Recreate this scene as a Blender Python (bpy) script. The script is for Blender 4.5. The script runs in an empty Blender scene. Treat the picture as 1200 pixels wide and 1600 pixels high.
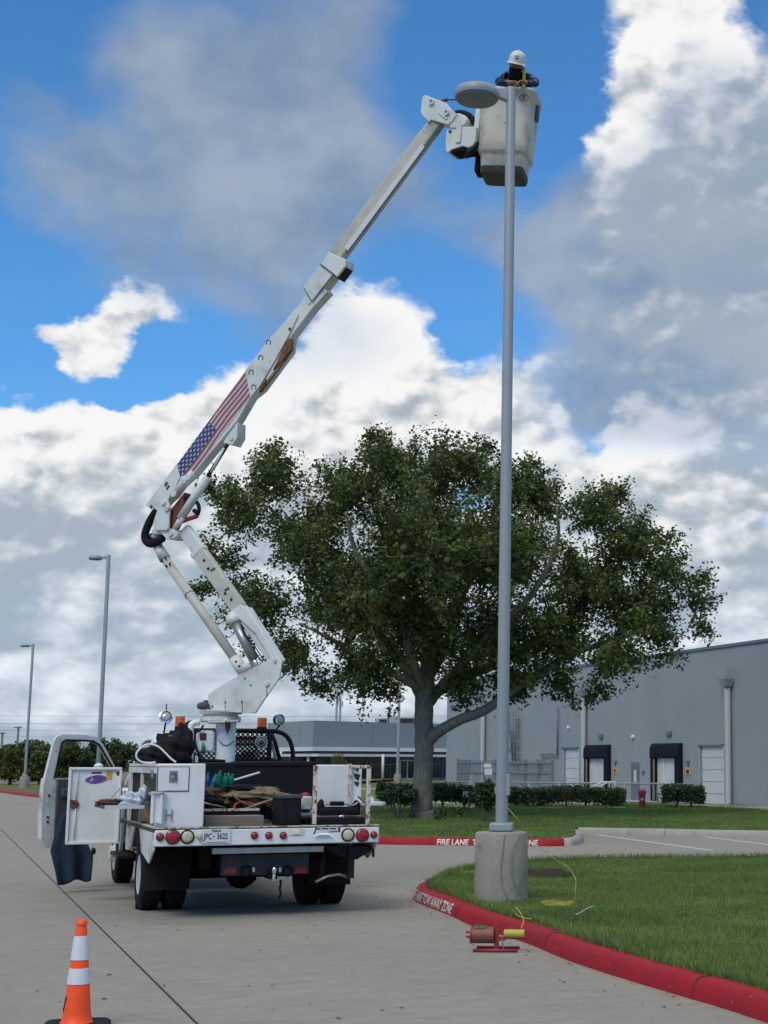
import bpy, bmesh, math, random
import numpy as np
from mathutils import Vector, Matrix, Euler

# ------------------------------------------------------------------ camera, sky, sun, exposure
scene = bpy.context.scene
COL = scene.collection
FPX, PPX, PPY, CAMH = 2400.0, 940.0, 800.0, 1.65
PITCH = math.atan(393.0 / 2400.0)
cam_d = bpy.data.cameras.new('camera')
cam = bpy.data.objects.new('camera', cam_d)
COL.objects.link(cam)
cam.location = (0, 0, CAMH)
cam.rotation_euler = (math.pi / 2 + PITCH, 0, 0)
cam_d.sensor_fit = 'VERTICAL'
cam_d.sensor_height = 36.0
cam_d.lens = 36.0 * FPX / 1600.0
cam_d.shift_x = (600.0 - PPX) / 1600.0
cam_d.clip_start = 0.1
cam_d.clip_end = 6000
scene.camera = cam
SUN_EL, SUN_AZ = math.radians(50), math.radians(203)      # azimuth clockwise from +Y
sun_d = bpy.data.lights.new('sun', 'SUN')
sun_d.energy = 1.5
sun_d.angle = math.radians(24)
sun_d.color = (1.0, 0.94, 0.84)
sun = bpy.data.objects.new('sun', sun_d)
COL.objects.link(sun)
SUN_DIR = Vector((math.sin(SUN_AZ) * math.cos(SUN_EL), math.cos(SUN_AZ) * math.cos(SUN_EL), math.sin(SUN_EL)))
sun.rotation_euler = SUN_DIR.to_track_quat('Z', 'Y').to_euler()
sun.location = SUN_DIR * 60
vs_ = scene.view_settings
vs_.view_transform = 'Standard'
vs_.look = 'None'
vs_.exposure = 0.12
vs_.gamma = 1.0
vs_.use_curve_mapping = False
scene.cycles.max_bounces = 5
scene.cycles.use_adaptive_sampling = True
scene.cycles.adaptive_threshold = 0.02
scene.cycles.adaptive_min_samples = 16
scene.cycles.transparent_max_bounces = 8
scene.cycles.use_denoising = True

_c, _s = math.cos(PITCH), math.sin(PITCH)


def ray(x, y):
    a, b = (x - PPX) / FPX, (PPY - y) / FPX
    return Vector((a, _c - b * _s, _s + b * _c))


def at(x, y, D):
    r = ray(x, y)
    return Vector((0, 0, CAMH)) + r * (D / r.y)


def gnd(x, y, z=0.0):
    r = ray(x, y)
    return Vector((0, 0, CAMH)) + r * ((z - CAMH) / r.z)


# ------------------------------------------------------------------ node helpers
class NT:
    def __init__(self, tree):
        self.t = tree

    def n(self, kind, **kw):
        nd = self.t.nodes.new(kind)
        for k, v in kw.items():
            if k == 'ins':
                for kk, vv in v.items():
                    if isinstance(vv, bpy.types.NodeSocket):
                        self.t.links.new(vv, nd.inputs[kk])
                    else:
                        nd.inputs[kk].default_value = vv
            else:
                setattr(nd, k, v)
        return nd

    def m(self, op, a, b=None, c=None, clamp=False):
        nd = self.t.nodes.new('ShaderNodeMath')
        nd.operation = op
        nd.use_clamp = clamp
        for i, v in enumerate((a, b, c)):
            if v is None:
                continue
            if isinstance(v, bpy.types.NodeSocket):
                self.t.links.new(v, nd.inputs[i])
            else:
                nd.inputs[i].default_value = v
        return nd.outputs[0]

    def v(self, op, a, b=None, out=0, scale=None):
        nd = self.t.nodes.new('ShaderNodeVectorMath')
        nd.operation = op
        for i, v in enumerate((a, b)):
            if v is None:
                continue
            if isinstance(v, bpy.types.NodeSocket):
                self.t.links.new(v, nd.inputs[i])
            else:
                nd.inputs[i].default_value = v
        if scale is not None:
            nd.inputs['Scale'].default_value = scale
        return nd.outputs[out]

    def noise(self, vec, scale, detail=4, rough=0.55, lac=2.0, out=0, dist=0.0):
        nd = self.t.nodes.new('ShaderNodeTexNoise')
        if vec is not None:
            self.t.links.new(vec, nd.inputs['Vector'])
        nd.inputs['Scale'].default_value = scale
        nd.inputs['Detail'].default_value = detail
        nd.inputs['Roughness'].default_value = rough
        nd.inputs['Lacunarity'].default_value = lac
        nd.inputs['Distortion'].default_value = dist
        return nd.outputs[out]

    def mr(self, val, a, b, c=0.0, d=1.0, smooth=True):
        nd = self.t.nodes.new('ShaderNodeMapRange')
        nd.interpolation_type = 'SMOOTHSTEP' if smooth else 'LINEAR'
        for i, v in enumerate((val, a, b, c, d)):
            if isinstance(v, bpy.types.NodeSocket):
                self.t.links.new(v, nd.inputs[i])
            else:
                nd.inputs[i].default_value = v
        return nd.outputs[0]

    def mix(self, fac, a, b, mode='MIX'):
        nd = self.t.nodes.new('ShaderNodeMix')
        nd.data_type = 'RGBA'
        nd.blend_type = mode
        nd.clamp_factor = True
        for i, v in ((0, fac), (6, a), (7, b)):
            if isinstance(v, bpy.types.NodeSocket):
                self.t.links.new(v, nd.inputs[i])
            else:
                if i != 0 and len(v) == 3:
                    v = (*v, 1)
                nd.inputs[i].default_value = v
        return nd.outputs[2]

    def sep(self, vec):
        nd = self.t.nodes.new('ShaderNodeSeparateXYZ')
        self.t.links.new(vec, nd.inputs[0])
        return nd.outputs


# ------------------------------------------------------------------ sky with clouds
world = bpy.data.worlds.new('World')
scene.world = world
world.use_nodes = True
wt = world.node_tree
wt.nodes.clear()
W = NT(wt)
sky = W.n('ShaderNodeTexSky', sky_type='NISHITA', sun_disc=False, sun_elevation=SUN_EL, sun_rotation=SUN_AZ,
          altitude=0.0, air_density=1.0, dust_density=0.15, ozone_density=2.0)
STR = 0.14
skyc = W.v('SCALE', sky.outputs[0], scale=STR)
skyc = W.v('MULTIPLY', skyc, (0.36, 0.74, 1.02))
dirv = W.n('ShaderNodeTexCoord').outputs['Generated']
flat = W.v('MULTIPLY', dirv, (1.0, 1.0, 1.45))
wcol = W.noise(flat, 20.0, 5, 0.6, out=1)
warp = W.v('SCALE', W.v('SUBTRACT', wcol, (0.5, 0.5, 0.5)), scale=0.060)
dw = W.v('ADD', dirv, warp)
wcol2 = W.noise(flat, 9.0, 3, 0.5, out=1)
dw2 = W.v('ADD', dirv, W.v('SCALE', W.v('SUBTRACT', wcol2, (0.5, 0.5, 0.5)), scale=0.11))


def blobs(vec, lst):
    tot = None
    for (x, y, r, amp) in lst:
        d = ray(x, y).normalized()
        dist = W.v('DISTANCE', vec, tuple(d), out=1)
        o = W.mr(dist, 0.0, r / FPX, amp, 0.0)
        tot = o if tot is None else W.m('ADD', tot, o)
    return tot


CUMULUS = [(1190, 740, 140, .6), (1180, 640, 120, .3), (350, 200, 330, -.35), (20, 240, 170, -.45), (520, 330, 180, -.3), (205, 485, 75, .75), (150, 535, 85, .75), (105, 545, 70, .55), (75, 505, 50, .35),
           (40, 710, 170, .7), (190, 700, 150, .75), (100, 820, 240, .6), (300, 640, 110, .6), (290, 780, 220, .6),
           (420, 650, 190, .8), (560, 560, 110, .55), (600, 500, 100, .6), (530, 480, 80, .4), (540, 680, 200, .75), (680, 640, 150, .6),
           (620, 580, 110, .4), (800, 660, 150, .5), (1040, 720, 170, .8), (1110, 690, 90, .4), (940, 800, 200, .35),
           (1050, 30, 150, .8), (1130, 150, 220, .85), (1060, 240, 170, .55), (960, 230, 90, .45), (1040, 330, 200, .35), (1170, 420, 330, .55),
           (880, 420, 190, -.25), (980, 540, 180, .12), (840, 560, 110, -.1), (960, 120, 60, .3), (1000, 170, 80, .4),
           (600, 1000, 500, .45), (200, 1000, 420, .4), (1000, 1000, 420, .4),
           (880, 110, 110, -.5), (870, 230, 70, -.35), (700, 90, 200, -.7), (40, 60, 150, -.5), (330, 560, 80, -.5), (240, 570, 90, -.6), (60, 590, 80, -.6), (170, 610, 60, -.5),
           (90, 400, 170, -.6), (420, 470, 110, -.5), (640, 300, 150, -.4), (720, 500, 90, -.45), (840, 490, 70, -.3), (940, 650, 75, -.6), (850, 330, 60, -.2)]
GREYSOFT = [(400, 170, 330, .75), (520, 60, 220, .5), (200, 320, 210, .6), (90, 290, 110, .35), (470, 370, 260, .65), (560, 130, 200, .35), (430, 440, 170, .35), (110, 330, 130, .3), (560, 400, 150, .3), (330, 250, 260, .3), (620, 240, 150, .4),
            (280, 60, 200, .35), (720, 330, 150, .4), (1000, 340, 260, .6), (900, 420, 200, .5), (800, 350, 150, .3), (1000, 560, 260, .6), (1150, 560, 260, .4), (1130, 360, 380, .8), (1060, 480, 280, .55), (880, 400, 170, .5), (1180, 700, 200, .5), (1150, 160, 230, .55), (1060, 120, 140, .2), (820, 520, 150, .35), (740, 300, 130, .3),
            (30, 60, 160, -.7), (680, 90, 170, -.45), (50, 430, 170, -.4), (300, 520, 110, -.4), (850, 120, 150, -.6), (640, 480, 90, -.4)]
UNDER = [(1140, 330, 330, .62), (1060, 460, 260, .45), (1190, 560, 260, .5), (100, 870, 210, .45), (330, 930, 240, .4), (1180, 740, 160, .8),
         (600, 760, 240, .25), (1050, 30, 190, -.3), (950, 220, 110, -.4), (1040, 690, 150, -.8), (60, 660, 140, -.6), (420, 620, 200, -.45), (570, 500, 150, -.5), (60, 950, 120, -.4), (1100, 90, 120, -.1)]


def puff(vec):
    vd = wt.nodes.new('ShaderNodeTexVoronoi')
    vd.feature = 'F1'
    vd.normalize = True
    wt.links.new(vec, vd.inputs['Vector'])
    vd.inputs['Scale'].default_value = 24.0
    vd.inputs['Detail'].default_value = 1.6
    vd.inputs['Roughness'].default_value = 0.5
    vd.inputs['Lacunarity'].default_value = 2.3
    return vd.outputs['Distance']


wp0 = W.v('ADD', flat, W.v('SCALE', W.v('SUBTRACT', wcol, (0.5, 0.5, 0.5)), scale=0.035))
f1n = W.noise(flat, 13.0, 6, 0.55)
f1 = W.m('SUBTRACT', W.m('MULTIPLY_ADD', f1n, 0.85, 0.27), W.m('MULTIPLY', puff(wp0), 0.55))
LD = Vector((-0.5, 0.1, 0.8)).normalized() * 0.013
f1bn = W.noise(W.v('ADD', flat, tuple(LD)), 13.0, 4, 0.53)
f1b = W.m('SUBTRACT', W.m('MULTIPLY_ADD', f1bn, 0.85, 0.27), W.m('MULTIPLY', puff(W.v('ADD', wp0, tuple(LD))), 0.55))
lowf = W.noise(flat, 4.5, 4, 0.5)
zz = W.sep(dirv)[2]
band = W.m('ADD', W.mr(zz, 0.03, 0.22, 0.75, -0.10), W.mr(zz, 0.50, 0.72, 0.0, 0.75))
dens = W.m('ADD', blobs(dw, CUMULUS), W.m('MULTIPLY_ADD', W.m('SUBTRACT', f1, 0.5), 1.5, band))
dens = W.m('ADD', dens, W.m('MULTIPLY_ADD', lowf, 1.0, -0.62))
maskB = W.mr(dens, -0.08, 0.38)
relief = W.m('SUBTRACT', f1, f1b)
und = blobs(dw2, UNDER)
streak = W.noise(W.v('MULTIPLY', dirv, (1, 1, 4.2)), 7.0, 6, 0.52, dist=0.4)
lowband = W.mr(zz, 0.06, 0.22, 1.0, 0.0)
relief = W.m('MULTIPLY', relief, W.mr(zz, 0.04, 0.19, 1.8, 4.4))
shade = W.m('ADD', relief, 0.69)
shade = W.m('SUBTRACT', shade, W.m('MULTIPLY', und, 0.85))
shade = W.m('SUBTRACT', shade, W.m('MULTIPLY', lowband, W.m('MULTIPLY_ADD', streak, 2.3, -0.72)))
shade = W.m('SUBTRACT', shade, W.m('MULTIPLY', W.m('SUBTRACT', lowf, 0.5), 0.9), clamp=True)
colB = W.mix(W.mr(shade, 0.0, 1.0), (0.37, 0.425, 0.48), (0.86, 0.86, 0.85))
colB = W.mix(W.m('MULTIPLY', lowband, 0.8), colB, W.v('MULTIPLY', colB, (0.88, 0.97, 1.07)))
fs = W.noise(flat, 8.0, 6, 0.5)
densA = W.m('ADD', blobs(dw2, GREYSOFT), W.m('MULTIPLY_ADD', W.m('SUBTRACT', fs, 0.5), 1.5, -0.12))
maskA = W.m('MULTIPLY', W.mr(densA, -0.05, 0.95), 0.84)
colA = W.mix(W.mr(W.noise(flat, 13.0, 5, 0.55), 0.3, 0.7), (0.20, 0.27, 0.38), (0.36, 0.41, 0.475))
c1 = W.mix(maskA, skyc, colA)
keepB = W.m('MULTIPLY', maskB, W.m('SUBTRACT', 1.0, W.m('MULTIPLY', maskA, 0.62)))
c2 = W.mix(keepB, c1, colB)
bg = W.n('ShaderNodeBackground', ins={'Color': c2, 'Strength': 1.0})
wo = W.n('ShaderNodeOutputWorld', ins={'Surface': bg.outputs[0]})
world.cycles.sampling_method = 'MANUAL'
world.cycles.sample_map_resolution = 256

# ------------------------------------------------------------------ mesh builder
class MB:
    def __init__(self):
        self.v, self.f, self.uv = [], [], None

    def add(self, vs, fs):
        o = len(self.v)
        self.v += [tuple(p) for p in vs]
        self.f += [tuple(i + o for i in q) for q in fs]
        return self

    def box(self, c, s, R=None):
        hx, hy, hz = s[0] / 2, s[1] / 2, s[2] / 2
        vs = [Vector((x, y, z)) for z in (-hz, hz) for y in (-hy, hy) for x in (-hx, hx)]
        if R is not None:
            if not isinstance(R, Matrix):
                R = Matrix.Rotation(R, 3, 'Z')
            vs = [R @ p for p in vs]
        c = Vector(c)
        return self.add([p + c for p in vs], [(0, 2, 3, 1), (4, 5, 7, 6), (0, 1, 5, 4), (2, 6, 7, 3), (0, 4, 6, 2), (1, 3, 7, 5)])

    def bx(self, x0, x1, y0, y1, z0, z1):
        return self.box(((x0 + x1) / 2, (y0 + y1) / 2, (z0 + z1) / 2), (abs(x1 - x0), abs(y1 - y0), abs(z1 - z0)))

    def prism(self, pts, off):
        """polygon (3D points) swept by off"""
        n = len(pts)
        off = Vector(off)
        a = [Vector(p) for p in pts]
        b = [p + off for p in a]
        nrm = Vector((0, 0, 0))
        for i in range(n):
            nrm += (a[i] - a[0]).cross(a[(i + 1) % n] - a[0])
        if nrm.dot(off) > 0:
            a, b = a[::-1], b[::-1]
        fs = [tuple(range(n)), tuple(range(2 * n - 1, n - 1, -1))]
        fs += [(i, n + i, n + (i + 1) % n, (i + 1) % n) for i in range(n)]
        return self.add(a + b, fs)

    def cyl(self, p0, p1, r0, r1=None, n=16, cap=True):
        return self.tube([p0, p1], [r0, r0 if r1 is None else r1], n, cap)

    def tube(self, pts, r, n=10, cap=True):
        pts = [Vector(p) for p in pts]
        if not isinstance(r, (list, tuple)):
            r = [r] * len(pts)
        o = len(self.v)
        up = None
        for i, p in enumerate(pts):
            t = (pts[min(i + 1, len(pts) - 1)] - pts[max(i - 1, 0)]).normalized()
            if up is None:
                ref = Vector((0, 0, 1)) if abs(t.z) < 0.9 else Vector((1, 0, 0))
                up = (ref - t * ref.dot(t)).normalized()
            else:
                up = (up - t * up.dot(t)).normalized()
            s = t.cross(up)
            for k in range(n):
                a = 2 * math.pi * k / n
                self.v.append(tuple(p + (up * math.cos(a) + s * math.sin(a)) * r[i]))
        for i in range(len(pts) - 1):
            for k in range(n):
                k2 = (k + 1) % n
                self.f.append((o + i * n + k, o + i * n + k2, o + (i + 1) * n + k2, o + (i + 1) * n + k))
        if cap:
            self.f.append(tuple(o + k for k in range(n))[::-1])
            self.f.append(tuple(o + (len(pts) - 1) * n + k for k in range(n)))
        return self

    def lathe(self, prof, c, axis=(0, 0, 1), n=24, ref=None):
        """prof = [(r, h)], turned about axis through c"""
        ax = Vector(axis).normalized()
        rf = Vector(ref) if ref else (Vector((1, 0, 0)) if abs(ax.x) < 0.9 else Vector((0, 1, 0)))
        u = (rf - ax * rf.dot(ax)).normalized()
        w = ax.cross(u)
        c = Vector(c)
        o = len(self.v)
        for (r, h) in prof:
            for k in range(n):
                a = 2 * math.pi * k / n
                self.v.append(tuple(c + ax * h + (u * math.cos(a) + w * math.sin(a)) * max(r, 1e-4)))
        for i in range(len(prof) - 1):
            for k in range(n):
                k2 = (k + 1) % n
                self.f.append((o + i * n + k, o + i * n + k2, o + (i + 1) * n + k2, o + (i + 1) * n + k))
        self.f.append(tuple(o + k for k in range(n))[::-1])
        self.f.append(tuple(o + (len(prof) - 1) * n + k for k in range(n)))
        return self

    def loft(self, rings, cap0=True, cap1=True):
        n = len(rings[0])
        o = len(self.v)
        for rg in rings:
            self.v += [tuple(p) for p in rg]
        for i in range(len(rings) - 1):
            for k in range(n):
                k2 = (k + 1) % n
                self.f.append((o + i * n + k, o + i * n + k2, o + (i + 1) * n + k2, o + (i + 1) * n + k))
        if cap0:
            self.f.append(tuple(o + k for k in range(n))[::-1])
        if cap1:
            self.f.append(tuple(o + (len(rings) - 1) * n + k for k in range(n)))
        return self

    def lump(self, c, r, seed=0, amp=0.18, seg=14, rings=9, freq=2.2):
        """an uneven rounded lump"""
        rs = random.Random(seed)
        ph = [rs.uniform(0, 6.28) for _ in range(6)]
        c = Vector(c)
        o = len(self.v)
        for i in range(rings + 1):
            th = math.pi * i / rings
            for k in range(seg):
                a = 2 * math.pi * k / seg
                d = Vector((math.sin(th) * math.cos(a), math.sin(th) * math.sin(a), math.cos(th)))
                w = 1 + amp * (math.sin(d.x * freq * 2 + ph[0]) * math.sin(d.y * freq * 2 + ph[1]) + 0.6 * math.sin(d.z * freq * 3 + ph[2] + d.x * 3) + 0.4 * math.sin((d.x + d.y) * freq * 4 + ph[3]))
                self.v.append(tuple(c + Vector((d.x * r[0], d.y * r[1], d.z * r[2])) * w))
        for i in range(rings):
            for k in range(seg):
                k2 = (k + 1) % seg
                self.f.append((o + i * seg + k, o + (i + 1) * seg + k, o + (i + 1) * seg + k2, o + i * seg + k2))
        return self

    def build(self, name, mat, parent=None, smooth=False, bevel=0.0, xf=None, auto=None, seg=2):
        me = bpy.data.meshes.new(name)
        vs = self.v
        if xf is not None:
            vs = [tuple(xf @ Vector(p)) for p in vs]
        me.from_pydata(vs, [], self.f)
        me.update()
        if mat is not None:
            me.materials.append(mat)
        if smooth:
            me.polygons.foreach_set('use_smooth', [True] * len(me.polygons))
            if auto:
                me.set_sharp_from_angle(angle=math.radians(auto))
        o = bpy.data.objects.new(name, me)
        COL.objects.link(o)
        if parent is not None:
            o.parent = parent
        if bevel > 0:
            b = o.modifiers.new('bevel', 'BEVEL')
            b.width = bevel
            b.segments = seg
            b.limit_method = 'ANGLE'
            b.angle_limit = math.radians(40)
            b.harden_normals = False
            me.polygons.foreach_set('use_smooth', [True] * len(me.polygons))
            me.set_sharp_from_angle(angle=math.radians(40))
        return o


def tag(o, label=None, cat=None, group=None, kind=None):
    if label:
        o['label'] = label
    if cat:
        o['category'] = cat
    if group:
        o['group'] = group
    if kind:
        o['kind'] = kind
    return o


def empty(name, loc=(0, 0, 0), rz=0.0):
    o = bpy.data.objects.new(name, None)
    COL.objects.link(o)
    o.location = loc
    o.rotation_euler = (0, 0, rz)
    o.empty_display_size = 0.2
    return o


def copy_tree(o, parent=None):
    c = o.copy()
    COL.objects.link(c)
    c.parent = parent
    for ch in list(o.children):
        copy_tree(ch, c)
    return c


def cr(pts, sub=8):
    """Catmull-Rom through points"""
    pts = [Vector(p) for p in pts]
    P = [pts[0] * 2 - pts[1]] + pts + [pts[-1] * 2 - pts[-2]]
    out = []
    for i in range(1, len(P) - 2):
        a, b, c, d = P[i - 1], P[i], P[i + 1], P[i + 2]
        for k in range(sub):
            t = k / sub
            out.append(0.5 * ((2 * b) + (c - a) * t + (2 * a - 5 * b + 4 * c - d) * t * t + (3 * b - a - 3 * c + d) * t ** 3))
    out.append(pts[-1])
    return out


def text_mesh(body, size, depth=0.0, bold=0.0, spacing=1.0, res=3):
    cu = bpy.data.curves.new('lettering', 'FONT')
    cu.body = body
    cu.size = size
    cu.extrude = depth
    cu.offset = bold
    cu.align_x = 'CENTER'
    cu.align_y = 'CENTER'
    cu.space_character = spacing
    cu.resolution_u = res
    ob = bpy.data.objects.new('lettering_tmp', cu)
    COL.objects.link(ob)
    bpy.context.view_layer.update()
    dg = bpy.context.evaluated_depsgraph_get()
    me = bpy.data.meshes.new_from_object(ob.evaluated_get(dg))
    bpy.data.objects.remove(ob)
    bpy.data.curves.remove(cu)
    return me


def put_text(name, body, size, M, mat, parent=None, depth=0.001, bold=0.0, sx=1.0, spacing=1.0):
    me = text_mesh(body, size, depth, bold, spacing)
    me.transform(Matrix.Diagonal((sx, 1, 1, 1)))
    me.transform(M)
    me.materials.clear()
    me.materials.append(mat)
    o = bpy.data.objects.new(name, me)
    COL.objects.link(o)
    if parent:
        o.parent = parent
    return o


def frame(o, x, y):
    """4x4 with origin o, x and y axes"""
    x = Vector(x).normalized()
    y = Vector(y)
    y = (y - x * y.dot(x)).normalized()
    z = x.cross(y)
    M = Matrix.Identity(4)
    for i in range(3):
        M[i][0], M[i][1], M[i][2], M[i][3] = x[i], y[i], z[i], o[i]
    return M


# ------------------------------------------------------------------ materials
def pm(name, col, rough=0.6, metal=0.0, var=0.12, vscale=6.0, bump=0.0, bscale=80.0, spots=None, spots2=None, spec=0.5,
       stretch=(1, 1, 1), island=0.0, trans=0.0, coat=0.0):
    m = bpy.data.materials.new(name)
    m.use_nodes = True
    t = m.node_tree
    t.nodes.clear()
    N = NT(t)
    co = N.n('ShaderNodeTexCoord').outputs['Object']
    cs = N.v('MULTIPLY', co, stretch)
    nz = N.noise(cs, vscale, 6, 0.6)
    fac = N.mr(nz, 0.25, 0.75, 1 - var, 1 + var, smooth=False)
    rgbn = N.n('ShaderNodeRGB')
    rgbn.outputs[0].default_value = (*col, 1)
    if island > 0:
        geo = N.n('ShaderNodeNewGeometry')
        ri = N.mr(geo.outputs['Random Per Island'], 0, 1, 1 - island, 1 + island, smooth=False)
        fac = N.m('MULTIPLY', fac, ri)
    sc = N.n('ShaderNodeVectorMath', operation='SCALE')
    t.links.new(rgbn.outputs[0], sc.inputs[0])
    t.links.new(fac, sc.inputs['Scale'])
    c = sc.outputs[0]
    rg = N.mr(nz, 0.2, 0.8, max(0.02, rough - 0.1), min(1, rough + 0.1), smooth=False)
    for sp in (spots, spots2):
        if sp:
            scol, sscale, lo, hi = sp[:4]
            st = sp[4] if len(sp) > 4 else (1, 1, 1)
            f = N.mr(N.noise(N.v('MULTIPLY', co, st), sscale, 7, 0.65), lo, hi)
            c = N.mix(f, c, scol)
            rg = N.m('MAXIMUM', rg, N.m('MULTIPLY', f, 0.85))
    b = N.n('ShaderNodeBsdfPrincipled', ins={'Base Color': c, 'Roughness': rg, 'Metallic': metal, 'Specular IOR Level': spec})
    if coat:
        b.inputs['Coat Weight'].default_value = coat
        b.inputs['Coat Roughness'].default_value = 0.15
    if bump > 0:
        bn = N.noise(co, bscale, 5, 0.6)
        bp = N.n('ShaderNodeBump', ins={'Strength': bump, 'Distance': 0.01, 'Height': bn})
        t.links.new(bp.outputs[0], b.inputs['Normal'])
    surf = b.outputs[0]
    if trans > 0:
        tr = N.n('ShaderNodeBsdfTranslucent', ins={'Color': c})
        mx = N.n('ShaderNodeMixShader', ins={0: trans, 1: surf, 2: tr.outputs[0]})
        surf = mx.outputs[0]
    N.n('ShaderNodeOutputMaterial', ins={'Surface': surf})
    return m


RUST = (0.16, 0.06, 0.025)
GRIME = (0.16, 0.14, 0.11)
M = {}
M['paint'] = pm('white_paint', (0.72, 0.74, 0.73), 0.42, var=0.07, vscale=3, spots=((0.27, 0.25, 0.21), 2.6, 0.50, 0.90, (1, 1, 0.45)), spots2=((0.20, 0.12, 0.07), 22, 0.68, 0.78), bump=0.03, bscale=30)
M['paint_worn'] = pm('worn_white_paint', (0.62, 0.62, 0.58), 0.55, var=0.1, spots=((0.20, 0.17, 0.13), 3.5, 0.48, 0.8), spots2=(RUST, 9, 0.62, 0.72), bump=0.08, bscale=30)
M['paint_rust'] = pm('rusty_white_paint', (0.62, 0.58, 0.50), 0.65, var=0.1, spots=((0.20, 0.085, 0.035), 13, 0.50, 0.60), spots2=((0.07, 0.03, 0.02), 30, 0.60, 0.7), bump=0.2, bscale=40)
M['boom'] = pm('boom_fibreglass', (0.62, 0.65, 0.62), 0.5, var=0.06, vscale=2, spots=((0.27, 0.25, 0.20), 2.4, 0.45, 0.88), spots2=((0.24, 0.15, 0.08), 17, 0.70, 0.80), bump=0.03, bscale=25)
M['boom_old'] = pm('weathered_boom_fibreglass', (0.47, 0.46, 0.40), 0.55, var=0.16, vscale=3, spots=((0.10, 0.09, 0.075), 2.6, 0.50, 0.85), bump=0.05, bscale=30)
M['fibre'] = pm('bucket_fibreglass', (0.55, 0.53, 0.45), 0.55, var=0.12, vscale=2.5, spots=((0.12, 0.11, 0.09), 2.8, 0.42, 0.80, (1, 1, 0.6)), spots2=((0.20, 0.17, 0.12), 12, 0.58, 0.72), bump=0.05, bscale=20)
M['black'] = pm('black_steel', (0.009, 0.0095, 0.011), 0.5, var=0.3, bump=0.05, spec=0.25)
M['rubber'] = pm('rubber', (0.011, 0.011, 0.012), 0.8, var=0.3, vscale=12, bump=0.15, bscale=60, spots=((0.035, 0.032, 0.029), 6, 0.58, 0.85), spec=0.2)
M['chassis'] = pm('chassis_grime_shade', (0.010, 0.0095, 0.009), 0.85, var=0.4, vscale=8, bump=0.2, bscale=30, spec=0.15)  # near-black colour also carries the shade under the truck
M['steel'] = pm('bare_steel', (0.35, 0.35, 0.34), 0.4, 0.8, var=0.2, vscale=12, spots=(RUST, 8, 0.62, 0.75))
M['chrome'] = pm('chrome', (0.75, 0.76, 0.78), 0.12, 1.0, var=0.05)
M['rust'] = pm('rust', (0.19, 0.075, 0.03), 0.85, var=0.5, vscale=14, bump=0.4, bscale=50, spots=((0.06, 0.025, 0.015), 12, 0.5, 0.65))
M['redlens'] = pm('red_lens', (0.30, 0.008, 0.014), 0.2, var=0.08, coat=0.5)
M['clearlens'] = pm('clear_lens', (0.52, 0.47, 0.34), 0.25, var=0.12, vscale=20, coat=0.5)
M['amber'] = pm('amber_lens', (0.75, 0.17, 0.008), 0.2, var=0.12, vscale=14, coat=0.6, trans=0.25)
M['glassy'] = pm('lamp_glass', (0.30, 0.34, 0.38), 0.08, var=0.1, coat=0.8)
M['plate'] = pm('plate_white', (0.62, 0.64, 0.66), 0.4, var=0.05)
M['ink'] = pm('black_ink', (0.015, 0.017, 0.02), 0.5, var=0.05)
M['deck'] = pm('deck_plate', (0.05, 0.045, 0.042), 0.75, var=0.4, vscale=7, spots=((0.13, 0.06, 0.03), 6, 0.56, 0.72), bump=0.3, bscale=40)
M['greyplastic'] = pm('grey_plastic', (0.055, 0.06, 0.07), 0.6, var=0.15)
M['denim'] = pm('denim', (0.020, 0.038, 0.062), 0.95, var=0.3, vscale=6, bump=0.2, bscale=120, spots=((0.04, 0.055, 0.07), 4, 0.5, 0.8), spec=0.15)
M['redcloth'] = pm('red_cloth', (0.18, 0.015, 0.02), 0.9, var=0.2)
M['pole'] = pm('pole_paint', (0.26, 0.30, 0.325), 0.45, 0.0, var=0.07, vscale=3, stretch=(1, 1, 0.2), spots=((0.17, 0.185, 0.195), 3, 0.55, 0.85))
M['concrete'] = pm('cast_concrete', (0.29, 0.265, 0.22), 0.9, var=0.16, vscale=5, spots=((0.17, 0.155, 0.135), 3.2, 0.52, 0.72), spots2=((0.42, 0.40, 0.36), 9, 0.62, 0.75), bump=0.35, bscale=45)
M['orange'] = pm('cone_orange', (0.98, 0.085, 0.006), 0.5, var=0.06, vscale=7, spots=((0.45, 0.05, 0.01), 9, 0.62, 0.8))
M['reflect'] = pm('reflective_white', (0.66, 0.67, 0.71), 0.35, var=0.05, vscale=20, spots=((0.42, 0.42, 0.45), 10, 0.58, 0.85, (3, 3, 0.3)))
M['redpaint'] = pm('red_curb_paint', (0.31, 0.009, 0.014), 0.6, spec=0.25, var=0.14, vscale=4, bump=0.6, bscale=30, spots=((0.17, 0.012, 0.020), 2.2, 0.5, 0.8), spots2=((0.27, 0.21, 0.19), 21, 0.645, 0.70))
M['whitepaint'] = pm('white_marking', (0.62, 0.62, 0.60), 0.6, var=0.15, vscale=10, spots=((0.35, 0.34, 0.32), 14, 0.55, 0.7))
M['copper'] = pm('copper_wire', (0.22, 0.085, 0.055), 0.45, 0.3, var=0.3, vscale=30, stretch=(4, 1, 1), bump=0.5, bscale=120)
M['redsteel'] = pm('red_steel', (0.26, 0.022, 0.022), 0.5, var=0.15, spots=(RUST, 12, 0.6, 0.75))
M['redrust'] = pm('red_rust', (0.17, 0.035, 0.022), 0.7, var=0.4, vscale=9, spots=((0.06, 0.022, 0.015), 10, 0.5, 0.65), bump=0.3, bscale=40)
M['yellowwire'] = pm('yellow_wire', (0.44, 0.38, 0.06), 0.55, var=0.12, vscale=40)
M['greenwire'] = pm('green_wire', (0.02, 0.16, 0.09), 0.4, var=0.2)
M['wood'] = pm('old_plank', (0.20, 0.17, 0.13), 0.85, var=0.3, vscale=5, stretch=(0.3, 4, 4), bump=0.3)
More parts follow.
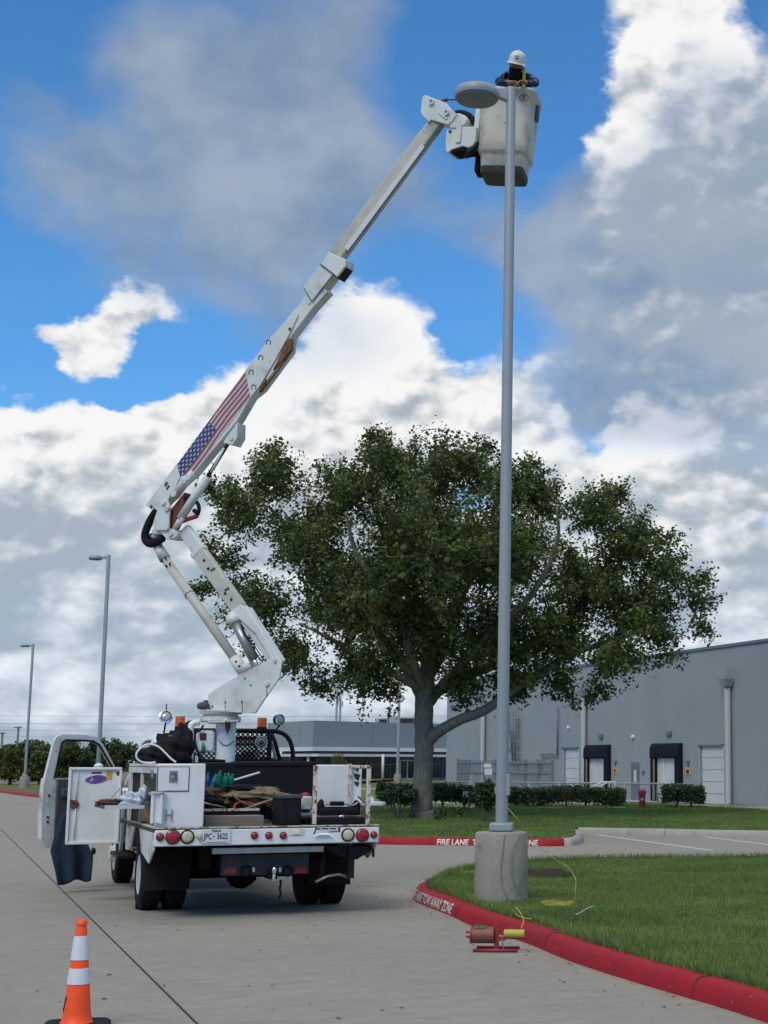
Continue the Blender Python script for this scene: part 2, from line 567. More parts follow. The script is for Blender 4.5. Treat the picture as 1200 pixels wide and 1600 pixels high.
M['khaki'] = pm('khaki_canvas', (0.19, 0.155, 0.085), 0.95, var=0.4, vscale=10, bump=0.4, bscale=20, spots=((0.06, 0.045, 0.03), 8, 0.5, 0.65))
M['brown'] = pm('brown_scrap', (0.10, 0.045, 0.025), 0.9, var=0.5, vscale=14, bump=0.4, bscale=30, spots=((0.03, 0.02, 0.015), 7, 0.5, 0.65))
M['darkcloth'] = pm('dark_cloth', (0.009, 0.010, 0.012), 0.95, var=0.4, vscale=9, bump=0.4, bscale=18, spots=((0.03, 0.03, 0.034), 5, 0.56, 0.75), spec=0.2)
M['bluewrap'] = pm('blue_bottle_wrap', (0.05, 0.26, 0.42), 0.15, var=0.35, vscale=16, spots=((0.55, 0.70, 0.76), 14, 0.56, 0.66), coat=0.5)
M['greenwrap'] = pm('green_bottle_wrap', (0.015, 0.24, 0.13), 0.15, var=0.35, vscale=16, spots=((0.35, 0.62, 0.50), 14, 0.60, 0.70), coat=0.5)
M['film'] = pm('clear_plastic_film', (0.45, 0.52, 0.60), 0.15, var=0.25, vscale=14, bump=0.6, bscale=16, coat=0.5)
M['tan'] = pm('tan_board', (0.24, 0.17, 0.09), 0.9, var=0.3, vscale=5, spots=((0.06, 0.05, 0.035), 4, 0.5, 0.7))
M['whiteplastic'] = pm('white_plastic', (0.70, 0.71, 0.72), 0.4, var=0.06)
M['yellow'] = pm('yellow_sticker', (0.66, 0.36, 0.02), 0.5, var=0.12, vscale=20)
M['purple'] = pm('purple_sticker', (0.11, 0.06, 0.24), 0.4, var=0.5, vscale=22, spots=((0.45, 0.38, 0.55), 16, 0.58, 0.64), spots2=((0.30, 0.05, 0.09), 12, 0.66, 0.70))
M['skin'] = pm('skin', (0.28, 0.14, 0.09), 0.55, var=0.1, vscale=20)
M['helmet'] = pm('hard_hat_white', (0.62, 0.62, 0.58), 0.35, var=0.05, spots=((0.34, 0.33, 0.29), 9, 0.6, 0.8))
M['shirt'] = pm('patterned_shirt', (0.012, 0.022, 0.062), 0.9, var=0.2, vscale=20, spots=((0.20, 0.26, 0.36), 15, 0.56, 0.585, (1, 1, 2.2)), bump=0.2, bscale=40)
M['hivis'] = pm('hi_vis_yellow', (0.50, 0.60, 0.03), 0.6, var=0.1)
M['jeans'] = pm('blue_jeans', (0.03, 0.05, 0.1), 0.9, var=0.2)
M['grimyglass'] = pm('lamp_lens', (0.022, 0.028, 0.024), 0.45, var=0.4, vscale=9, spec=0.25)
M['guide'] = pm('faded_guide_yellow', (0.26, 0.19, 0.07), 0.7)
M['wall'] = pm('painted_wall', (0.285, 0.318, 0.332), 0.85, var=0.05, vscale=0.5, spots=((0.255, 0.287, 0.30), 0.35, 0.45, 0.75, (1, 1, 0.4)), bump=0.10, bscale=8)
M['wall2'] = pm('fascia_panel', (0.255, 0.29, 0.315), 0.7, var=0.04, vscale=0.3)
M['doorwhite'] = pm('dock_door', (0.56, 0.58, 0.585), 0.6, var=0.06, vscale=1.5)
M['greymetal'] = pm('grey_metal', (0.16, 0.185, 0.21), 0.5, 0.2, var=0.1)
M['pipe'] = pm('downpipe', (0.30, 0.325, 0.345), 0.55, var=0.08, vscale=2)
M['rail'] = pm('railing_paint', (0.25, 0.29, 0.32), 0.5, 0.2, var=0.1)
M['padblack'] = pm('dock_pad', (0.009, 0.012, 0.019), 0.8, spec=0.15, var=0.3, vscale=4, bump=0.3, bscale=6)
M['darkglass'] = pm('dark_glass', (0.012, 0.014, 0.018), 0.12, var=0.2, vscale=0.4)
M['whitetrim'] = pm('white_trim', (0.60, 0.62, 0.63), 0.5, var=0.05)
M['bark'] = pm('bark', (0.19, 0.172, 0.14), 0.95, var=0.4, vscale=9, stretch=(2.5, 2.5, 0.5), bump=1.0, bscale=14, spots=((0.05, 0.045, 0.038), 8, 0.5, 0.7, (3, 3, 0.6)))
M['leaf'] = pm('oak_leaf', (0.066, 0.103, 0.020), 0.48, var=0.35, vscale=0.8, island=0.45, trans=0.28, spots=((0.140, 0.158, 0.030), 1.0, 0.48, 0.68))
M['leaf_hedge'] = pm('hedge_leaf', (0.034, 0.072, 0.018), 0.55, var=0.3, vscale=1.5, island=0.45, trans=0.2)
M['leaf_yel'] = pm('yellow_green_leaf', (0.095, 0.11, 0.018), 0.6, var=0.3, vscale=0.4, island=0.3, trans=0.3)
M['leaf_far'] = pm('far_leaf', (0.055, 0.080, 0.026), 0.7, var=0.3, vscale=0.3, island=0.35, trans=0.2)
M['grass'] = pm('grass_blade', (0.145, 0.210, 0.048), 0.55, var=0.35, vscale=1.1, island=0.45, trans=0.3, spots=((0.25, 0.235, 0.085), 0.9, 0.50, 0.80), spots2=((0.075, 0.135, 0.036), 0.5, 0.5, 0.7))
M['lawn'] = pm('lawn', (0.122, 0.178, 0.042), 0.9, var=0.25, vscale=1.2, spots=((0.10, 0.15, 0.042), 0.45, 0.45, 0.7), spots2=((0.03, 0.06, 0.014), 14, 0.5, 0.7), bump=0.6, bscale=40, spec=0.1)
M['drygrass'] = pm('dry_grass', (0.13, 0.12, 0.045), 0.95, var=0.25, vscale=0.5, spots=((0.09, 0.105, 0.03), 0.3, 0.5, 0.7), spec=0.1)
M['soil'] = pm('soil', (0.045, 0.036, 0.026), 0.95, var=0.35, vscale=10, bump=0.6, bscale=30, spec=0.1)
M['mulch'] = pm('gravel_bed', (0.30, 0.29, 0.26), 0.9, var=0.5, vscale=3, bump=0.6, bscale=10)
M['filler'] = pm('joint_filler', (0.018, 0.018, 0.018), 0.9, var=0.3)
M['curbgrey'] = pm('grey_curb', (0.33, 0.31, 0.275), 0.9, var=0.14, vscale=3, spots=((0.20, 0.185, 0.165), 2.5, 0.52, 0.75), bump=0.25, bscale=30)
LANE = math.radians(23.2)


def pavement_mat():
    m = bpy.data.materials.new('concrete_paving')
    m.use_nodes = True
    t = m.node_tree
    t.nodes.clear()
    N = NT(t)
    co = N.n('ShaderNodeTexCoord').outputs['Object']
    rot = N.n('ShaderNodeVectorRotate', rotation_type='Z_AXIS', ins={'Vector': co, 'Angle': -LANE})
    st = N.v('MULTIPLY', rot.outputs[0], (0.55, 3.2, 1))
    streak = N.noise(st, 2.4, 9, 0.70)
    big = N.noise(co, 0.28, 4, 0.55)
    fine = N.noise(co, 60, 4, 0.7)
    c = N.mix(N.mr(streak, 0.3, 0.72), (0.228, 0.212, 0.176), (0.318, 0.300, 0.254))
    c = N.mix(N.m('MULTIPLY', N.mr(big, 0.38, 0.68), 0.45), c, (0.215, 0.200, 0.168))
    c = N.mix(N.m('MULTIPLY', N.mr(fine, 0.3, 0.75), 0.35), c, (0.15, 0.14, 0.12))
    oil = N.mr(N.noise(co, 0.8, 7, 0.72), 0.59, 0.74)
    c = N.mix(N.m('MULTIPLY', oil, 0.65), c, (0.13, 0.12, 0.105))
    crk = N.n('ShaderNodeTexVoronoi', feature='DISTANCE_TO_EDGE', ins={'Vector': N.v('ADD', co, N.v('SCALE', N.noise(co, 1.2, 5, 0.6, out=1), scale=1.4)), 'Scale': 0.11})
    ck = N.m('MULTIPLY', N.mr(crk.outputs['Distance'], 0.0, 0.0016, 1.0, 0.0), N.mr(N.noise(co, 0.25, 2, 0.5), 0.5, 0.6))
    c = N.mix(N.m('MULTIPLY', ck, 0.75), c, (0.07, 0.065, 0.055))
    mot = N.noise(co, 5.5, 6, 0.7)
    c = N.mix(N.m('MULTIPLY', N.mr(mot, 0.35, 0.7), 0.30), c, (0.36, 0.345, 0.30))
    sp = N.mr(N.noise(co, 11.0, 3, 0.6), 0.70, 0.75)
    c = N.mix(N.m('MULTIPLY', sp, 0.6), c, (0.10, 0.09, 0.08))
    bp = N.n('ShaderNodeBump', ins={'Strength': 0.25, 'Distance': 0.006, 'Height': N.m('ADD', fine, N.m('MULTIPLY', streak, 1.5))})
    b = N.n('ShaderNodeBsdfPrincipled', ins={'Base Color': c, 'Roughness': N.mr(streak, 0.2, 0.8, 0.72, 0.92), 'Normal': bp.outputs[0], 'Specular IOR Level': 0.35})
    N.n('ShaderNodeOutputMaterial', ins={'Surface': b.outputs[0]})
    return m


M['paving'] = pavement_mat()


# ------------------------------------------------------------------ foliage helpers
def leaves_mesh(name, cent, nrm_bias, size, mat, parent, rng, jitter=0.35, aspect=0.55):
    """cent: (n,3) leaf centres -> one mesh of folded leaf quads"""
    n = len(cent)
    d = rng.normal(size=(n, 3))
    if nrm_bias is not None:
        d += nrm_bias
    d /= np.linalg.norm(d, axis=1)[:, None]
    r = rng.normal(size=(n, 3))
    a = np.cross(d, r)
    a /= np.linalg.norm(a, axis=1)[:, None]
    b = np.cross(d, a)
    s = size * (1 + jitter * rng.uniform(-1, 1, size=(n, 1)))
    p0 = cent - a * s * 0.5
    p2 = cent + a * s * 0.5
    fold = d * s * 0.12
    p1 = cent + b * s * aspect * 0.5 + fold
    p3 = cent - b * s * aspect * 0.5 + fold
    v = np.stack([p0, p1, p2, p3], axis=1).reshape(-1, 3)
    me = bpy.data.meshes.new(name)
    me.vertices.add(4 * n)
    me.vertices.foreach_set('co', v.astype(np.float32).ravel())
    me.loops.add(4 * n)
    me.loops.foreach_set('vertex_index', np.arange(4 * n, dtype=np.int32))
    me.polygons.add(n)
    me.polygons.foreach_set('loop_start', np.arange(0, 4 * n, 4, dtype=np.int32))
    me.polygons.foreach_set('loop_total', np.full(n, 4, dtype=np.int32))
    me.update(calc_edges=True)
    me.materials.append(mat)
    o = bpy.data.objects.new(name, me)
    COL.objects.link(o)
    o.parent = parent
    return o


def in_poly(px, py, poly):
    inside = np.zeros(len(px), bool)
    n = len(poly)
    for i in range(n):
        x0, y0 = poly[i]
        x1, y1 = poly[(i + 1) % n]
        c = ((y0 > py) != (y1 > py)) & (px < (x1 - x0) * (py - y0) / (y1 - y0 + 1e-12) + x0)
        inside ^= c
    return inside


def blades_mesh(name, x, y, z, h, w, mat, rng, lean=0.5):
    n = len(x)
    a = rng.uniform(0, 2 * np.pi, n)
    hh = h * rng.uniform(0.55, 1.25, n)
    ww = w * rng.uniform(0.7, 1.3, n)
    dx, dy = np.cos(a) * ww, np.sin(a) * ww
    la = rng.uniform(0, 2 * np.pi, n)
    lx, ly = np.cos(la) * hh * lean * rng.uniform(0.2, 1, n), np.sin(la) * hh * lean * rng.uniform(0.2, 1, n)
    b0 = np.stack([x - dx, y - dy, z], 1)
    b1 = np.stack([x + dx, y + dy, z], 1)
    m0 = np.stack([x - dx * .7 + lx * .35, y - dy * .7 + ly * .35, z + hh * .6], 1)
    m1 = np.stack([x + dx * .7 + lx * .35, y + dy * .7 + ly * .35, z + hh * .6], 1)
    tp = np.stack([x + lx, y + ly, z + hh], 1)
    v = np.stack([b0, b1, m1, m0, tp], 1).reshape(-1, 3)
    k = np.arange(n)[:, None] * 5
    loops = np.concatenate([k + np.array([[0, 1, 2, 3]]), k + np.array([[3, 2, 4]])], 1).ravel()
    me = bpy.data.meshes.new(name)
    me.vertices.add(5 * n)
    me.vertices.foreach_set('co', v.astype(np.float32).ravel())
    me.loops.add(7 * n)
    me.loops.foreach_set('vertex_index', loops.astype(np.int32))
    me.polygons.add(2 * n)
    ls = np.stack([np.arange(n) * 7, np.arange(n) * 7 + 4], 1).ravel()
    lt = np.tile([4, 3], n)
    me.polygons.foreach_set('loop_start', ls.astype(np.int32))
    me.polygons.foreach_set('loop_total', lt.astype(np.int32))
    me.update(calc_edges=True)
    me.materials.append(mat)
    o = bpy.data.objects.new(name, me)
    COL.objects.link(o)
    return o

# ------------------------------------------------------------------ ground and paving
mb = MB()
mb.add([(-2500, -300, -0.06), (2500, -300, -0.06), (2500, 4000, -0.06), (-2500, 4000, -0.06)], [(0, 1, 2, 3)])
tag(mb.build('ground', M['drygrass']), kind='structure')

drv = tag(empty('driveway', (0, 0, 0)), kind='structure')
lane = Vector((-math.sin(LANE), math.cos(LANE), 0))
lat = Vector((math.cos(LANE), math.sin(LANE), 0))
J0 = gnd(310, 1600)
TJ = (gnd(30, 1275) - J0).dot(lane)


def slab(name, a0, a1, b0, b1):
    """a: across the lane, b: along it, from the joint at the photograph's lower edge"""
    m_ = MB()
    q = [J0 + lat * a + lane * b for a, b in ((a0, b0), (a1, b0), (a1, b1), (a0, b1))]
    m_.prism([(p.x, p.y, 0) for p in q], (0, 0, -0.05))
    o = m_.build(name, M['paving'], drv, bevel=0.008)
    return o


g_ = 0.011
slab('slab', -60, -g_, -14, TJ - g_)
slab('slab', -60, -g_, TJ + g_, 70)
slab('slab', g_, 60, -18, TJ - g_)
slab('slab', g_, 60, TJ + g_, 95)
mf = MB()
for a0, a1, b0, b1 in ((-0.03, 0.03, -14, 90), (-60, 60, TJ - 0.03, TJ + 0.03)):
    q = [J0 + lat * a + lane * b for a, b in ((a0, b0), (a1, b0), (a1, b1), (a0, b1))]
    z = -0.012 if a1 < 1 else -0.016
    mf.add([(p.x, p.y, z) for p in q], [(0, 1, 2, 3)])
mf.build('joint_filler', M['filler'], drv)


# ------------------------------------------------------------------ curbs
PROF = [(0.0, -0.02), (0.005, 0.03), (0.03, 0.105), (0.055, 0.137), (0.09, 0.150), (0.165, 0.152), (0.185, 0.14), (0.19, -0.02)]


def curb(name, path, mat, label, side=1):
    pts = [Vector((p.x, p.y, 0)) for p in path]
    rings = []
    for i, p in enumerate(pts):
        t = (pts[min(i + 1, len(pts) - 1)] - pts[max(i - 1, 0)]).normalized()
        nin = Vector((-t.y, t.x, 0)) * side
        wob = 0.004 * math.sin(i * 1.7) + 0.003 * math.sin(i * 0.61)
        rings.append([p + nin * (a + wob * 0.5) + Vector((0, 0, z + (wob * 0.6 if z > 0.05 else 0))) for a, z in PROF])
    m_ = MB().loft(rings)
    o = m_.build(name, mat, None, smooth=True, auto=50)
    tag(o, label, 'curb')
    # open joints between the cast lengths
    acc = 1.1
    for a_, b_ in zip(pts, pts[1:]):
        acc += (b_ - a_).length
        if acc > 3.0:
            acc = 0.0
            t = (b_ - a_).normalized()
            nin = Vector((-t.y, t.x, 0)) * side
            rg = [[b_ + t * e_ + nin * (u if u > 0.09 else u - 0.002) + Vector((0, 0, z + (0.003 if z > 0 else 0))) for u, z in PROF] for e_ in (-0.005, 0.005)]
            MB().loft(rg).build('joint', M['filler'], o)
    return o, pts


def inset(pts, d, side=1):
    out = []
    for i, p in enumerate(pts):
        t = (pts[min(i + 1, len(pts) - 1)] - pts[max(i - 1, 0)]).normalized()
        out.append(p + Vector((-t.y, t.x, 0)) * side * d)
    return out


def path_text(name, body, size, path, s_mid, parent, sx=1.0, side=1, zc=0.068, bold=0.0, spacing=1.0):
    """stencil lettering bent along the curb's face; arclength runs along the path"""
    me = text_mesh(body, size, 0.0, bold, spacing)
    bm_ = bmesh.new()
    bm_.from_mesh(me)
    bmesh.ops.subdivide_edges(bm_, edges=[e for e in bm_.edges if e.calc_length() > 0.03], cuts=2)
    bmesh.ops.triangulate(bm_, faces=bm_.faces[:])
    L = [0]
    for a, b in zip(path, path[1:]):
        L.append(L[-1] + (b - a).length)
    for v in bm_.verts:
        s = s_mid + v.co.x * sx
        k = max(0, min(len(L) - 2, next((i for i in range(len(L) - 1) if L[i + 1] >= s), len(L) - 2)))
        f = (s - L[k]) / max(1e-6, L[k + 1] - L[k])
        p = path[k].lerp(path[k + 1], f)
        t = (path[k + 1] - path[k]).normalized()
        nin = Vector((-t.y, t.x, 0)) * side
        z = zc + v.co.y
        a = 0.005 + max(0, z - 0.03) / 0.075 * 0.025 if z < 0.105 else 0.03 + (z - 0.105) / 0.032 * 0.025
        v.co = p + nin * (a - 0.004) + Vector((0, 0, z))
    bm_.to_mesh(me)
    bm_.free()
    me.materials.clear()
    me.materials.append(M['whitepaint'])
    o = bpy.data.objects.new(name, me)
    COL.objects.link(o)
    o.parent = parent
    return o


def arclen(path, x, y):
    best, s, acc = 1e9, 0, 0
    q = gnd(x, y, 0.0)
    for a, b in zip(path, path[1:]):
        d = (Vector((q.x, q.y, 0)) - a).length
        if d < best:
            best, s = d, acc
        acc += (b - a).length
    return s


back = [gnd(x, y, .15) for x, y in ((1700, 1336), (1300, 1337), (1050, 1338), (900, 1340), (800, 1345), (740, 1352), (690, 1361), (659, 1375))]
front = [gnd(x, y, 0) for x, y in ((645, 1403), (656, 1412), (706, 1432), (735, 1446), (817, 1472), (893, 1503), (985, 1533), (1116, 1572), (1196, 1598), (1400, 1672), (1700, 1780))]
isl_path = cr([Vector((p.x, p.y, 0)) for p in back + front], 7)
near_curb, isl_pts = curb('red_curb', isl_path, M['redpaint'], 'red painted curb wrapping round the near grass island')
s0 = arclen(isl_pts, 668, 1418)
path_text('fire_lane_lettering', 'FIRE LANE TOW AWAY ZONE', 0.150, isl_pts, s0, near_curb, sx=1.12, zc=0.066, bold=0.003, spacing=1.0)

isl_in = inset(isl_pts, 0.17)
poly = [(p.x, p.y) for p in isl_in]
m_ = MB()
vv = [(x, y, 0.135) for x, y in poly]
m_.add(vv, [tuple(range(len(vv)))])
tag(m_.build('lawn', M['lawn']), kind='structure')
rng = np.random.default_rng(7)


def scatter_grass(name, label, poly, n, x0, x1, y0, y1, z, h, w, bias=1.6, mat='grass', zf=None):
    y = y0 + (y1 - y0) * rng.uniform(0, 1, n) ** bias
    x = rng.uniform(x0, x1, n)
    # keep to what lies near the photographed field
    k = in_poly(x, y, poly)
    x, y = x[k], y[k]
    zz_ = np.full(len(x), z) if zf is None else zf(x, y)
    cl = 0.75 + 0.35 * np.sin(x * 2.1 + np.sin(y * 1.3) * 2) * np.sin(y * 1.7 + x * 0.6)
    o = blades_mesh(name, x, y, zz_, h * cl, w, M[mat], rng)
    tag(o, label, 'grass', kind='stuff')
    return o


scatter_grass('grass', 'thick green grass filling the near island', poly, 420000, -2.4, 8.0, 7.5, 26.0, 0.13, 0.062, 0.0032, 1.45)
# unmown fringe along the curb's edge
fx, fy = [], []
for i in range(len(isl_in) - 1):
    a, b = isl_in[i], isl_in[i + 1]
    if a.y < 27 and a.x < 4:
        k = int((b - a).length * 420)
        t_ = rng.uniform(0, 1, k)
        off = np.abs(rng.normal(0, 0.045, k))
        tn = (b - a).normalized()
        fx += list(a.x + (b.x - a.x) * t_ - tn.y * off)
        fy += list(a.y + (b.y - a.y) * t_ + tn.x * off)
o = blades_mesh('grass_fringe', np.array(fx), np.array(fy), np.full(len(fx), 0.13), 0.095, 0.0034, M['grass'], rng, 0.9)
tag(o, 'longer ragged grass fringe along the near red curb', 'grass', kind='stuff')
# bare soil patch behind the lamp base
sp = gnd(851, 1366, 0.15)
m_ = MB()
rs = random.Random(3)
ring = [(sp.x + math.cos(a) * 0.42 * rs.uniform(.8, 1.15), sp.y + math.sin(a) * 0.55 * rs.uniform(.8, 1.15), 0.15) for a in [k * 2 * math.pi / 18 for k in range(18)]]
ring2 = [(sp.x + (x - sp.x) * .55, sp.y + (y - sp.y) * .55, 0.215) for x, y, z in ring]
m_.loft([[(x, y, 0.12) for x, y, z in ring], ring, ring2], cap0=False)
tag(m_.build('soil_mound', M['soil'], smooth=True), kind='structure')

# far lawn with the big tree
red2 = [gnd(x, y) for x, y in ((300, 1258), (330, 1285), (390, 1307), (480, 1316), (593, 1319.5), (660, 1320.5), (737, 1321.5), (800, 1322), (850, 1322.5), (882, 1322))]
grey_end = [gnd(882, 1322), gnd(897, 1321.5), gnd(909, 1318), gnd(912, 1312), gnd(908, 1306.5)]
p_red2 = cr([Vector((p.x, p.y, 0)) for p in red2], 6)
far_curb, far_pts = curb('red_curb', p_red2, M['redpaint'], 'red painted fire lane curb in front of the large tree')
sm = (arclen(far_pts, 675, 1320.5) + arclen(far_pts, 849, 1322.5)) / 2
path_text('fire_lane_lettering', 'FIRE LANE  TOW AWAY  ZONE', 0.155, far_pts, sm, far_curb, sx=0.97, zc=0.062, bold=0.004)
p_ge = cr([Vector((p.x, p.y, 0)) for p in grey_end], 4)
p_ge[0] = p_ge[0] + (p_ge[1] - p_ge[0]) * 0.03
curb('concrete_curb', p_ge, M['curbgrey'], 'short bare concrete curb end beside the red fire lane curb')
g2 = [gnd(900, 1303.5), gnd(1000, 1305), gnd(1200, 1309), gnd(1600, 1317), gnd(2200, 1330)]
p_g2 = cr([Vector((p.x, p.y, 0)) for p in g2], 4)
curb('concrete_curb', p_g2, M['curbgrey'], 'long grey concrete curb along the lawn beside the parking bays')


def lawn_z(x, y):
    return 0.145 + np.clip((y - 34) * 0.0042, 0, 0.10)


edge = [(p.x, p.y) for p in inset(far_pts, 0.17)] + [(p.x, p.y) for p in inset(p_ge, 0.17)][1:] + [(p.x, p.y) for p in inset(p_g2, 0.17)]
far_poly = edge + [(60, 62), (60, 75), (-16, 86), (edge[0][0] - 2, 80)]
m_ = MB()
vv = [(x, y, float(lawn_z(x, y))) for x, y in far_poly]
bm_ = bmesh.new()
fv = [bm_.verts.new(p) for p in vv]
bm_.faces.new(fv)
bmesh.ops.triangulate(bm_, faces=bm_.faces[:])
me_ = bpy.data.meshes.new('lawn')
bm_.to_mesh(me_)
bm_.free()
# rise towards the building
me_.materials.append(M['lawn'])
o = bpy.data.objects.new('lawn', me_)
COL.objects.link(o)
tag(o, kind='structure')
scatter_grass('grass', 'short mown grass of the lawn round the large tree', far_poly, 260000, -11, 9, 31, 55, 0.14, 0.075, 0.007, 1.0, 'grass', zf=lambda x, y: lawn_z(x, y) - 0.01)

# parking bay lines
for (xa, ya), (xb, yb) in (((932, 1304.5), (1112, 1329)), ((1100, 1307.5), (1290, 1331))):
    a, b = gnd(xa, ya), gnd(xb, yb)
    t = (b - a).normalized()
    s_ = Vector((-t.y, t.x, 0)) * 0.05
    m_ = MB().add([(p.x, p.y, 0.004) for p in (a - s_, b - s_, b + s_, a + s_)], [(0, 1, 2, 3)])
    m_.build('parking_line', M['whitepaint'], drv)

# left far verge with its own curb
lv = [gnd(x, y) for x, y in ((-160, 1222), (-60, 1230), (0, 1238.5), (62, 1246.5), (140, 1250), (240, 1249), (330, 1242))]
p_lv = cr([Vector((p.x, p.y, 0)) for p in lv], 6)
curb('red_curb', p_lv, M['redpaint'], 'distant red curb along the dry grass verge on the left')
e2 = [(p.x, p.y) for p in inset(p_lv, 0.17)]
m_ = MB()
vv = [(x, y, 0.14) for x, y in e2 + [(-20, 180), (-90, 180)]]
m_.add(vv, [tuple(range(len(vv)))])
tag(m_.build('verge', M['drygrass']), kind='structure')
m_ = MB()
a, b = at(-60, 1210, 118), at(330, 1210, 122)
m_.prism([(a.x, a.y, 0), (b.x, b.y, 0), (b.x, b.y, 0.95), (a.x, a.y, 0.95)], (0, 0.3, 0))
tag(m_.build('low_wall', M['curbgrey'], bevel=0.02), 'low pale concrete wall before the distant trees on the left', 'wall')

# ------------------------------------------------------------------ the large oak
TB = gnd(660, 1281, 0.15)
TD = TB.y + 0.3
oak = empty('oak_tree', (0, 0, 0))
tag(oak, 'large dark green oak with spreading crown behind the lamp pole', 'tree')


def tp(px, py, dy=0.0):
    return at(px, py, TD + dy)


def limb(name, pts, radii, parent, n=12, sub=5):
    P_ = cr(pts, sub)
    R_ = []
    for i in range(len(P_)):
        f = i / (len(P_) - 1) * (len(radii) - 1)
        k = min(int(f), len(radii) - 2)
        R_.append(radii[k] + (radii[k + 1] - radii[k]) * (f - k))
    rs_ = random.Random(len(P_))
    P_ = [p + Vector((rs_.uniform(-1, 1), rs_.uniform(-1, 1), 0)) * r * 0.10 for p, r in zip(P_, R_)]
    return MB().tube(P_, R_, n).build(name, M['bark'], parent, smooth=True)


limb('trunk', [tp(658, 1296), tp(658, 1283), tp(659, 1262), tp(661, 1220), tp(663, 1160), tp(662, 1110), tp(665, 1070), tp(672, 1020), tp(680, 960), tp(700, 880)],
     [0.52, 0.41, 0.31, 0.27, 0.258, 0.262, 0.25, 0.23, 0.19, 0.14, 0.10], oak, 18)
limbs = [([(664, 1160), (690, 1140), (720, 1124), (760, 1108), (830, 1060), (900, 1020), (990, 990), (1060, 960)], [0.19, 0.16, 0.145, 0.135, 0.11, 0.085, 0.06, 0.03], (0, -0.6)),
         ([(664, 1100), (690, 1075), (730, 1055), (780, 1035), (850, 990), (920, 930), (985, 860), (1010, 810)], [0.20, 0.17, 0.15, 0.13, 0.11, 0.08, 0.05, 0.03], (0, 1.5)),
         ([(662, 1090), (640, 1050), (600, 1000), (550, 940), (480, 860), (420, 790)], [0.20, 0.18, 0.15, 0.12, 0.08, 0.03], (0, 0.8)),
         ([(662, 1080), (630, 1060), (570, 1030), (520, 1000), (470, 975)], [0.14, 0.12, 0.09, 0.06, 0.02], (0, -1.8)),
         ([(668, 1040), (650, 960), (610, 860), (580, 770), (590, 710)], [0.17, 0.15, 0.11, 0.07, 0.03], (0, 2)),
         ([(674, 1010), (720, 930), (770, 840), (800, 760)], [0.16, 0.13, 0.09, 0.04], (0, -2)),
         ([(670, 1060), (700, 1000), (720, 930), (700, 830), (710, 750)], [0.14, 0.12, 0.10, 0.07, 0.03], (0, 3.5)),
         ([(664, 1080), (640, 1020), (620, 950), (560, 870), (540, 800)], [0.14, 0.12, 0.10, 0.07, 0.03], (0, -3.5)),
         ([(690, 1070), (760, 1000), (830, 930), (870, 850), (870, 790)], [0.12, 0.11, 0.09, 0.06, 0.03], (0, -3))]
for pts, rad, (d0, d1) in limbs:
    n_ = len(pts)
    limb('limb', [tp(x, y, d0 + (d1 - d0) * (i / (n_ - 1)) ** 0.7) for i, (x, y) in enumerate(pts)], rad, oak, 9)

LOBES = [(372, 800, 62, 2), (345, 872, 45, 1), (428, 752, 58, 2), (398, 950, 66, 2), (452, 1030, 52, 2), (480, 850, 95, 3), (545, 770, 78, 3), (600, 722, 52, 2),
         (650, 750, 85, 3), (715, 735, 55, 2), (780, 755, 66, 3), (560, 940, 105, 4), (660, 870, 120, 4), (780, 870, 105, 4), (842, 785, 62, 2), (925, 800, 56, 2), (965, 770, 34, 1),
         (985, 858, 66, 2), (1045, 900, 52, 2), (1085, 945, 38, 1), (1000, 962, 76, 3), (915, 920, 92, 3), (958, 1035, 58, 2), (1042, 1008, 44, 1), (865, 1000, 84, 3),
         (770, 1000, 88, 3), (660, 985, 90, 3), (560, 1045, 66, 2), (800, 1075, 42, 2), (610, 1082, 34, 1), (725, 1072, 44, 2), (1030, 840, 34, 1), (500, 1075, 34, 1), (870, 1070, 45, 1), (940, 1085, 30, 1), (335, 770, 32, 1), (432, 715, 24, 1), (592, 690, 24, 1), (685, 700, 28, 1), (750, 702, 26, 1), (830, 728, 28, 1), (1095, 905, 24, 1), (1100, 985, 26, 1), (320, 925, 34, 1)]
rng = np.random.default_rng(11)
cents, biases, inner_c = [], [], []
twig = MB()
PXM = FPX / TD
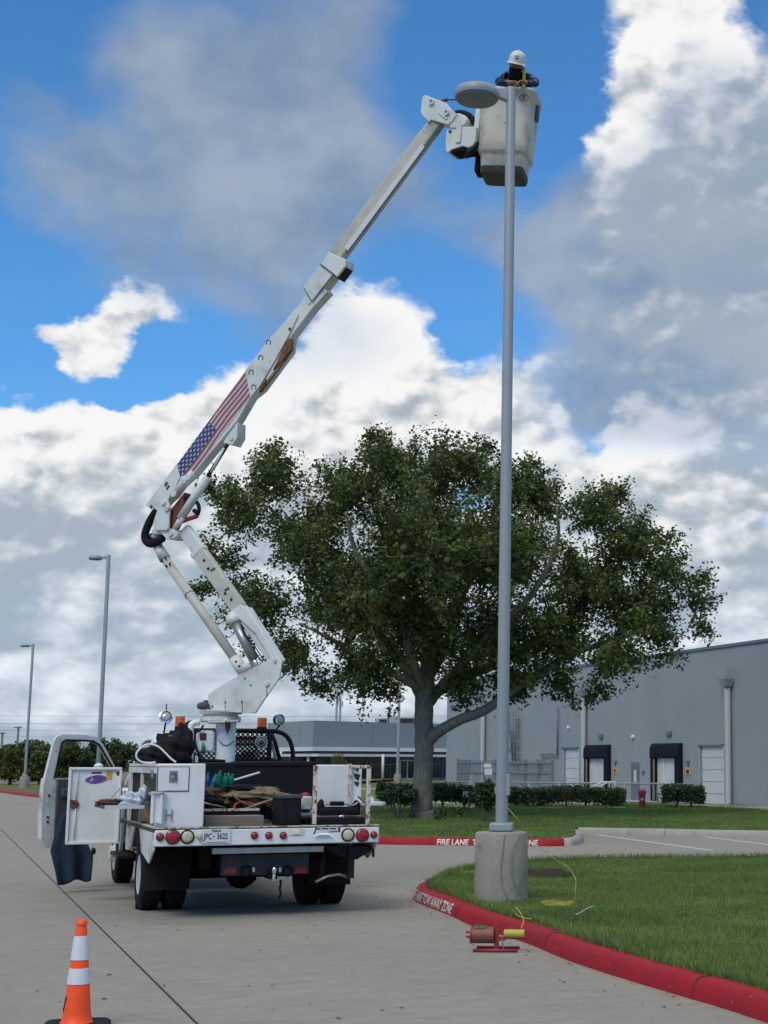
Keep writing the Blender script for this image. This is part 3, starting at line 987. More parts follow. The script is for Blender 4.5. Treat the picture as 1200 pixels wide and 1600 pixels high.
for (lx, ly, lr, nd) in LOBES:
    R = lr / PXM * 0.88
    nd = {4: 3, 3: 2}.get(nd, nd)
    for k in range(nd):
        dy = 0 if nd == 1 else (k - (nd - 1) / 2) * (R * 1.6)
        dy += rng.uniform(-0.4, 0.4)
        c = np.array(tp(lx + rng.uniform(-6, 6), ly + rng.uniform(-6, 6), dy))
        # shaded inner foliage
        nc = int(50 * R * R) + 5
        dc_ = rng.normal(size=(nc, 3))
        dc_ /= np.linalg.norm(dc_, axis=1)[:, None]
        inner_c.append(c + dc_ * (R * 0.70 * rng.uniform(0, 1, nc) ** 0.5)[:, None] * np.array([1, 1, 0.8]))
        # leafy branchlets reaching outwards and a little up
        nb = int(18 * R * R) + 6
        for q in range(nb):
            d = rng.normal(size=3) + np.array([0, 0, 0.28])
            d /= np.linalg.norm(d)
            d[2] *= 0.85
            L = R * rng.uniform(0.62, 1.18)
            bend = rng.normal(0, 0.16, 3) + np.array([0, 0, -0.10 if d[2] < 0.1 else 0.06])
            if q % 3 == 0:
                twig.tube([c, c + d * L * 0.5, c + d * L * 0.92 + bend * L * 0.8], [0.022, 0.014, 0.006], 4, False)
            nl = int(46 * L) + 22
            t_ = rng.uniform(0.30, 1.0, nl) ** 0.75
            # leaves gather in tufts along the branchlet
            tuft = np.round(t_ * 4 * max(1, L)) / (4 * max(1, L))
            t_ = np.clip(tuft + rng.normal(0, 0.035, nl), 0.15, 1.06)
            sp_ = (0.17 - 0.07 * t_)[:, None]
            pos = c + d * (t_ * L)[:, None] + bend * (t_ ** 2 * L)[:, None] + rng.normal(0, 1, (nl, 3)) * sp_
            cents.append(pos)
            biases.append(np.repeat((d * 0.3 + np.array([0, 0, 0.8]))[None], nl, 0))
cents = np.concatenate(cents)
biases = np.concatenate(biases)
leaves_mesh('crown', cents, biases, 0.112, M['leaf'], oak, rng, 0.35, 0.62)
leaves_mesh('inner_foliage', np.concatenate(inner_c), None, 0.20, M['leaf'], oak, rng, 0.35, 0.7)
tag(twig.build('twig', M['bark'], oak), kind='stuff')
print('OAK LEAVES', len(cents))


# ------------------------------------------------------------------ hedges, shrubs
def leaf_volume(name, c, s, n, size, mat, parent, seed, round_=0.25, holes=0.0):
    r_ = np.random.default_rng(seed)
    u = r_.uniform(-1, 1, (n, 3))
    ax = r_.integers(0, 3, n)
    sg = np.sign(r_.uniform(-1, 1, n))
    shell = r_.uniform(0.72, 1.06, n) * sg
    u[np.arange(n), ax] = shell
    # round the corners
    L = np.linalg.norm(u, axis=1)
    cap = 1.0 + (math.sqrt(3) - 1) * (1 - round_)
    f = np.minimum(1, cap / np.maximum(L, 1e-6))
    u *= f[:, None]
    p = np.array(c) + u * np.array(s) / 2
    w = 1 + 0.0 * p[:, 0]
    p[:, 2] += 0.05 * np.sin(p[:, 0] * 2.3 + seed) + r_.normal(0, 0.03, n)
    p += r_.normal(0, 0.03, p.shape)
    return leaves_mesh(name, p, None, size, mat, parent, r_, 0.4, 0.6)


def hedge(label, px0, px1, ytop, ybot, D, depth, seed, cat='hedge', name='hedge', gap=0.12, group=None):
    a, b = at(px0, ybot, D), at(px1, ytop, D)
    z0, z1 = a.z, b.z
    base = Vector(((a.x + b.x) / 2, D + depth / 2, z0))
    e = tag(empty(name, base), label, cat, group)
    wd = b.x - a.x
    h = z1 - z0
    n = int((wd * h * 2 + wd * depth + h * depth * 2) * 700)
    leaf_volume('foliage', (0, 0, gap + (h - gap) / 2), (wd, depth, h - gap), n, 0.085, M['leaf_hedge'], e, seed)
    m_ = MB().box((0, 0, gap + (h - gap) / 2 + 0.02), (wd * 0.86, depth * 0.72, (h - gap) * 0.78))
    m_.build('dark_core', M['soil'], e, bevel=0.08)  # plain dark box filling the inside of the hedge
    r_ = random.Random(seed)
    for k in range(max(2, int(wd / 0.7))):
        x = -wd / 2 + wd * (k + 0.5) / max(2, int(wd / 0.7)) + r_.uniform(-.1, .1)
        MB().tube([(x, 0, -0.08), (x + r_.uniform(-.1, .1), r_.uniform(-.1, .1), gap + 0.15)], [0.035, 0.025], 6).build('stem', M['bark'], e, smooth=True)
    return e


hedge('long clipped dark green hedge right of the lamp pole', 792, 972, 1232, 1259, 52, 1.0, 1)
hedge('short clipped dark green hedge near the red bollard', 1037, 1100, 1231, 1259, 51, 1.1, 2)
hedge('low dark hedge between the tree trunk and the red sign', 676, 738, 1229, 1258, 48, 1.0, 3)
hedge('low dark hedge left of the tree trunk', 588, 652, 1226, 1256, 47, 1.2, 4)


def shrub(label, px, ytop, ybot, wpx, D, seed, stems=5, gapf=0.4, mat='leaf_hedge', dens=1.0):
    b = at(px, ybot, D)
    t = at(px, ytop, D)
    e = tag(empty('shrub', (b.x, D, b.z)), label, 'shrub')
    h = t.z - b.z
    w_ = wpx * D / FPX
    r_ = np.random.default_rng(seed)
    n = int(2600 * dens * w_ * h)
    u = r_.normal(size=(n, 3))
    u /= np.linalg.norm(u, axis=1)[:, None]
    rr = r_.uniform(0.35, 1.0, n) ** 0.6 * (1 + 0.22 * np.sin(u[:, 0] * 5 + seed) * np.cos(u[:, 2] * 6))
    p = u * rr[:, None] * np.array([w_ / 2, w_ / 2, h * (1 - gapf) / 2]) + np.array([0, 0, h * (gapf + (1 - gapf) / 2)])
    leaves_mesh('foliage', p, None, 0.08, M[mat], e, r_, 0.4, 0.6)
    for k in range(stems):
        a = 2 * math.pi * k / stems + seed
        MB().tube([(0.06 * math.cos(a), 0.06 * math.sin(a), -0.05), (w_ * .16 * math.cos(a), w_ * .16 * math.sin(a), h * gapf * 0.8), (w_ * .26 * math.cos(a), w_ * .26 * math.sin(a), h * 0.7)],
                  [0.022, 0.018, 0.01], 6).build('stem', M['bark'], e, smooth=True)
    return e


shrub('bushy shrub with bare stems just right of the truck', 622, 1224, 1283, 62, 42, 5, 7, 0.42)
shrub('dark shrub with pale stem beside the lamp pole', 757, 1219, 1288, 44, 40.5, 6, 4, 0.32)
shrub('small low plant at the right foot of the tree', 687, 1262, 1286, 22, 41, 8, 4, 0.1, 'leaf', 0.5)
shrub('sparse low plant between tree and pale stemmed shrub', 716, 1262, 1280, 16, 42, 9, 4, 0.1, 'leaf', 0.5)
shrub('light green young tree standing before the office windows', 528, 1174, 1218, 26, 120, 10, 4, 0.1, 'leaf_yel', 0.25)

# bed of pale stones behind the hedges
m_ = MB()
a, b, c, d = gnd(585, 1262, .2), gnd(980, 1261, .25), gnd(960, 1254, .25), gnd(590, 1254, .2)
m_.add([(p.x, p.y, float(lawn_z(p.x, p.y)) + 0.012) for p in (a, b, c, d)], [(0, 1, 2, 3)])
tag(m_.build('gravel_bed', M['mulch']), kind='structure')


# ------------------------------------------------------------------ distant trees on the left
def far_tree(label, px, ytop, ybot, wpx, D, seed, mat='leaf_far', spiky=False, name='distant_tree', leaf=0.30, n=2600):
    b = at(px, ybot, D)
    b.z = 0.0
    t = at(px, ytop, D)
    h = t.z
    w_ = wpx * D / FPX
    e = tag(empty(name, (b.x, D, 0)), label, 'tree', 'trees along the far left edge')
    r_ = np.random.default_rng(seed)
    MB().tube([(0, 0, -0.1), (0.05, 0, h * 0.35), (0, 0.05, h * 0.7)], [0.16, 0.12, 0.05], 7).build('trunk', M['bark'], e, smooth=True)
    pts = []
    nb = 11
    for k in range(nb):
        if k == 0:
            cc = np.array([0, 0, h * 0.8])
        else:
            cc = np.array([r_.uniform(-.36, .36) * w_, r_.uniform(-.3, .3) * w_, h * r_.uniform(0.30, 0.80)])
        rr = np.array([w_ * .24, w_ * .24, h * .2]) * r_.uniform(0.7, 1.1)
        u = r_.normal(size=(n // nb, 3))
        u /= np.linalg.norm(u, axis=1)[:, None]
        if spiky:
            u *= r_.uniform(0.4, 1.2, (len(u), 1))
        pts.append(cc + u * rr * r_.uniform(0.6, 1.05, (len(u), 1)))
    leaves_mesh('crown', np.concatenate(pts), None, leaf, M[mat], e, r_, 0.4, 0.2 if spiky else 0.65)
    return e


FT = [('dark distant tree at the very left edge', -6, 1163, 62, 140, 'leaf_far', 0), ('dark distant tree behind the far lamp pole', 44, 1150, 74, 142, 'leaf_far', 0),
      ('spiky palm like distant tree above the open cab door', 110, 1139, 60, 150, 'leaf_far', 1), ('dark distant tree seen right of the cab door top', 150, 1144, 70, 146, 'leaf_far', 0),
      ('dark distant tree between the cab door and the service box', 185, 1153, 62, 150, 'leaf_far', 0), ('low distant tree behind the black bag', 228, 1165, 70, 150, 'leaf_far', 0),
      ('low dark distant tree behind the boom column', 300, 1170, 90, 155, 'leaf_far', 0), ('low dark distant tree behind the cab rack', 385, 1172, 90, 155, 'leaf_far', 0),
      ('yellow green young tree left of the far lamp pole', 16, 1160, 46, 112, 'leaf_yel', 0), ('yellow green young tree right of the far lamp pole', 62, 1172, 36, 112, 'leaf_yel', 0),
      ('yellow green young tree seen through the door window', 106, 1162, 46, 112, 'leaf_yel', 0), ('dark distant tree low behind the door window', 80, 1156, 60, 130, 'leaf_far', 0)]
for i, (lb, px, yt, w_, D, mt, spk) in enumerate(FT):
    far_tree(lb, px, yt + (6 if mt == 'leaf_far' else 2), 1212, w_, D, 30 + i, mt, bool(spk), leaf=0.34 if D > 120 else 0.26)

# a far-off wood closing the horizon
rw = np.random.default_rng(77)
nw = 30000
ang = rw.uniform(-1.25, 1.0, nw)
dist = rw.uniform(262, 300, nw)
hmax = 2.9 + 1.1 * np.sin(ang * 31) + 0.9 * np.sin(ang * 83 + 1) + 0.6 * np.sin(ang * 190)
wx, wy = np.sin(ang) * dist, np.cos(ang) * dist
wz = hmax * rw.uniform(0, 1, nw) ** 0.7 + rw.normal(0, 0.2, nw)
wd_ = leaves_mesh('woodland', np.stack([wx, wy, wz], 1), None, 1.0, M['leaf_far'], None, rw, 0.4, 0.7)
tag(wd_, 'far-off dark wood along the horizon', 'wood', kind='stuff')

# ------------------------------------------------------------------ utility poles and lines
for lb, px, yt in (('wooden utility pole at the left edge above the trees', 4, 1144), ('wooden utility pole with crossarm left of the far lamp', 29, 1135)):
    D = 210
    t = at(px, yt, D)
    e = tag(empty('utility_pole', (t.x, D, 0)), lb, 'utility pole', 'utility poles')
    MB().tube([(0, 0, -0.3), (0, 0, t.z)], [0.2, 0.14], 8).build('post', M['bark'], e, smooth=True)
    MB().box((0, -0.2, t.z - 0.15), (1.05, 0.12, 0.14)).build('crossarm', M['bark'], e)
for i, (y0, y1) in enumerate(((1113, 1116), (1125.5, 1127), (1136, 1138), (1146, 1147))):
    D = 205
    a, b = at(-30, y0, D), at(640, y1, D)
    a, b = a + (a - b) * 1.2, b + (b - a) * 0.6
    P_ = [a.lerp(b, k / 14) - Vector((0, 0, 0.45 * math.sin(math.pi * k / 14))) for k in range(15)]
    o = MB().tube(P_, 0.013 if i != 1 else 0.022, 5).build('power_line', M['black'])
    tag(o, ['topmost', 'second and thickest', 'third', 'lowest'][i] + ' power line strung behind the boom', 'power line', 'power lines')

# ------------------------------------------------------------------ warehouse on the right
WA, WB = at(697, 1193, 81), at(1200, 1193, 52)
WA.z = WB.z = 0
wdir = (WB - WA).normalized()
wrot = math.atan2(wdir.y, wdir.x)
wn = Vector((wdir.y, -wdir.x, 0))          # towards the camera
ware = empty('warehouse', WA, wrot)
tag(ware, 'large windowless grey warehouse with dock doors on the right', 'building')


def wp(px, py):
    """(distance along the wall, height) of a photographed point on the wall's face"""
    r = ray(px, py)
    o = Vector((0, 0, CAMH))
    t = (WA - o).dot(wn) / r.dot(wn)
    p = o + r * t
    return (p - WA).dot(wdir), p.z


HW = wp(1120, 1013)[1]
LW = 48.0
GZ = 0.18
m_ = MB()
m_.bx(0, LW, 0.0, 30, -0.3, HW)
m_.build('wall', M['wall'], ware)
MB().bx(-0.04, LW, -0.05, 0.25, HW + 0.003, HW + 0.10).build('coping', M['greymetal'], ware)


def wrect(name, x0, x1, y0, y1, mat, d0=-0.06, d1=0.003, parent=None, zmin=None, bevel=0.0):
    s0_, zt = wp(x0, y0)
    s1_, _ = wp(x1, y0)
    zb = wp((x0 + x1) / 2, y1)[1] if zmin is None else zmin
    return MB().bx(s0_, s1_, d0, d1, zb, zt).build(name, mat, parent or ware, bevel=bevel)


def wbar(name, x0, y0, x1, y1, r, mat, off=0.10, parent=None):
    a, b = wp(x0, y0), wp(x1, y1)
    return MB().tube([(a[0], -off, a[1]), (b[0], -off, b[1])], r, 8).build(name, mat, parent or ware, smooth=True)


for (x0, x1, yt) in ((880.5, 905, 1169), (1093.5, 1131.5, 1165)):
    d = wrect('dock_door', x0 + 4.5, x1, yt + 1, 1258, M['doorwhite'], -0.03, 0.02, zmin=GZ)
    wrect('door_frame', x0, x0 + 3.6, yt, 1258, M['pipe'], -0.09, 0.02, d, GZ)
    wrect('door_frame', x0, x1, yt - 1.2, yt + 0.6, M['greymetal'], -0.12, 0.02, d)
    s0_, zt = wp(x0 + 4.5, yt)
    s1_, _ = wp(x1, yt)
    for k in range(1, 5):
        z = GZ + (zt - GZ) * k / 5
        MB().bx(s0_ + 0.02, s1_ - 0.02, -0.036, -0.028, z - 0.012, z + 0.012).build('panel_seam', M['pipe'], d)
for (x0, x1, yt, yb) in ((917.5, 955, 1164, 1251), (1022, 1067, 1161.5, 1253)):
    s0_, zt = wp(x0, yt)
    s1_, _ = wp(x1, yt)
    w_ = s1_ - s0_
    e = MB()
    # hooded head curtain, sagging at its lower edge
    hh = (zt - GZ) * 0.24
    prof = [(0, zt), (-0.14, zt - 0.03), (-0.21, zt - 0.16), (-0.22, zt - hh), (-0.14, zt - hh - 0.03), (0, zt - hh)]
    e.prism([(s0_, y, z) for y, z in prof], (w_, 0, 0))
    sh = e.build('dock_shelter', M['padblack'], ware, bevel=0.03)
    MB().bx(s0_, s0_ + w_ * 0.16, -0.18, 0, GZ, zt - hh + 0.02).build('side_curtain', M['padblack'], sh, bevel=0.02)
    MB().bx(s1_ - w_ * 0.16, s1_, -0.18, 0, GZ, zt - hh + 0.02).build('side_curtain', M['padblack'], sh, bevel=0.02)
    MB().bx(s0_ + w_ * 0.165, s1_ - w_ * 0.165, -0.06, 0.0, GZ, zt - hh).build('door_panel', M['doorwhite'], sh)
    MB().bx(s0_ + w_ * 0.36, s0_ + w_ * 0.42, -0.09, -0.05, GZ, zt - hh).build('door_track', M['whitetrim'], sh)
    for k in (0.14,):
        MB().bx(s0_ + w_ * (k - 0.02), s0_ + w_ * (k + 0.02), -0.195, -0.175, GZ + 0.1, zt - hh - 0.05).build('guide_stripe', M['guide'], sh)
# man door
d = wrect('man_door', 988, 999, 1191, 1251, M['greymetal'], -0.05, 0.02, zmin=GZ)
wrect('window', 992.4, 996, 1203, 1222, M['whitetrim'], -0.056, -0.045, d)
wrect('frame', 987, 988, 1190, 1251, M['pipe'], -0.07, 0.02, d, GZ)
# signs beside the shelters
for (cx, cy, s_) in ((962, 1193, 5), (1075.5, 1193.5, 6.5), (1005.5, 1208, 5)):
    q = [wp(cx - s_ / 2, cy - s_ * .7), wp(cx + s_ / 2, cy - s_ * .7), wp(cx, cy + s_ * .7)]
    MB().prism([(a, -0.03, z) for a, z in q], (0, 0.028, 0)).build('blue_sign', pm('sign_blue', (0.09, 0.12, 0.24), 0.5) if 'sb' not in M else M['sb'], ware)
for (x0, x1, y0, y1) in ((959.5, 964.5, 1200, 1208.5), (1072, 1079, 1200.5, 1211)):
    s_ = wrect('yellow_sign', x0, x1, y0, y1, M['yellow'], -0.03, 0.0)
    wrect('sign_print', x0 + 1.5, x1 - 1.5, y0 + 2.2, y1 - 2.2, M['ink'], -0.034, -0.029, s_)
wrect('vent', 937, 943, 1147.5, 1153, M['greymetal'], -0.08, 0)
wrect('vent', 1042.5, 1050, 1142.5, 1149, M['greymetal'], -0.08, 0)
for cx, cy in ((990, 1150), (889, 1136)):
    a = wp(cx, cy)
    cmx = MB().lathe([(0.09, 0), (0.085, 0.06), (0.06, 0.11), (0.01, 0.13)], (a[0], 0, a[1]), (0, -0.6, -0.8), 12).build('camera_dome', M['whiteplastic'], ware, smooth=True)
# downpipes with collector heads
for (cx, yt, yh, yb) in ((757, 1112, 1112, 1190), (914.5, 1064, 1088, 1246), (1140, 1043, 1073, 1256)):
    cx += 2.6
    a, b = wp(cx, yh), wp(cx + (2 if yb > 1200 else 0), yb)
    p = MB().tube([(a[0], -0.16, a[1] + 0.1), (a[0], -0.16, GZ + 0.15), (a[0] + 0.1, -0.3, GZ)], 0.115, 10).build('downpipe', M['pipe'], ware, smooth=True)
    if yt != yh:
        zt, zh = wp(cx, yt)[1], a[1]
        MB().loft([[(a[0] + sx * w_, -0.16 + sy * w_ * 0.8 - 0.02, z) for sx, sy in ((-1, -1), (1, -1), (1, 1), (-1, 1))] for w_, z in ((0.15, zh), (0.25, zh + (zt - zh) * .4), (0.25, zt))]).build('collector_head', M['pipe'], p)
    # conduits, wall ladder and gutter pipes left of the doors
for q in ((874, 1103, 874, 1178), (874, 1178, 849, 1179), (849, 1179, 849, 1206), (802, 1110, 802, 1169), (802, 1169, 793, 1168), (789, 1110, 789, 1142), (797, 1110, 797, 1142)):
    wbar('conduit', *q, 0.035, M['greymetal'])
for x in (808.5, 812.5):
    wbar('ladder_rail', x, 1112, x, 1192, 0.05, M['greymetal'], 0.25)
for k in range(5):
    y = 1124 + k * 18
    wbar('ladder_bracket', 795 if k == 1 else 807, y, 816, y, 0.045, M['greymetal'], 0.2)
# grey louvred gate and picket fence at the left end
fe = tag(empty('picket_fence', (0, 0, 0)), 'grey steel picket fence before the warehouse left end', 'fence')


def yv(px, py, Y):
    return at(px, py, Y)


FY = 64.0
rails, pk = MB(), MB()
za, zb = yv(740, 1190, FY).z, GZ
for y in (1191.5, 1207):
    a, b = yv(716, y, FY + 4), yv(864, y + 1.5, FY - 2)
    MB().tube([a, b], 0.03, 6).build('rail', M['greymetal'], fe)
for k in range(60):
    f = k / 59
    x = 716 + 148 * f
    D = FY + 4 - 6 * f
    t = yv(x, 1187.5 + 2 * f, D)
    pk.bx(t.x - 0.018, t.x + 0.018, D - 0.015, D + 0.015, 0.1, t.z)
tag(pk.build('picket', M['greymetal'], fe), kind='stuff')
for x in (716, 775, 822, 841, 864):
    f = (x - 716) / 148
    D = FY + 4 - 6 * f
    t = yv(x, 1187 + 2 * f, D)
    MB().bx(t.x - 0.06, t.x + 0.06, D - 0.06, D + 0.06, 0.05, t.z + 0.05).build('post', M['greymetal'], fe)
wrect('louvre_door', 717, 736, 1187, 1240, M['greymetal'], -0.05, 0.0, zmin=GZ)
for (x0, x1, y0, y1) in ((757, 769, 1201, 1211), (756, 768, 1193, 1199)):
    a, b = yv(x0, y1, 62), yv(x1, y0, 62)
    o = MB().bx(a.x, b.x, 61.97, 62.0, a.z, b.z).build('fence_notice', M['plate'])
    tag(o, 'lower white notice on the picket fence' if y0 > 1200 else 'upper pale notice on the picket fence', 'sign')
# handrail in front of the docks
ra = tag(empty('handrail', (0, 0, 0)), 'pale grey pipe handrail in front of the dock doors', 'railing')
A_, B_ = yv(690, 1222, 61), yv(1083, 1224.5, 54.2)
zt = (A_.z + B_.z) / 2
for z in (zt, GZ + 0.12):
    MB().tube([(A_.x, A_.y, z), (B_.x, B_.y, z)], 0.03, 8).build('rail', M['rail'], ra, smooth=True)
NPOST = 9
bal = MB()
for k in range(NPOST):
    p = A_.lerp(B_, k / (NPOST - 1))
    MB().cyl((p.x, p.y, GZ - 0.1), (p.x, p.y, zt), 0.032, n=8).build('post', M['rail'], ra, smooth=True)
for k in range(72):
    p = A_.lerp(B_, (k + 0.5) / 72)
    bal.box((p.x, p.y, (zt + GZ + 0.12) / 2), (0.016, 0.016, zt - GZ - 0.14))
tag(bal.build('baluster', M['rail'], ra), kind='stuff')
st = tag(empty('stair_handrail', (0, 0, 0)), 'white sloping stair handrail by the left dock shelter', 'railing')
for dx in (0, 9):
    MB().tube([yv(920 + dx, 1233, 56), yv(941 + dx, 1222, 56), yv(952 + dx, 1221.5, 56), yv(952 + dx, 1235, 56)], 0.03, 8).build('rail', M['whitetrim'], st, smooth=True)
# walkway
m_ = MB()
q = [WA + wdir * s + wn * d for s, d in ((4, 0.0), (46, 0.0), (46, 1.8), (4, 1.8))]
m_.prism([(p.x, p.y, 0.17) for p in q], (0, 0, 0.08))
tag(m_.build('walkway', M['curbgrey']), kind='structure')
# red bollard
b = gnd(1003.5, 1263.5, 0.215)
e = tag(empty('bollard', b), 'red standpipe bollard on the lawn between the hedges', 'bollard')
hb = at(1003.5, 1233, b.y).z - b.z
MB().lathe([(0.10, -0.1), (0.10, hb * .72), (0.13, hb * .73), (0.13, hb * .9), (0.09, hb * .97), (0.02, hb)], (0, 0, 0), n=16).build('post', M['redsteel'], e, smooth=True, auto=40)
MB().lathe([(0.05, 0), (0.05, 0.12), (0.03, 0.14)], (0, -0.09, hb * .45), (0, -1, 0), 10).build('outlet', M['steel'], e, smooth=True, auto=40)
# fire connection sign and white marker posts
b = at(733, 1241, 46.5)
e = tag(empty('fire_sign', (b.x, b.y, 0.2)), 'small red sign with white FDC letters in the shrubs', 'sign')
zc = b.z - 0.2
MB().box((0, 0, zc), (0.34, 0.02, 0.18)).build('panel', M['redsteel'], e)
MB().cyl((0, 0.03, -0.2), (0, 0.03, zc), 0.025, n=8).build('post', M['redsteel'], e)
put_text('fdc_lettering', 'FDC', 0.20, frame((0, -0.013, zc), (1, 0, 0), (0, 0, 1)), M['whitepaint'], e, bold=0.006)
for lb, px, yt, yb in (('white marker post left of the pale stemmed shrub', 737, 1209, 1245), ('white marker post behind the pale stemmed shrub', 763, 1209, 1245)):
    D = 50
    a = at(px, yt, D)
    o = MB().lathe([(0.055, 0), (0.055, a.z - 0.2), (0.04, a.z - 0.17)], (a.x, D, 0.15), n=12).build('marker_post', M['whitetrim'], smooth=True, auto=40)
    tag(o, lb, 'post', 'white marker posts')

# ------------------------------------------------------------------ office building behind the tree
off = tag(empty('office_building', (0, 0, 0)), 'low grey office with white canopy and dark windows behind the tree', 'building')
OC = at(494, 1193, 150)
OL = at(440, 1193, 158)
OR = at(712, 1193, 166)
for p in (OC, OL, OR):
    p.z = 0
ZR = at(494, 1126.5, 150).z
ZF = at(494, 1166.5, 150).z
ZG = -0.05


def face(name, A, B, z0, z1, d0, d1, mat, parent, bevel=0.0):
    """a box along A-B, from d0 to d1 outwards"""
    t = (B - A).normalized()
    n_ = Vector((t.y, -t.x, 0))
    q = [A + n_ * d0, B + n_ * d0, B + n_ * d1, A + n_ * d1]
    return MB().prism([(p.x, p.y, z0) for p in q], (0, 0, z1 - z0)).build(name, mat, parent, bevel=bevel)


tL, tR = (OC - OL).normalized(), (OR - OC).normalized()
nL, nR = Vector((tL.y, -tL.x, 0)), Vector((tR.y, -tR.x, 0))
m_ = MB()
m_.prism([(p.x, p.y, ZG) for p in (OL, OC, OR, OR + Vector((0, 40, 0)), OL + Vector((0, 40, 0)))], (0, 0, ZF - ZG))
m_.build('wall', M['wall2'], off)
m_ = MB()
OUT = 1.6
L2, C2, R2 = OL + nL * OUT, OC + (nL + nR).normalized() * OUT * 1.03, OR + nR * OUT
m_.prism([(p.x, p.y, ZF) for p in (L2, C2, R2, OR + Vector((0, 38, 0)), OL + Vector((0, 38, 0)))], (0, 0, ZR - ZF))
fas = m_.build('fascia', M['wall2'], off)
for A, B, n_ in ((L2, C2, nL), (C2, R2, nR)):
    for k in (0.36, 0.72):
        p = A.lerp(B, k)
        face('panel_joint', p, p + (B - A).normalized() * 0.04, ZF + 0.1, ZR - 0.02, 0.0, 0.012, M['greymetal'], fas)
    face('gutter', A, B, ZF - 0.42, ZF - 0.02, -0.3, 0.05, M['whitetrim'], off)
    face('canopy_edge', A + n_ * 0.7, B + n_ * 0.7, ZF - 0.95, ZF - 0.70, -2.2, 0.0, M['whitetrim'], off)
# glazing
for A, B, segs in ((OL, OC, 3), (OC, OR, 9)):
    for k in range(segs):
        a, b = A.lerp(B, k / segs), A.lerp(B, (k + 1) / segs)
        t = (b - a).normalized()
        w = face('window', a + t * 0.1, b - t * 0.1, ZG + 0.25, ZF - 0.90, 0.0, 0.06, M['darkglass'], off)
        face('mullion', a - t * 0.05, a + t * 0.05, ZG, ZF - 0.95, 0.06, 0.14, M['greymetal'], w)
        face('transom', a, b, ZG + 1.55, ZG + 1.63, 0.06, 0.11, M['greymetal'], w)
        mid = a.lerp(b, 0.5)
        face('mullion', mid - t * 0.03, mid + t * 0.03, ZG + 0.45, ZF - 0.95, 0.06, 0.10, M['greymetal'], w)
for px in (481, 598):
    D = 148.5 if px < 490 else 154
    a = at(px, 1200, D)
    MB().cyl((a.x, D, ZG), (a.x, D, ZF - 0.7), 0.13, n=10).build('column', M['whitetrim'], off, smooth=True)
f = (at(627, 1200, 161).x - OC.x) / (OR.x - OC.x)
g = (at(646, 1200, 161).x - OC.x) / (OR.x - OC.x)
a, b = OC.lerp(OR, f), OC.lerp(OR, g)
dr = face('entrance_door', a, b, ZG, ZG + 2.0, 0.06, 0.14, M['darkglass'], off)
t = (b - a).normalized()
for k in (0, 0.5, 1):
    p = a.lerp(b, k)
    face('door_stile', p - t * 0.07, p + t * 0.07, ZG, ZG + 2.05, 0.14, 0.19, M['whitetrim'], dr)
face('door_rail', a, b, ZG + 1.95, ZG + 2.08, 0.14, 0.18, M['whitetrim'], dr)
face('door_rail', a, b, ZG, ZG + 0.22, 0.14, 0.18, M['whitetrim'], dr)
for x0, x1, y0 in ((586, 606, 1122.5), (608, 648, 1121)):
    a, b = at(x0, y0, 166), at(x1, y0, 166)
    u = MB().bx(a.x, b.x, 166, 168, ZR - 0.2, a.z).build('rooftop_unit', M['pipe'], off)
    MB().bx(a.x + (b.x - a.x) * .35, b.x - 0.12, 165.95, 166.0, ZR + 0.05, a.z - 0.1).build('grille', M['darkglass'], u)
for px, yt, lb in ((527.5, 1048, 'left one of two thin masts behind the office'), (533, 1058, 'right one of two thin masts behind the office')):
    D = 200
    t = at(px, yt, D)
    e = tag(empty('radio_mast', (t.x, D, 0)), lb, 'mast', 'thin masts behind the office')
    MB().tube([(0, 0, -0.2), (0, 0, t.z)], [0.17, 0.13], 8).build('pole', M['pole'], e, smooth=True)
    za = at(px, 1092 if px < 530 else 1100, D).z
    for k in (-1, 0, 1):
        MB().bx(k * 0.3 - 0.07, k * 0.3 + 0.07, -0.3, -0.18, za - 0.4, za + 0.4).build('antenna', M['pole'], e)
    MB().bx(-0.4, 0.4, -0.2, -0.1, za - 0.04, za + 0.04).build('bracket', M['pole'], e)

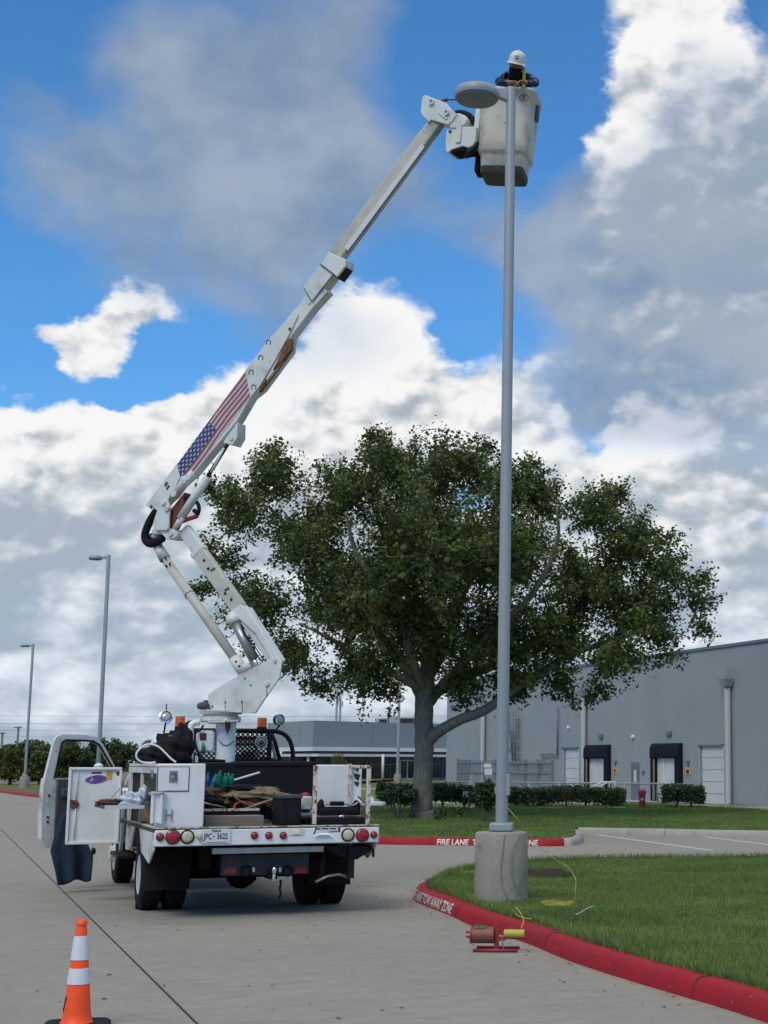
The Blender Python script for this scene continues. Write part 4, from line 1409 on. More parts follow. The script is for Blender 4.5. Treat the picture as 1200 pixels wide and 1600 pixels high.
# ------------------------------------------------------------------ lamp poles
def light_pole(name, label, base, ztop, arm_dir, lens_r, zbase=0.13, base_r=0.30, base_h=0.76, detail=True, arm=0.28, r0=0.070, r1=0.058, group='light poles'):
    e = tag(empty(name, (base[0], base[1], zbase)), label, 'light pole', group)
    H = ztop - zbase
    rs_ = random.Random(5)
    prof = [(base_r * 1.0, -0.3), (base_r, 0.02), (base_r * 0.995, base_h * .5), (base_r, base_h - 0.03), (base_r - 0.012, base_h - 0.008), (base_r - 0.04, base_h)]
    MB().lathe(prof, (0, 0, 0), n=40).build('concrete_base', M['concrete'], e, smooth=True, auto=35)
    MB().bx(-0.132, 0.132, -0.132, 0.132, base_h + 0.002, base_h + 0.10).build('base_cover', M['pole'], e, bevel=0.02)
    p = MB().lathe([(r0, base_h + 0.05), (r0 * .99, base_h + 1), (r1, H - 0.02), (r1 * 0.9, H)], (0, 0, 0), n=24).build('pole_shaft', M['pole'], e, smooth=True, auto=40)
    if detail:
        MB().bx(r0 * 0.55, r0 + 0.022, -0.05, 0.05, base_h + 0.40, base_h + 0.64).build('hand_hole_cover', M['pole'], p, bevel=0.008)
        MB().bx(-r0 - 0.012, -r0 * .7, -0.02, 0.02, base_h + 0.42, base_h + 0.50).build('strap_lug', M['pole'], p, bevel=0.004)
    d = Vector(arm_dir).normalized()
    s = Vector((-d.y, d.x, 0))
    za = H - 0.10
    m_ = MB()
    m_.prism([Vector((0, 0, za)) + d * a + s * b + Vector((0, 0, c)) for a, b, c in ((r1 * .7, -.045, -.085), (arm * 0.98, -.045, -.045), (arm * 0.98, -.045, .035), (r1 * .7, -.045, .06))], s * 0.09)
    m_.build('arm', M['pole'], e, bevel=0.01)
    cc = Vector((0, 0, za - 0.02)) + d * (arm + lens_r * 0.96)
    hs = MB().lathe([(lens_r * .80, -.045), (lens_r * .97, -.04), (lens_r, -.02), (lens_r * .99, .035), (lens_r * .90, .075), (lens_r * .6, .105), (lens_r * .25, .118), (0.01, .12)], cc, n=36).build('luminaire', M['pole'], e, smooth=True, auto=60)
    MB().lathe([(lens_r * .15, -.062), (lens_r * .5, -.061), (lens_r * .82, -.059), (lens_r * .825, -.03)], cc, n=32).build('lens', M['grimyglass'], hs)
    MB().lathe([(lens_r * .83, -.066), (lens_r * .90, -.064), (lens_r * .90, -.035), (lens_r * .83, -.035)], cc, n=36).build('lens_ring', M['greymetal'], hs, smooth=True, auto=40)
    return e


PB = gnd(783, 1408, 0.15)
PD = PB.y + 0.30
pb = at(783, 1330, PD)
ptop = at(798.5, 137, PD)
# the shaft leans very slightly, as photographed: place the foot and tilt the whole lamp
lp = light_pole('light_pole', 'tall grey lamp pole with round head being serviced beside the bucket', (pb.x, PD), ptop.z, (-1, -0.1, 0), 0.272, arm=0.155)
lean = math.atan2(ptop.x - pb.x, ptop.z)
lp.rotation_euler = (0, lean, 0)
print('POLE', pb, ptop, lean)
for px, pyt, D, lb in ((170, 867, 61, 'grey lamp pole rising behind the open cab door'), (52, 1006, 96, 'farthest grey lamp pole at the left on a concrete base')):
    t = at(px, pyt, D)
    bxp = at(px - (18 if D < 80 else 14), 1230, D)
    o = light_pole('light_pole', lb, (bxp.x, D), t.z, (-1, 0.15, 0), 0.27, base_h=0.72, detail=False, arm=0.30, r0=0.085, r1=0.075)
    o.rotation_euler = (0, math.atan2(t.x - bxp.x, t.z), 0)
t = at(624, 1098, 130)
light_pole('light_pole', 'grey lamp pole standing before the office entrance', (at(621, 1222, 130).x, 130), t.z + 1.6, (1, 0.2, 0), 0.3, zbase=0.0, detail=False, arm=0.3, r0=0.13, r1=0.11)

# ------------------------------------------------------------------ bucket truck
TC = Vector((-3.612, 17.077, 0))
YAW = math.radians(23.2)
truck = empty('bucket_truck', TC, YAW)
tag(truck, 'white utility bucket truck with raised boom and open left doors', 'truck')
TM = Matrix.Translation(TC) @ Matrix.Rotation(YAW, 4, 'Z')
TI = TM.inverted()
FWD = TM.to_3x3() @ Vector((0, 1, 0))


def loc(px, py, ly):
    """truck-local point seen at a pixel, ly metres ahead of the tail"""
    r = ray(px, py)
    o = Vector((0, 0, CAMH))
    p0 = TM @ Vector((0, ly, 0))
    t = (p0 - o).dot(FWD) / r.dot(FWD)
    return TI @ (o + r * t)


def T(name, m_, mat, parent=None, **k):
    return m_.build(name, M[mat] if isinstance(mat, str) else mat, parent or truck, **k)


HWD = 1.22
ZD, ZB = 0.965, 0.78      # deck top, tail panel bottom
# tail panel and deck
tail = T('tail_panel', MB().bx(-HWD, HWD, 0.0, 0.05, ZB, ZD - 0.012), 'paint', bevel=0.012)
T('deck', MB().bx(-HWD, HWD, 0.004, 3.55, ZD - 0.045, ZD), 'deck', bevel=0.006)
T('deck_edge', MB().bx(-HWD, HWD, 0.006, 0.06, ZD + 0.001, ZD + 0.012), 'paint_rust')
T('side_return', MB().bx(-HWD, -HWD + 0.03, 0.05, 0.16, ZB, ZD - 0.05), 'paint_rust', bevel=0.004)
for k in range(6):
    y = 0.35 + k * 0.6
    T('cross_member', MB().bx(-1.05, 1.05, y, y + 0.08, ZD - 0.16, ZD - 0.05), 'chassis')


def lamp(px, py, rpx, mat, ring=0.012, name='tail_light', ly=0.0):
    c = loc(px, py, ly)
    r = rpx / 136.0
    o = MB().lathe([(r * 1.0, -0.002), (r, 0.018), (r * .85, 0.026), (r * .4, 0.030), (0.002, 0.031)], (c.x, 0, c.z), (0, -1, 0), 24).build(name, M[mat], tail, smooth=True, auto=50)
    MB().lathe([(r + ring, -0.002), (r + ring, 0.013), (r + ring * .3, 0.017), (r * 0.97, 0.014), (r * 0.97, -0.002)], (c.x, 0, c.z), (0, -1, 0), 24).build('grommet', M['rubber'], o, smooth=True, auto=40)
    return o


lamp(250, 1308, 5.0, 'redlens', 0.006)
lamp(270, 1308, 9.6, 'redlens', 0.008)
lamp(292.5, 1307.5, 8.0, 'clearlens', 0.016, 'reversing_light')
for x in (397.5, 420, 442.5):
    lamp(x, 1305.5, 4.6, 'redlens', 0.006, 'marker_light')
lamp(543.5, 1304.5, 8.0, 'clearlens', 0.016, 'reversing_light')
lamp(566, 1305, 9.2, 'redlens', 0.008)
lamp(584, 1304.5, 4.6, 'redlens', 0.006)
# number plate
c = loc(337.5, 1306.5, 0.0)
pl = MB().box((c.x, -0.012, c.z), (0.305, 0.006, 0.152)).build('number_plate', M['plate'], tail, bevel=0.003)
fr = lambda x, z, y=-0.0165: frame((c.x + x, y, c.z + z), (1, 0, 0), (0, 0, 1))
put_text('plate_state', 'TEXAS', 0.032, fr(0.0, 0.055), M['ink'], pl, bold=0.0012, spacing=1.1)
put_text('plate_number', 'JPC', 0.088, fr(-0.087, -0.004), M['ink'], pl, bold=0.001, sx=0.66)
put_text('plate_number', '3622', 0.088, fr(0.063, -0.004), M['ink'], pl, bold=0.001, sx=0.66)
MB().lathe([(0.009, 0), (0.008, 0.002)], (c.x - 0.024, -0.0155, c.z - 0.004), (0, -1, 0), 8).build('plate_mark', M['ink'], pl)
MB().bx(c.x - 0.10, c.x + 0.11, -0.0165, -0.0155, c.z - 0.066, c.z - 0.060).build('plate_print', M['greyplastic'], pl)
b = loc(311, 1306.5, 0)
MB().lathe([(0.036, 0), (0.036, 0.02), (0.028, 0.035), (0.018, 0.05)], (b.x, 0.0, b.z), (0, -1, 0), 6).build('hitch_bolt', M['clearlens'], tail)
# small plate lamp housing, torn sticker
c2 = loc(463, 1300, 0)
q = MB().box((c2.x, -0.004, c2.z), (0.17, 0.008, 0.075)).build('lamp_bracket', M['paint_worn'], tail, bevel=0.003)
MB().box((c2.x, -0.012, c2.z), (0.075, 0.012, 0.045)).build('plate_lamp', M['whiteplastic'], q, bevel=0.003)
c3 = loc(511, 1300, 0)
s3 = MB().prism([(c3.x + a_, -0.003, c3.z + z_) for a_, z_ in ((-.135, .05), (.14, .055), (.145, -.0), (.05, .004), (-.02, .0), (-.08, -.01), (-.15, -.02))], (0, .002, 0)).build('bumper_sticker', M['plate'], tail)
MB().prism([(c3.x + a_, -0.012 - .02 * k_, c3.z + z_) for a_, z_, k_ in ((-.17, -.035, 1), (-.09, -.012, 0), (.0, -.005, 0), (.07, -.045, 1), (.0, -.03, 1), (-.08, -.028, 1))], (0, .004, 0)).build('sticker_flap', M['whiteplastic'], s3)
for x0_, x1_ in ((-.125, -.075), (-.06, .015), (.03, .10)):
    MB().bx(c3.x + x0_, c3.x + x1_, -.0055, -.004, c3.z + .028, c3.z + .044).build('sticker_print', M['greyplastic'], s3)
for q_ in (((-.13, .05), (-.115, .05), (-.14, -.015), (-.155, -.02)), ((.12, .05), (.142, .052), (.147, -.005), (.13, .0)), ((.02, .006), (.13, .012), (.13, .004), (.02, -.001))):
    MB().prism([(c3.x + a_, -.0055, c3.z + z_) for a_, z_ in q_], (0, .001, 0)).build('sticker_print', M['ink'], s3)

# under the tail: step bar, hitch beam, receiver, tow loops, reflectors
a, b = loc(330, 1329, 0.15), loc(503, 1329, 0.15)
T('step_bar', MB().bx(a.x, b.x, 0.06, 0.16, a.z - 0.035, a.z + 0.03), 'steel', bevel=0.005)
a, b = loc(346, 1335, 0.30), loc(481, 1365, 0.30)
hb_ = T('hitch_beam', MB().bx(a.x, b.x, 0.25, 0.36, b.z, a.z), pm('hitch_blue', (0.016, 0.022, 0.034), 0.6, spots=(RUST, 6, 0.6, 0.75)), bevel=0.01)
for x, y, col in ((360, 1360.5, 'redlens'), (470, 1359.5, 'redlens')):
    q = loc(x, y, 0.25)
    MB().prism([(q.x - .075, .245, q.z - .03), (q.x + .075, .245, q.z - .03), (q.x + .05, .245, q.z + .035), (q.x - .05, .245, q.z + .035)], (0, 0.006, 0)).build('reflector', M[col], hb_)
for x in (396, 438):
    q = loc(x, 1359, 0.24)
    MB().box((q.x, 0.243, q.z), (0.03, 0.008, 0.05)).build('clip', M['whiteplastic'], hb_)
for x in (385, 449.5):
    q = loc(x, 1361, 0.22)
    P_ = [(q.x + 0.052 * math.cos(t), 0.22, q.z + 0.052 * math.sin(t)) for t in [k * 2 * math.pi / 14 for k in range(15)]]
    MB().tube(P_, 0.013, 8).build('tow_loop', M['chassis'], hb_, smooth=True)
q = loc(427, 1368, 0.16)
MB().bx(q.x - 0.045, q.x + 0.045, 0.16, 0.45, q.z - 0.04, q.z + 0.05).build('receiver', M['chassis'], hb_, bevel=0.006)
MB().lathe([(0.018, -.04), (0.02, 0), (0.014, .02), (0.026, .045), (0.03, .065), (0.022, .09), (0.004, .1)], (q.x, 0.12, q.z), n=14).build('tow_ball', M['chrome'], hb_, smooth=True)
MB().bx(q.x - 0.035, q.x + 0.035, 0.06, 0.18, q.z - 0.055, q.z - 0.035).build('ball_mount', M['steel'], hb_)
for k, dx in enumerate((0.09,)):
    P_ = [(q.x + dx + 0.02 * math.sin(t * 3), 0.2, q.z - 0.05 - 0.05 * t) for t in range(5)]
    MB().tube(P_, 0.012, 6).build('safety_chain', M['chassis'], hb_, smooth=True)
# mud-flap stays on the right, mud flaps
a, b = loc(508, 1322, 0.3), loc(500, 1378, 0.3)
T('flap_stay', MB().tube([a, b], 0.025, 8), 'black', smooth=True)
a, b = loc(551, 1322, 0.2), loc(545, 1372, 0.2)
T('jack_leg', MB().box((a + b) / 2, (0.07, 0.07, (a - b).length)), 'black', bevel=0.006)
P_ = [loc(x, y, 0.25) for x, y in ((493, 1378), (512, 1369), (530, 1366), (545, 1371))]
T('jack_link', MB().tube(P_, 0.016, 8), 'steel', smooth=True)
a = loc(582, 1322, 0.2)
T('side_skirt', MB().prism([loc(x, y, 0.22) for x, y in ((505, 1322), (582, 1322), (580, 1328), (558, 1343), (545, 1343), (520, 1332))], (0, 0.5, 0)), 'black')
T('bracket', MB().bx(a.x - .012, a.x + .012, 0.15, 0.17, a.z - 0.12, a.z), 'black')
# mud flaps hang just behind the dual wheels
AX_R, AX_F, RW = 1.60, 5.95, 0.395
for sx in (-1, 1):
    x0, x1 = sx * 0.66, sx * 1.17
    P_ = [[(x0, AX_R - 0.50, 0.72), (x1, AX_R - 0.50, 0.72)], [(x0, AX_R - 0.52, 0.45), (x1, AX_R - 0.52, 0.45)], [(x0 + sx * .02, AX_R - 0.54, 0.25), (x1, AX_R - 0.55, 0.25)]]
    m_ = MB()
    m_.prism([P_[0][0], P_[0][1], P_[1][1], P_[2][1], P_[2][0], P_[1][0]], (0, 0.012, 0))
    T('mud_flap', m_, 'rubber')
# frame rails, axle, diff, spare
for sx in (-1, 1):
    T('frame_rail', MB().bx(sx * 0.43 - 0.04, sx * 0.43 + 0.04, 0.35, 6.6, 0.56, 0.76), 'chassis')
    T('leaf_spring', MB().tube([(sx * .52, 0.95, .60), (sx * .52, 1.3, .47), (sx * .52, AX_R, .43), (sx * .52, 1.95, .47), (sx * .52, 2.35, .58)], 0.04, 8), 'chassis')
T('rear_axle', MB().tube([(-1.0, AX_R, RW), (1.0, AX_R, RW)], 0.07, 12).lump((0, AX_R - 0.02, RW), (0.19, 0.2, 0.19), 3, 0.05), 'chassis', smooth=True)
T('front_axle', MB().tube([(-0.9, AX_F, RW - .05), (0.9, AX_F, RW - .05)], 0.06, 10), 'chassis', smooth=True)
T('fuel_tank', MB().bx(-0.36, 0.36, 2.3, 3.4, 0.36, 0.72), 'chassis', bevel=0.05)
T('underbody_shade_box', MB().bx(-1.0, -0.48, 2.25, 3.2, 0.45, 0.74), 'chassis', bevel=0.02)  # this and the like boxes below are added to darken the underside
T('underbody_shade_box', MB().bx(0.48, 1.0, 2.25, 3.2, 0.45, 0.74), 'chassis', bevel=0.02)
T('exhaust_pipe', MB().tube([(0.62, 3.4, 0.5), (0.62, 2.6, 0.5), (0.74, 2.2, 0.6), (0.74, 1.4, 0.72), (0.8, 0.7, 0.6)], 0.04, 10), 'chassis', smooth=True)
T('underbody_shade_box', MB().bx(-0.40, 0.40, 0.75, 2.25, 0.46, 0.86), 'chassis', bevel=0.03)
T('underbody_shade_box', MB().bx(-0.60, 0.60, 2.3, 3.7, 0.31, 0.76), 'chassis', bevel=0.03)  # added low block that deepens the shadow beneath the truck
T('splash_panel', MB().bx(-1.1, -0.6, 2.12, 2.15, 0.45, 0.9), 'chassis')
T('rear_hanger', MB().bx(-0.62, -0.55, 0.45, 0.9, 0.50, 0.9), 'chassis')


def wheel(x_out, y, sx, w, name='wheel', dish=0.03, hub='paint_worn'):
    """outer face at x_out, sx = outward direction"""
    ax = Vector((sx, 0, 0))
    c_ = Vector((x_out, y, RW))
    e = MB().lathe([(RW * .60, -w), (RW * .9, -w), (RW * .985, -w * .88), (RW, -w * .75), (RW, -w * .25), (RW * .985, -w * .12), (RW * .9, 0), (RW * .62, 0.004), (RW * .58, -0.01), (RW * .58, -w + .01)], c_, ax, 40)
    # tread blocks
    for k in range(46):
        a = 2 * math.pi * k / 46
        d = Vector((0, math.cos(a), math.sin(a)))
        R_ = Matrix.Rotation(a, 3, 'X')
        for f in (0.2, 0.5, 0.8):
            p = c_ - ax * (w * f) + d * (RW + 0.002 - (0.004 if f != .5 else 0))
            e.box(p, (w * 0.22, 0.016, 0.034), Matrix(((1, 0, 0), (0, d.y, -d.z), (0, d.z, d.y))))
    o = T('wheel', e, 'rubber', smooth=True, auto=35)
    rim = MB().lathe([(RW * .59, -0.012), (RW * .57, -0.004), (RW * .54, -0.02), (RW * .50, -dish - .02), (RW * .30, -dish - .015), (RW * .26, -dish + .05), (RW * .16, -dish + .06), (0.005, -dish + .06)], c_, ax, 32)
    r = rim.build('rim', M[hub], o, smooth=True, auto=40)
    return o


wheel(-1.175, AX_R, -1, 0.23, dish=0.12)
wheel(-0.90, AX_R, -1, 0.23)
wheel(1.175, AX_R, 1, 0.23, dish=0.12)
wheel(0.90, AX_R, 1, 0.23)
wheel(-1.00, AX_F, -1, 0.24, dish=-0.01)
wheel(1.00, AX_F, 1, 0.24, dish=-0.01)
T('wheel_stud_cover', MB().lathe([(0.05, 0), (0.03, 0.09)], (-1.10, AX_R, RW * .4 - .12), (-1, 0, 0), 8), 'chassis')

# ---- left service box: rear face, walls, open compartment
ZT = 1.645
XL0, XL1 = -1.20, -0.70
sb = T('service_box', MB().bx(XL0, XL1, 0.10, 0.135, ZD + 0.004, ZT), 'paint', bevel=0.01)
MB().bx(XL1 - 0.03, XL1, 0.135, 2.85, ZD + 0.004, ZT).build('inner_wall', M['paint'], sb)
MB().bx(XL0 + 0.005, XL1, 0.14, 2.85, ZT - 0.03, ZT + 0.004).build('top', M['paint_worn'], sb, bevel=0.006)
MB().bx(XL0 + 0.02, XL1 - 0.03, 2.82, 2.85, 0.62, ZT - 0.03).build('front_wall', M['paint_worn'], sb)
MB().bx(XL0 + 0.02, XL1 - 0.03, 0.14, 2.2, ZD + 0.001, ZD + 0.02).build('floor', M['tan'], sb)
MB().bx(XL0 + 0.02, XL1 - 0.03, 2.2, 2.82, 0.62, 0.65).build('floor', M['tan'], sb)
MB().bx(XL1 - 0.05, XL1 - 0.031, 0.14, 2.8, ZD + .05, ZT - .04).build('lining', M['tan'], sb)
MB().bx(XL0 + .05, XL1 - .06, 0.9, 2.15, 1.30, 1.315).build('shelf', M['paint_worn'], sb)
for y0, y1 in ((0.135, 0.20), (1.55, 1.60), (2.62, 2.82)):
    MB().bx(XL0, XL0 + 0.03, y0, y1, (ZD + 0.01) if y0 < 2 else 0.62, ZT - 0.034).build('jamb', M['paint_worn'], sb)
MB().bx(XL0 - 0.002, XL0 + 0.028, 0.21, 2.60, ZT - 0.10, ZT - 0.036).build('header', M['paint_worn'], sb)
r5 = random.Random(5)
for k in range(9):
    y = 0.35 + k * 0.24
    z = ZD + 0.02
    h = r5.uniform(0.1, 0.26)
    MB().box((XL0 + 0.3 + r5.uniform(-.06, .06), y, z + h / 2), (0.2, 0.16, h), r5.uniform(-.4, .4)).build('stored_carton', M[['tan', 'brown', 'darkcloth', 'khaki'][k % 4]], sb, bevel=0.01)
# lower side: wheel arch panel
arch = [(0.10, ZD - .05)]
seg = [(0.12, 0.62), (0.55, 0.50), (1.0, 0.60)]
pts = [(0.07, ZD - .02), (0.07, 0.72), (0.30, 0.56), (0.62, 0.60), (0.95, 0.66)]
R_ = RW + 0.17
arc = [(AX_R + R_ * math.cos(math.radians(t)), RW + R_ * math.sin(math.radians(t))) for t in range(150, 25, -10)]
outl = [(0.07, ZD - .02), (0.07, 0.74), (0.42, 0.585), (0.98, 0.66)] + arc + [(2.20, 0.66), (2.20, ZD - .02)]
T('wheel_arch_panel', MB().prism([(-HWD + 0.002, y, z) for y, z in outl], (0.02, 0, 0)), 'paint_worn', bevel=0.003)
T('wheel_arch_panel', MB().prism([(HWD - 0.022, y, z) for y, z in outl], (0.02, 0, 0)), 'paint_worn', bevel=0.003)
MB().bx(XL0 - 0.012, XL0 + 0.02, 0.2, 2.2, ZD - .02, ZD + .012).build('sill_strip', M['paint_worn'], sb)
# rear face trim: recessed hatch with latch, folding step, hinges
a, b = loc(248, 1199, 0.09), loc(294, 1235.5, 0.09)
hat = MB().bx(a.x, b.x, 0.088, 0.11, b.z, a.z).build('hatch', M['paint'], sb, bevel=0.004)
for x0, x1, z0, z1 in ((a.x - .008, b.x + .008, a.z, a.z + .008), (a.x - .008, b.x + .008, b.z - .008, b.z), (a.x - .008, a.x, b.z, a.z), (b.x, b.x + .008, b.z, a.z)):
    MB().bx(x0, x1, 0.094, 0.12, z0, z1).build('seal', M['rubber'], hat)
c = loc(271, 1214, 0.085)
MB().bx(c.x - .045, c.x + .045, 0.083, 0.09, c.z - .06, c.z + .065).build('latch_plate', M['steel'], hat, bevel=0.003)
MB().tube([(c.x - .025, .078, c.z + .035), (c.x + .025, .078, c.z + .035), (c.x + .025, .070, c.z - .03), (c.x + .0, .066, c.z - .03)], 0.008, 8).build('latch_handle', M['greyplastic'], hat, smooth=True)
MB().tube([(c.x - .012, .08, c.z + .02), (c.x - .012, .08, c.z - .045)], 0.006, 8).build('latch_rod', M['steel'], hat, smooth=True)
# folding step / bracket hanging on the rear face
st_ = MB()
for x in (239.5, 253):
    p, q2 = loc(x, 1238, 0.03), loc(x, 1287, 0.03)
    st_.bx(p.x - .014, p.x + .014, 0.03, 0.085, q2.z, p.z)
p, q2 = loc(246, 1240, 0.04), loc(246, 1286, 0.04)
st_.bx(p.x - .05, p.x + .05, 0.05, 0.075, q2.z, p.z)
stp = st_.build('folding_step', M['paint'], sb, bevel=0.004)
p = loc(247, 1238.5, 0.03)
MB().bx(p.x - .075, p.x + .075, 0.02, 0.085, p.z - .01, p.z + .012).build('step_hinge', M['paint_rust'], stp)
p = loc(264.5, 1273, 0.09)
MB().bx(p.x - .04, p.x - .028, 0.085, 0.1, p.z - .06, p.z + .06).build('hinge', M['steel'], sb)
MB().bx(p.x + .02, p.x + .032, 0.085, 0.1, p.z - .06, p.z + .06).build('hinge', M['steel'], sb)
MB().bx(p.x - .04, p.x + .032, 0.086, 0.098, p.z - .005, p.z + .005).build('hinge_pin', M['steel'], sb)
p = loc(238, 1209, .09)
MB().bx(p.x - .012, p.x + .012, 0.085, 0.1, p.z - .04, p.z + .04).build('hinge', M['steel'], sb)

# ---- open compartment door, standing square to the body
HY = 2.66
hx = XL0 - 0.01
p_t, p_b = loc(147, 1199, HY), loc(147, 1319, HY)
dw_l, dw_r = loc(105, 1259, HY).x, loc(188, 1259, HY).x
z0, z1 = p_b.z, p_t.z
cdoor = T('compartment_door', MB().bx(dw_l, dw_r, HY, HY + 0.035, z0, z1), 'paint', bevel=0.01)
for x0, x1, zz0, zz1 in ((dw_l, dw_r, z1 - .03, z1), (dw_l, dw_r, z0, z0 + .035), (dw_l, dw_l + .03, z0 + .035, z1 - .03), (dw_r - .03, dw_r, z0 + .035, z1 - .03)):
    MB().bx(x0 + .002, x1 - .002, HY - 0.03, HY - 0.001, zz0 + .002, zz1 - .002).build('door_flange', M['paint'], cdoor, bevel=0.004)
c = loc(116.5, 1257, HY - .04)
MB().lathe([(0.055, 0), (0.055, 0.02), (0.035, 0.03)], (c.x, HY - .001, c.z), (0, -1, 0), 12).build('lock_body', M['rust'], cdoor, smooth=True, auto=40)
for dz, zend in ((1, z1 - .06), (-1, z0 + .05)):
    MB().tube([(c.x + .015, HY - .02, c.z + dz * .05), (c.x + .015, HY - .02, zend)], 0.007, 8).build('lock_rod', M['paint_worn'], cdoor, smooth=True)
MB().box((c.x - .02, HY - .03, c.z + .03), (0.07, 0.02, 0.03), Matrix.Rotation(.6, 3, 'Y')).build('lock_lever', M['brown'], cdoor)
for x, y, w_, h_, mt in ((151, 1207.5, .115, .022, 'greyplastic'),):
    p = loc(x, y, HY)
    MB().box((p.x, HY - .002, p.z), (w_, .002, h_)).build('sticker', M[mt], cdoor)
p = loc(150.5, 1218, HY)
# rounded purple racing-style sticker, made as its outline
ell = [(p.x + .12 * math.cos(t) * (1 + .12 * math.cos(2 * t + .5)), HY - .0025, p.z + .052 * math.sin(t) + .012 * math.cos(t)) for t in [k * 2 * math.pi / 22 for k in range(22)]]
s_ = MB().prism(ell, (0, 0.002, 0)).build('purple_sticker', M['purple'], cdoor)
p = loc(171, 1211.5, HY)
MB().box((p.x, HY - .002, p.z), (.068, .002, .105)).build('yellow_sticker', M['yellow'], cdoor)
p = loc(184.5, 1209, HY)
MB().prism([(p.x - .022, HY - .003, p.z + .025), (p.x + .022, HY - .003, p.z + .025), (p.x + .018, HY - .003, p.z - .01), (p.x, HY - .003, p.z - .03), (p.x - .018, HY - .003, p.z - .01)], (0, .002, 0)).build('badge', M['greyplastic'], cdoor)
p = loc(154, 1197, HY + .2)
MB().lump((p.x, HY + .2, p.z), (.055, .04, .035), 2, 0.06).build('white_knob', M['whiteplastic'], cdoor, smooth=True)
# fold-down tray with its stay chain
A_, B_, C_, D_ = loc(150, 1256, 2.3), loc(171, 1266.5, 1.2), loc(224, 1262.5, 1.2), loc(205, 1253, 2.3)
zz_ = (A_.z + B_.z) / 2
y0t, y1t = 1.05, 2.1
tr_x = loc(160, 1262, 1.3).x
tray = T('fold_down_tray', MB().bx(tr_x, XL0 - .005, y0t, y1t, 1.155, 1.175), 'paint', bevel=0.004)
MB().bx(tr_x, XL0 - .01, y0t - .012, y0t - .001, 1.15, 1.19).build('tray_lip', M['whitetrim'], tray)
MB().bx(tr_x - .012, tr_x - .001, y0t, y1t, 1.15, 1.19).build('tray_lip', M['greyplastic'], tray)
MB().tube([(tr_x + .1, 1.9, 1.18), loc(187, 1232, 2.5)], 0.005, 6).build('stay_chain', M['steel'], tray)

# ---- turntable pedestal, control box, pipes behind the cab
TY = 3.15
c = loc(351, 1190, TY)
TX = c.x
ped_top = loc(345, 1126, TY).z
ped = T('pedestal', MB().lathe([(0.19, ZD), (0.19, ZD + .04), (0.128, ZD + .05), (0.128, ped_top)], (TX, TY, 0), n=32), 'paint', smooth=True, auto=40)
for k in range(8):
    a = k * math.pi / 4
    MB().cyl((TX + .16 * math.cos(a), TY + .16 * math.sin(a), ZD + .04), (TX + .16 * math.cos(a), TY + .16 * math.sin(a), ZD + .065), 0.016, n=6).build('base_bolt', M['steel'], ped)
p = loc(356, 1137, TY - .14)
MB().prism([(p.x - .03, TY - .15, p.z + .12), (p.x + .03, TY - .15, p.z + .12), (p.x + .03, TY - .15, p.z), (p.x, TY - .14, p.z - .09), (p.x - .03, TY - .15, p.z)], (0, .03, 0)).build('pedestal_bracket', M['rust'], ped)
col = MB().tube([loc(x, y, TY - .13) for x, y in ((342, 1156), (346, 1162), (354, 1165.5), (362, 1161), (366.5, 1157))], 0.006, 6)
col.build('grease_line', M['greyplastic'], ped, smooth=True)
rt = loc(345, 1119, TY).z
T('turntable', MB().lathe([(0.24, 0), (0.255, 0.015), (0.255, 0.06), (0.22, 0.075), (0.22, 0.10), (0.27, 0.105), (0.27, 0.135), (0.05, 0.137)], (loc(345, 1120, TY).x, TY, ped_top - 0.02), n=36), 'paint_worn', smooth=True, auto=40)
for (x0, x1, y0) in ((325, 352, 1128.5), (353, 374, 1127)):
    T('turntable_guard', MB().tube([loc(x, y, TY - .27) for x, y in ((x0, y0 - 5), (x0 + 2, y0), (x1 - 2, y0), (x1, y0 - 4))], 0.018, 8), 'paint_worn', smooth=True)
a, b = loc(309, 1141, TY - .1), loc(335, 1176, TY - .1)
cb = T('control_box', MB().bx(a.x, b.x, TY - .1, TY + .12, b.z, a.z), 'paint', bevel=0.03)
p = loc(317, 1151, TY - .1)
MB().box((p.x, TY - .105, p.z), (.08, .012, .09)).build('meter', M['brown'], cb, bevel=0.004)
MB().box((p.x, TY - .112, p.z), (.05, .006, .055)).build('meter_face', M['redcloth'], cb)
a, b = loc(293, 1128, TY - .1), loc(303, 1192, TY - .1)
P_ = [loc(x, y, TY) for x, y in ((297.5, 1193), (297.5, 1150), (298, 1136), (303, 1130), (312, 1128.5))]
T('rack_pipe', MB().tube(cr(P_, 4), 0.042, 12), 'paint', smooth=True)
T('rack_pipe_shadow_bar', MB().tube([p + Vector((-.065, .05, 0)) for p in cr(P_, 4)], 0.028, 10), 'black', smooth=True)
P_ = [loc(x, y, TY - .12) for x, y in ((318, 1133), (313, 1141), (305, 1147), (306, 1165), (311, 1182))]
T('hydraulic_hose', MB().tube(cr(P_, 4), 0.014, 8), 'rubber', smooth=True)
P_ = [loc(x, y, TY - .14) for x, y in ((317, 1160), (318, 1168), (317, 1178))]
T('spray_bottle', MB().tube(P_, [0.012, 0.026, 0.028], 10), 'greenwire', smooth=True)
T('valve_handle', MB().tube([loc(320, 1187, TY - .25), loc(330, 1188, TY - .25), loc(352, 1189.5, TY - .25)], [0.012, 0.02, 0.02], 8), 'black', smooth=True)
T('valve_bank', MB().bx(loc(304, 1200, TY).x, loc(334, 1200, TY).x, TY - .05, TY + .2, ZD, 1.6), 'chassis', bevel=0.02)
T('winch_post', MB().bx(loc(303, 1200, TY).x, loc(307, 1200, TY).x, TY - .1, TY - .06, ZD, 1.75), 'paint_worn')
p = loc(316, 1103, TY)
T('rotation_motor', MB().lathe([(0.045, -.06), (0.05, 0), (0.05, .10), (0.03, .13)], p, (0.35, -1, 0), 14), 'greyplastic', smooth=True, auto=40)
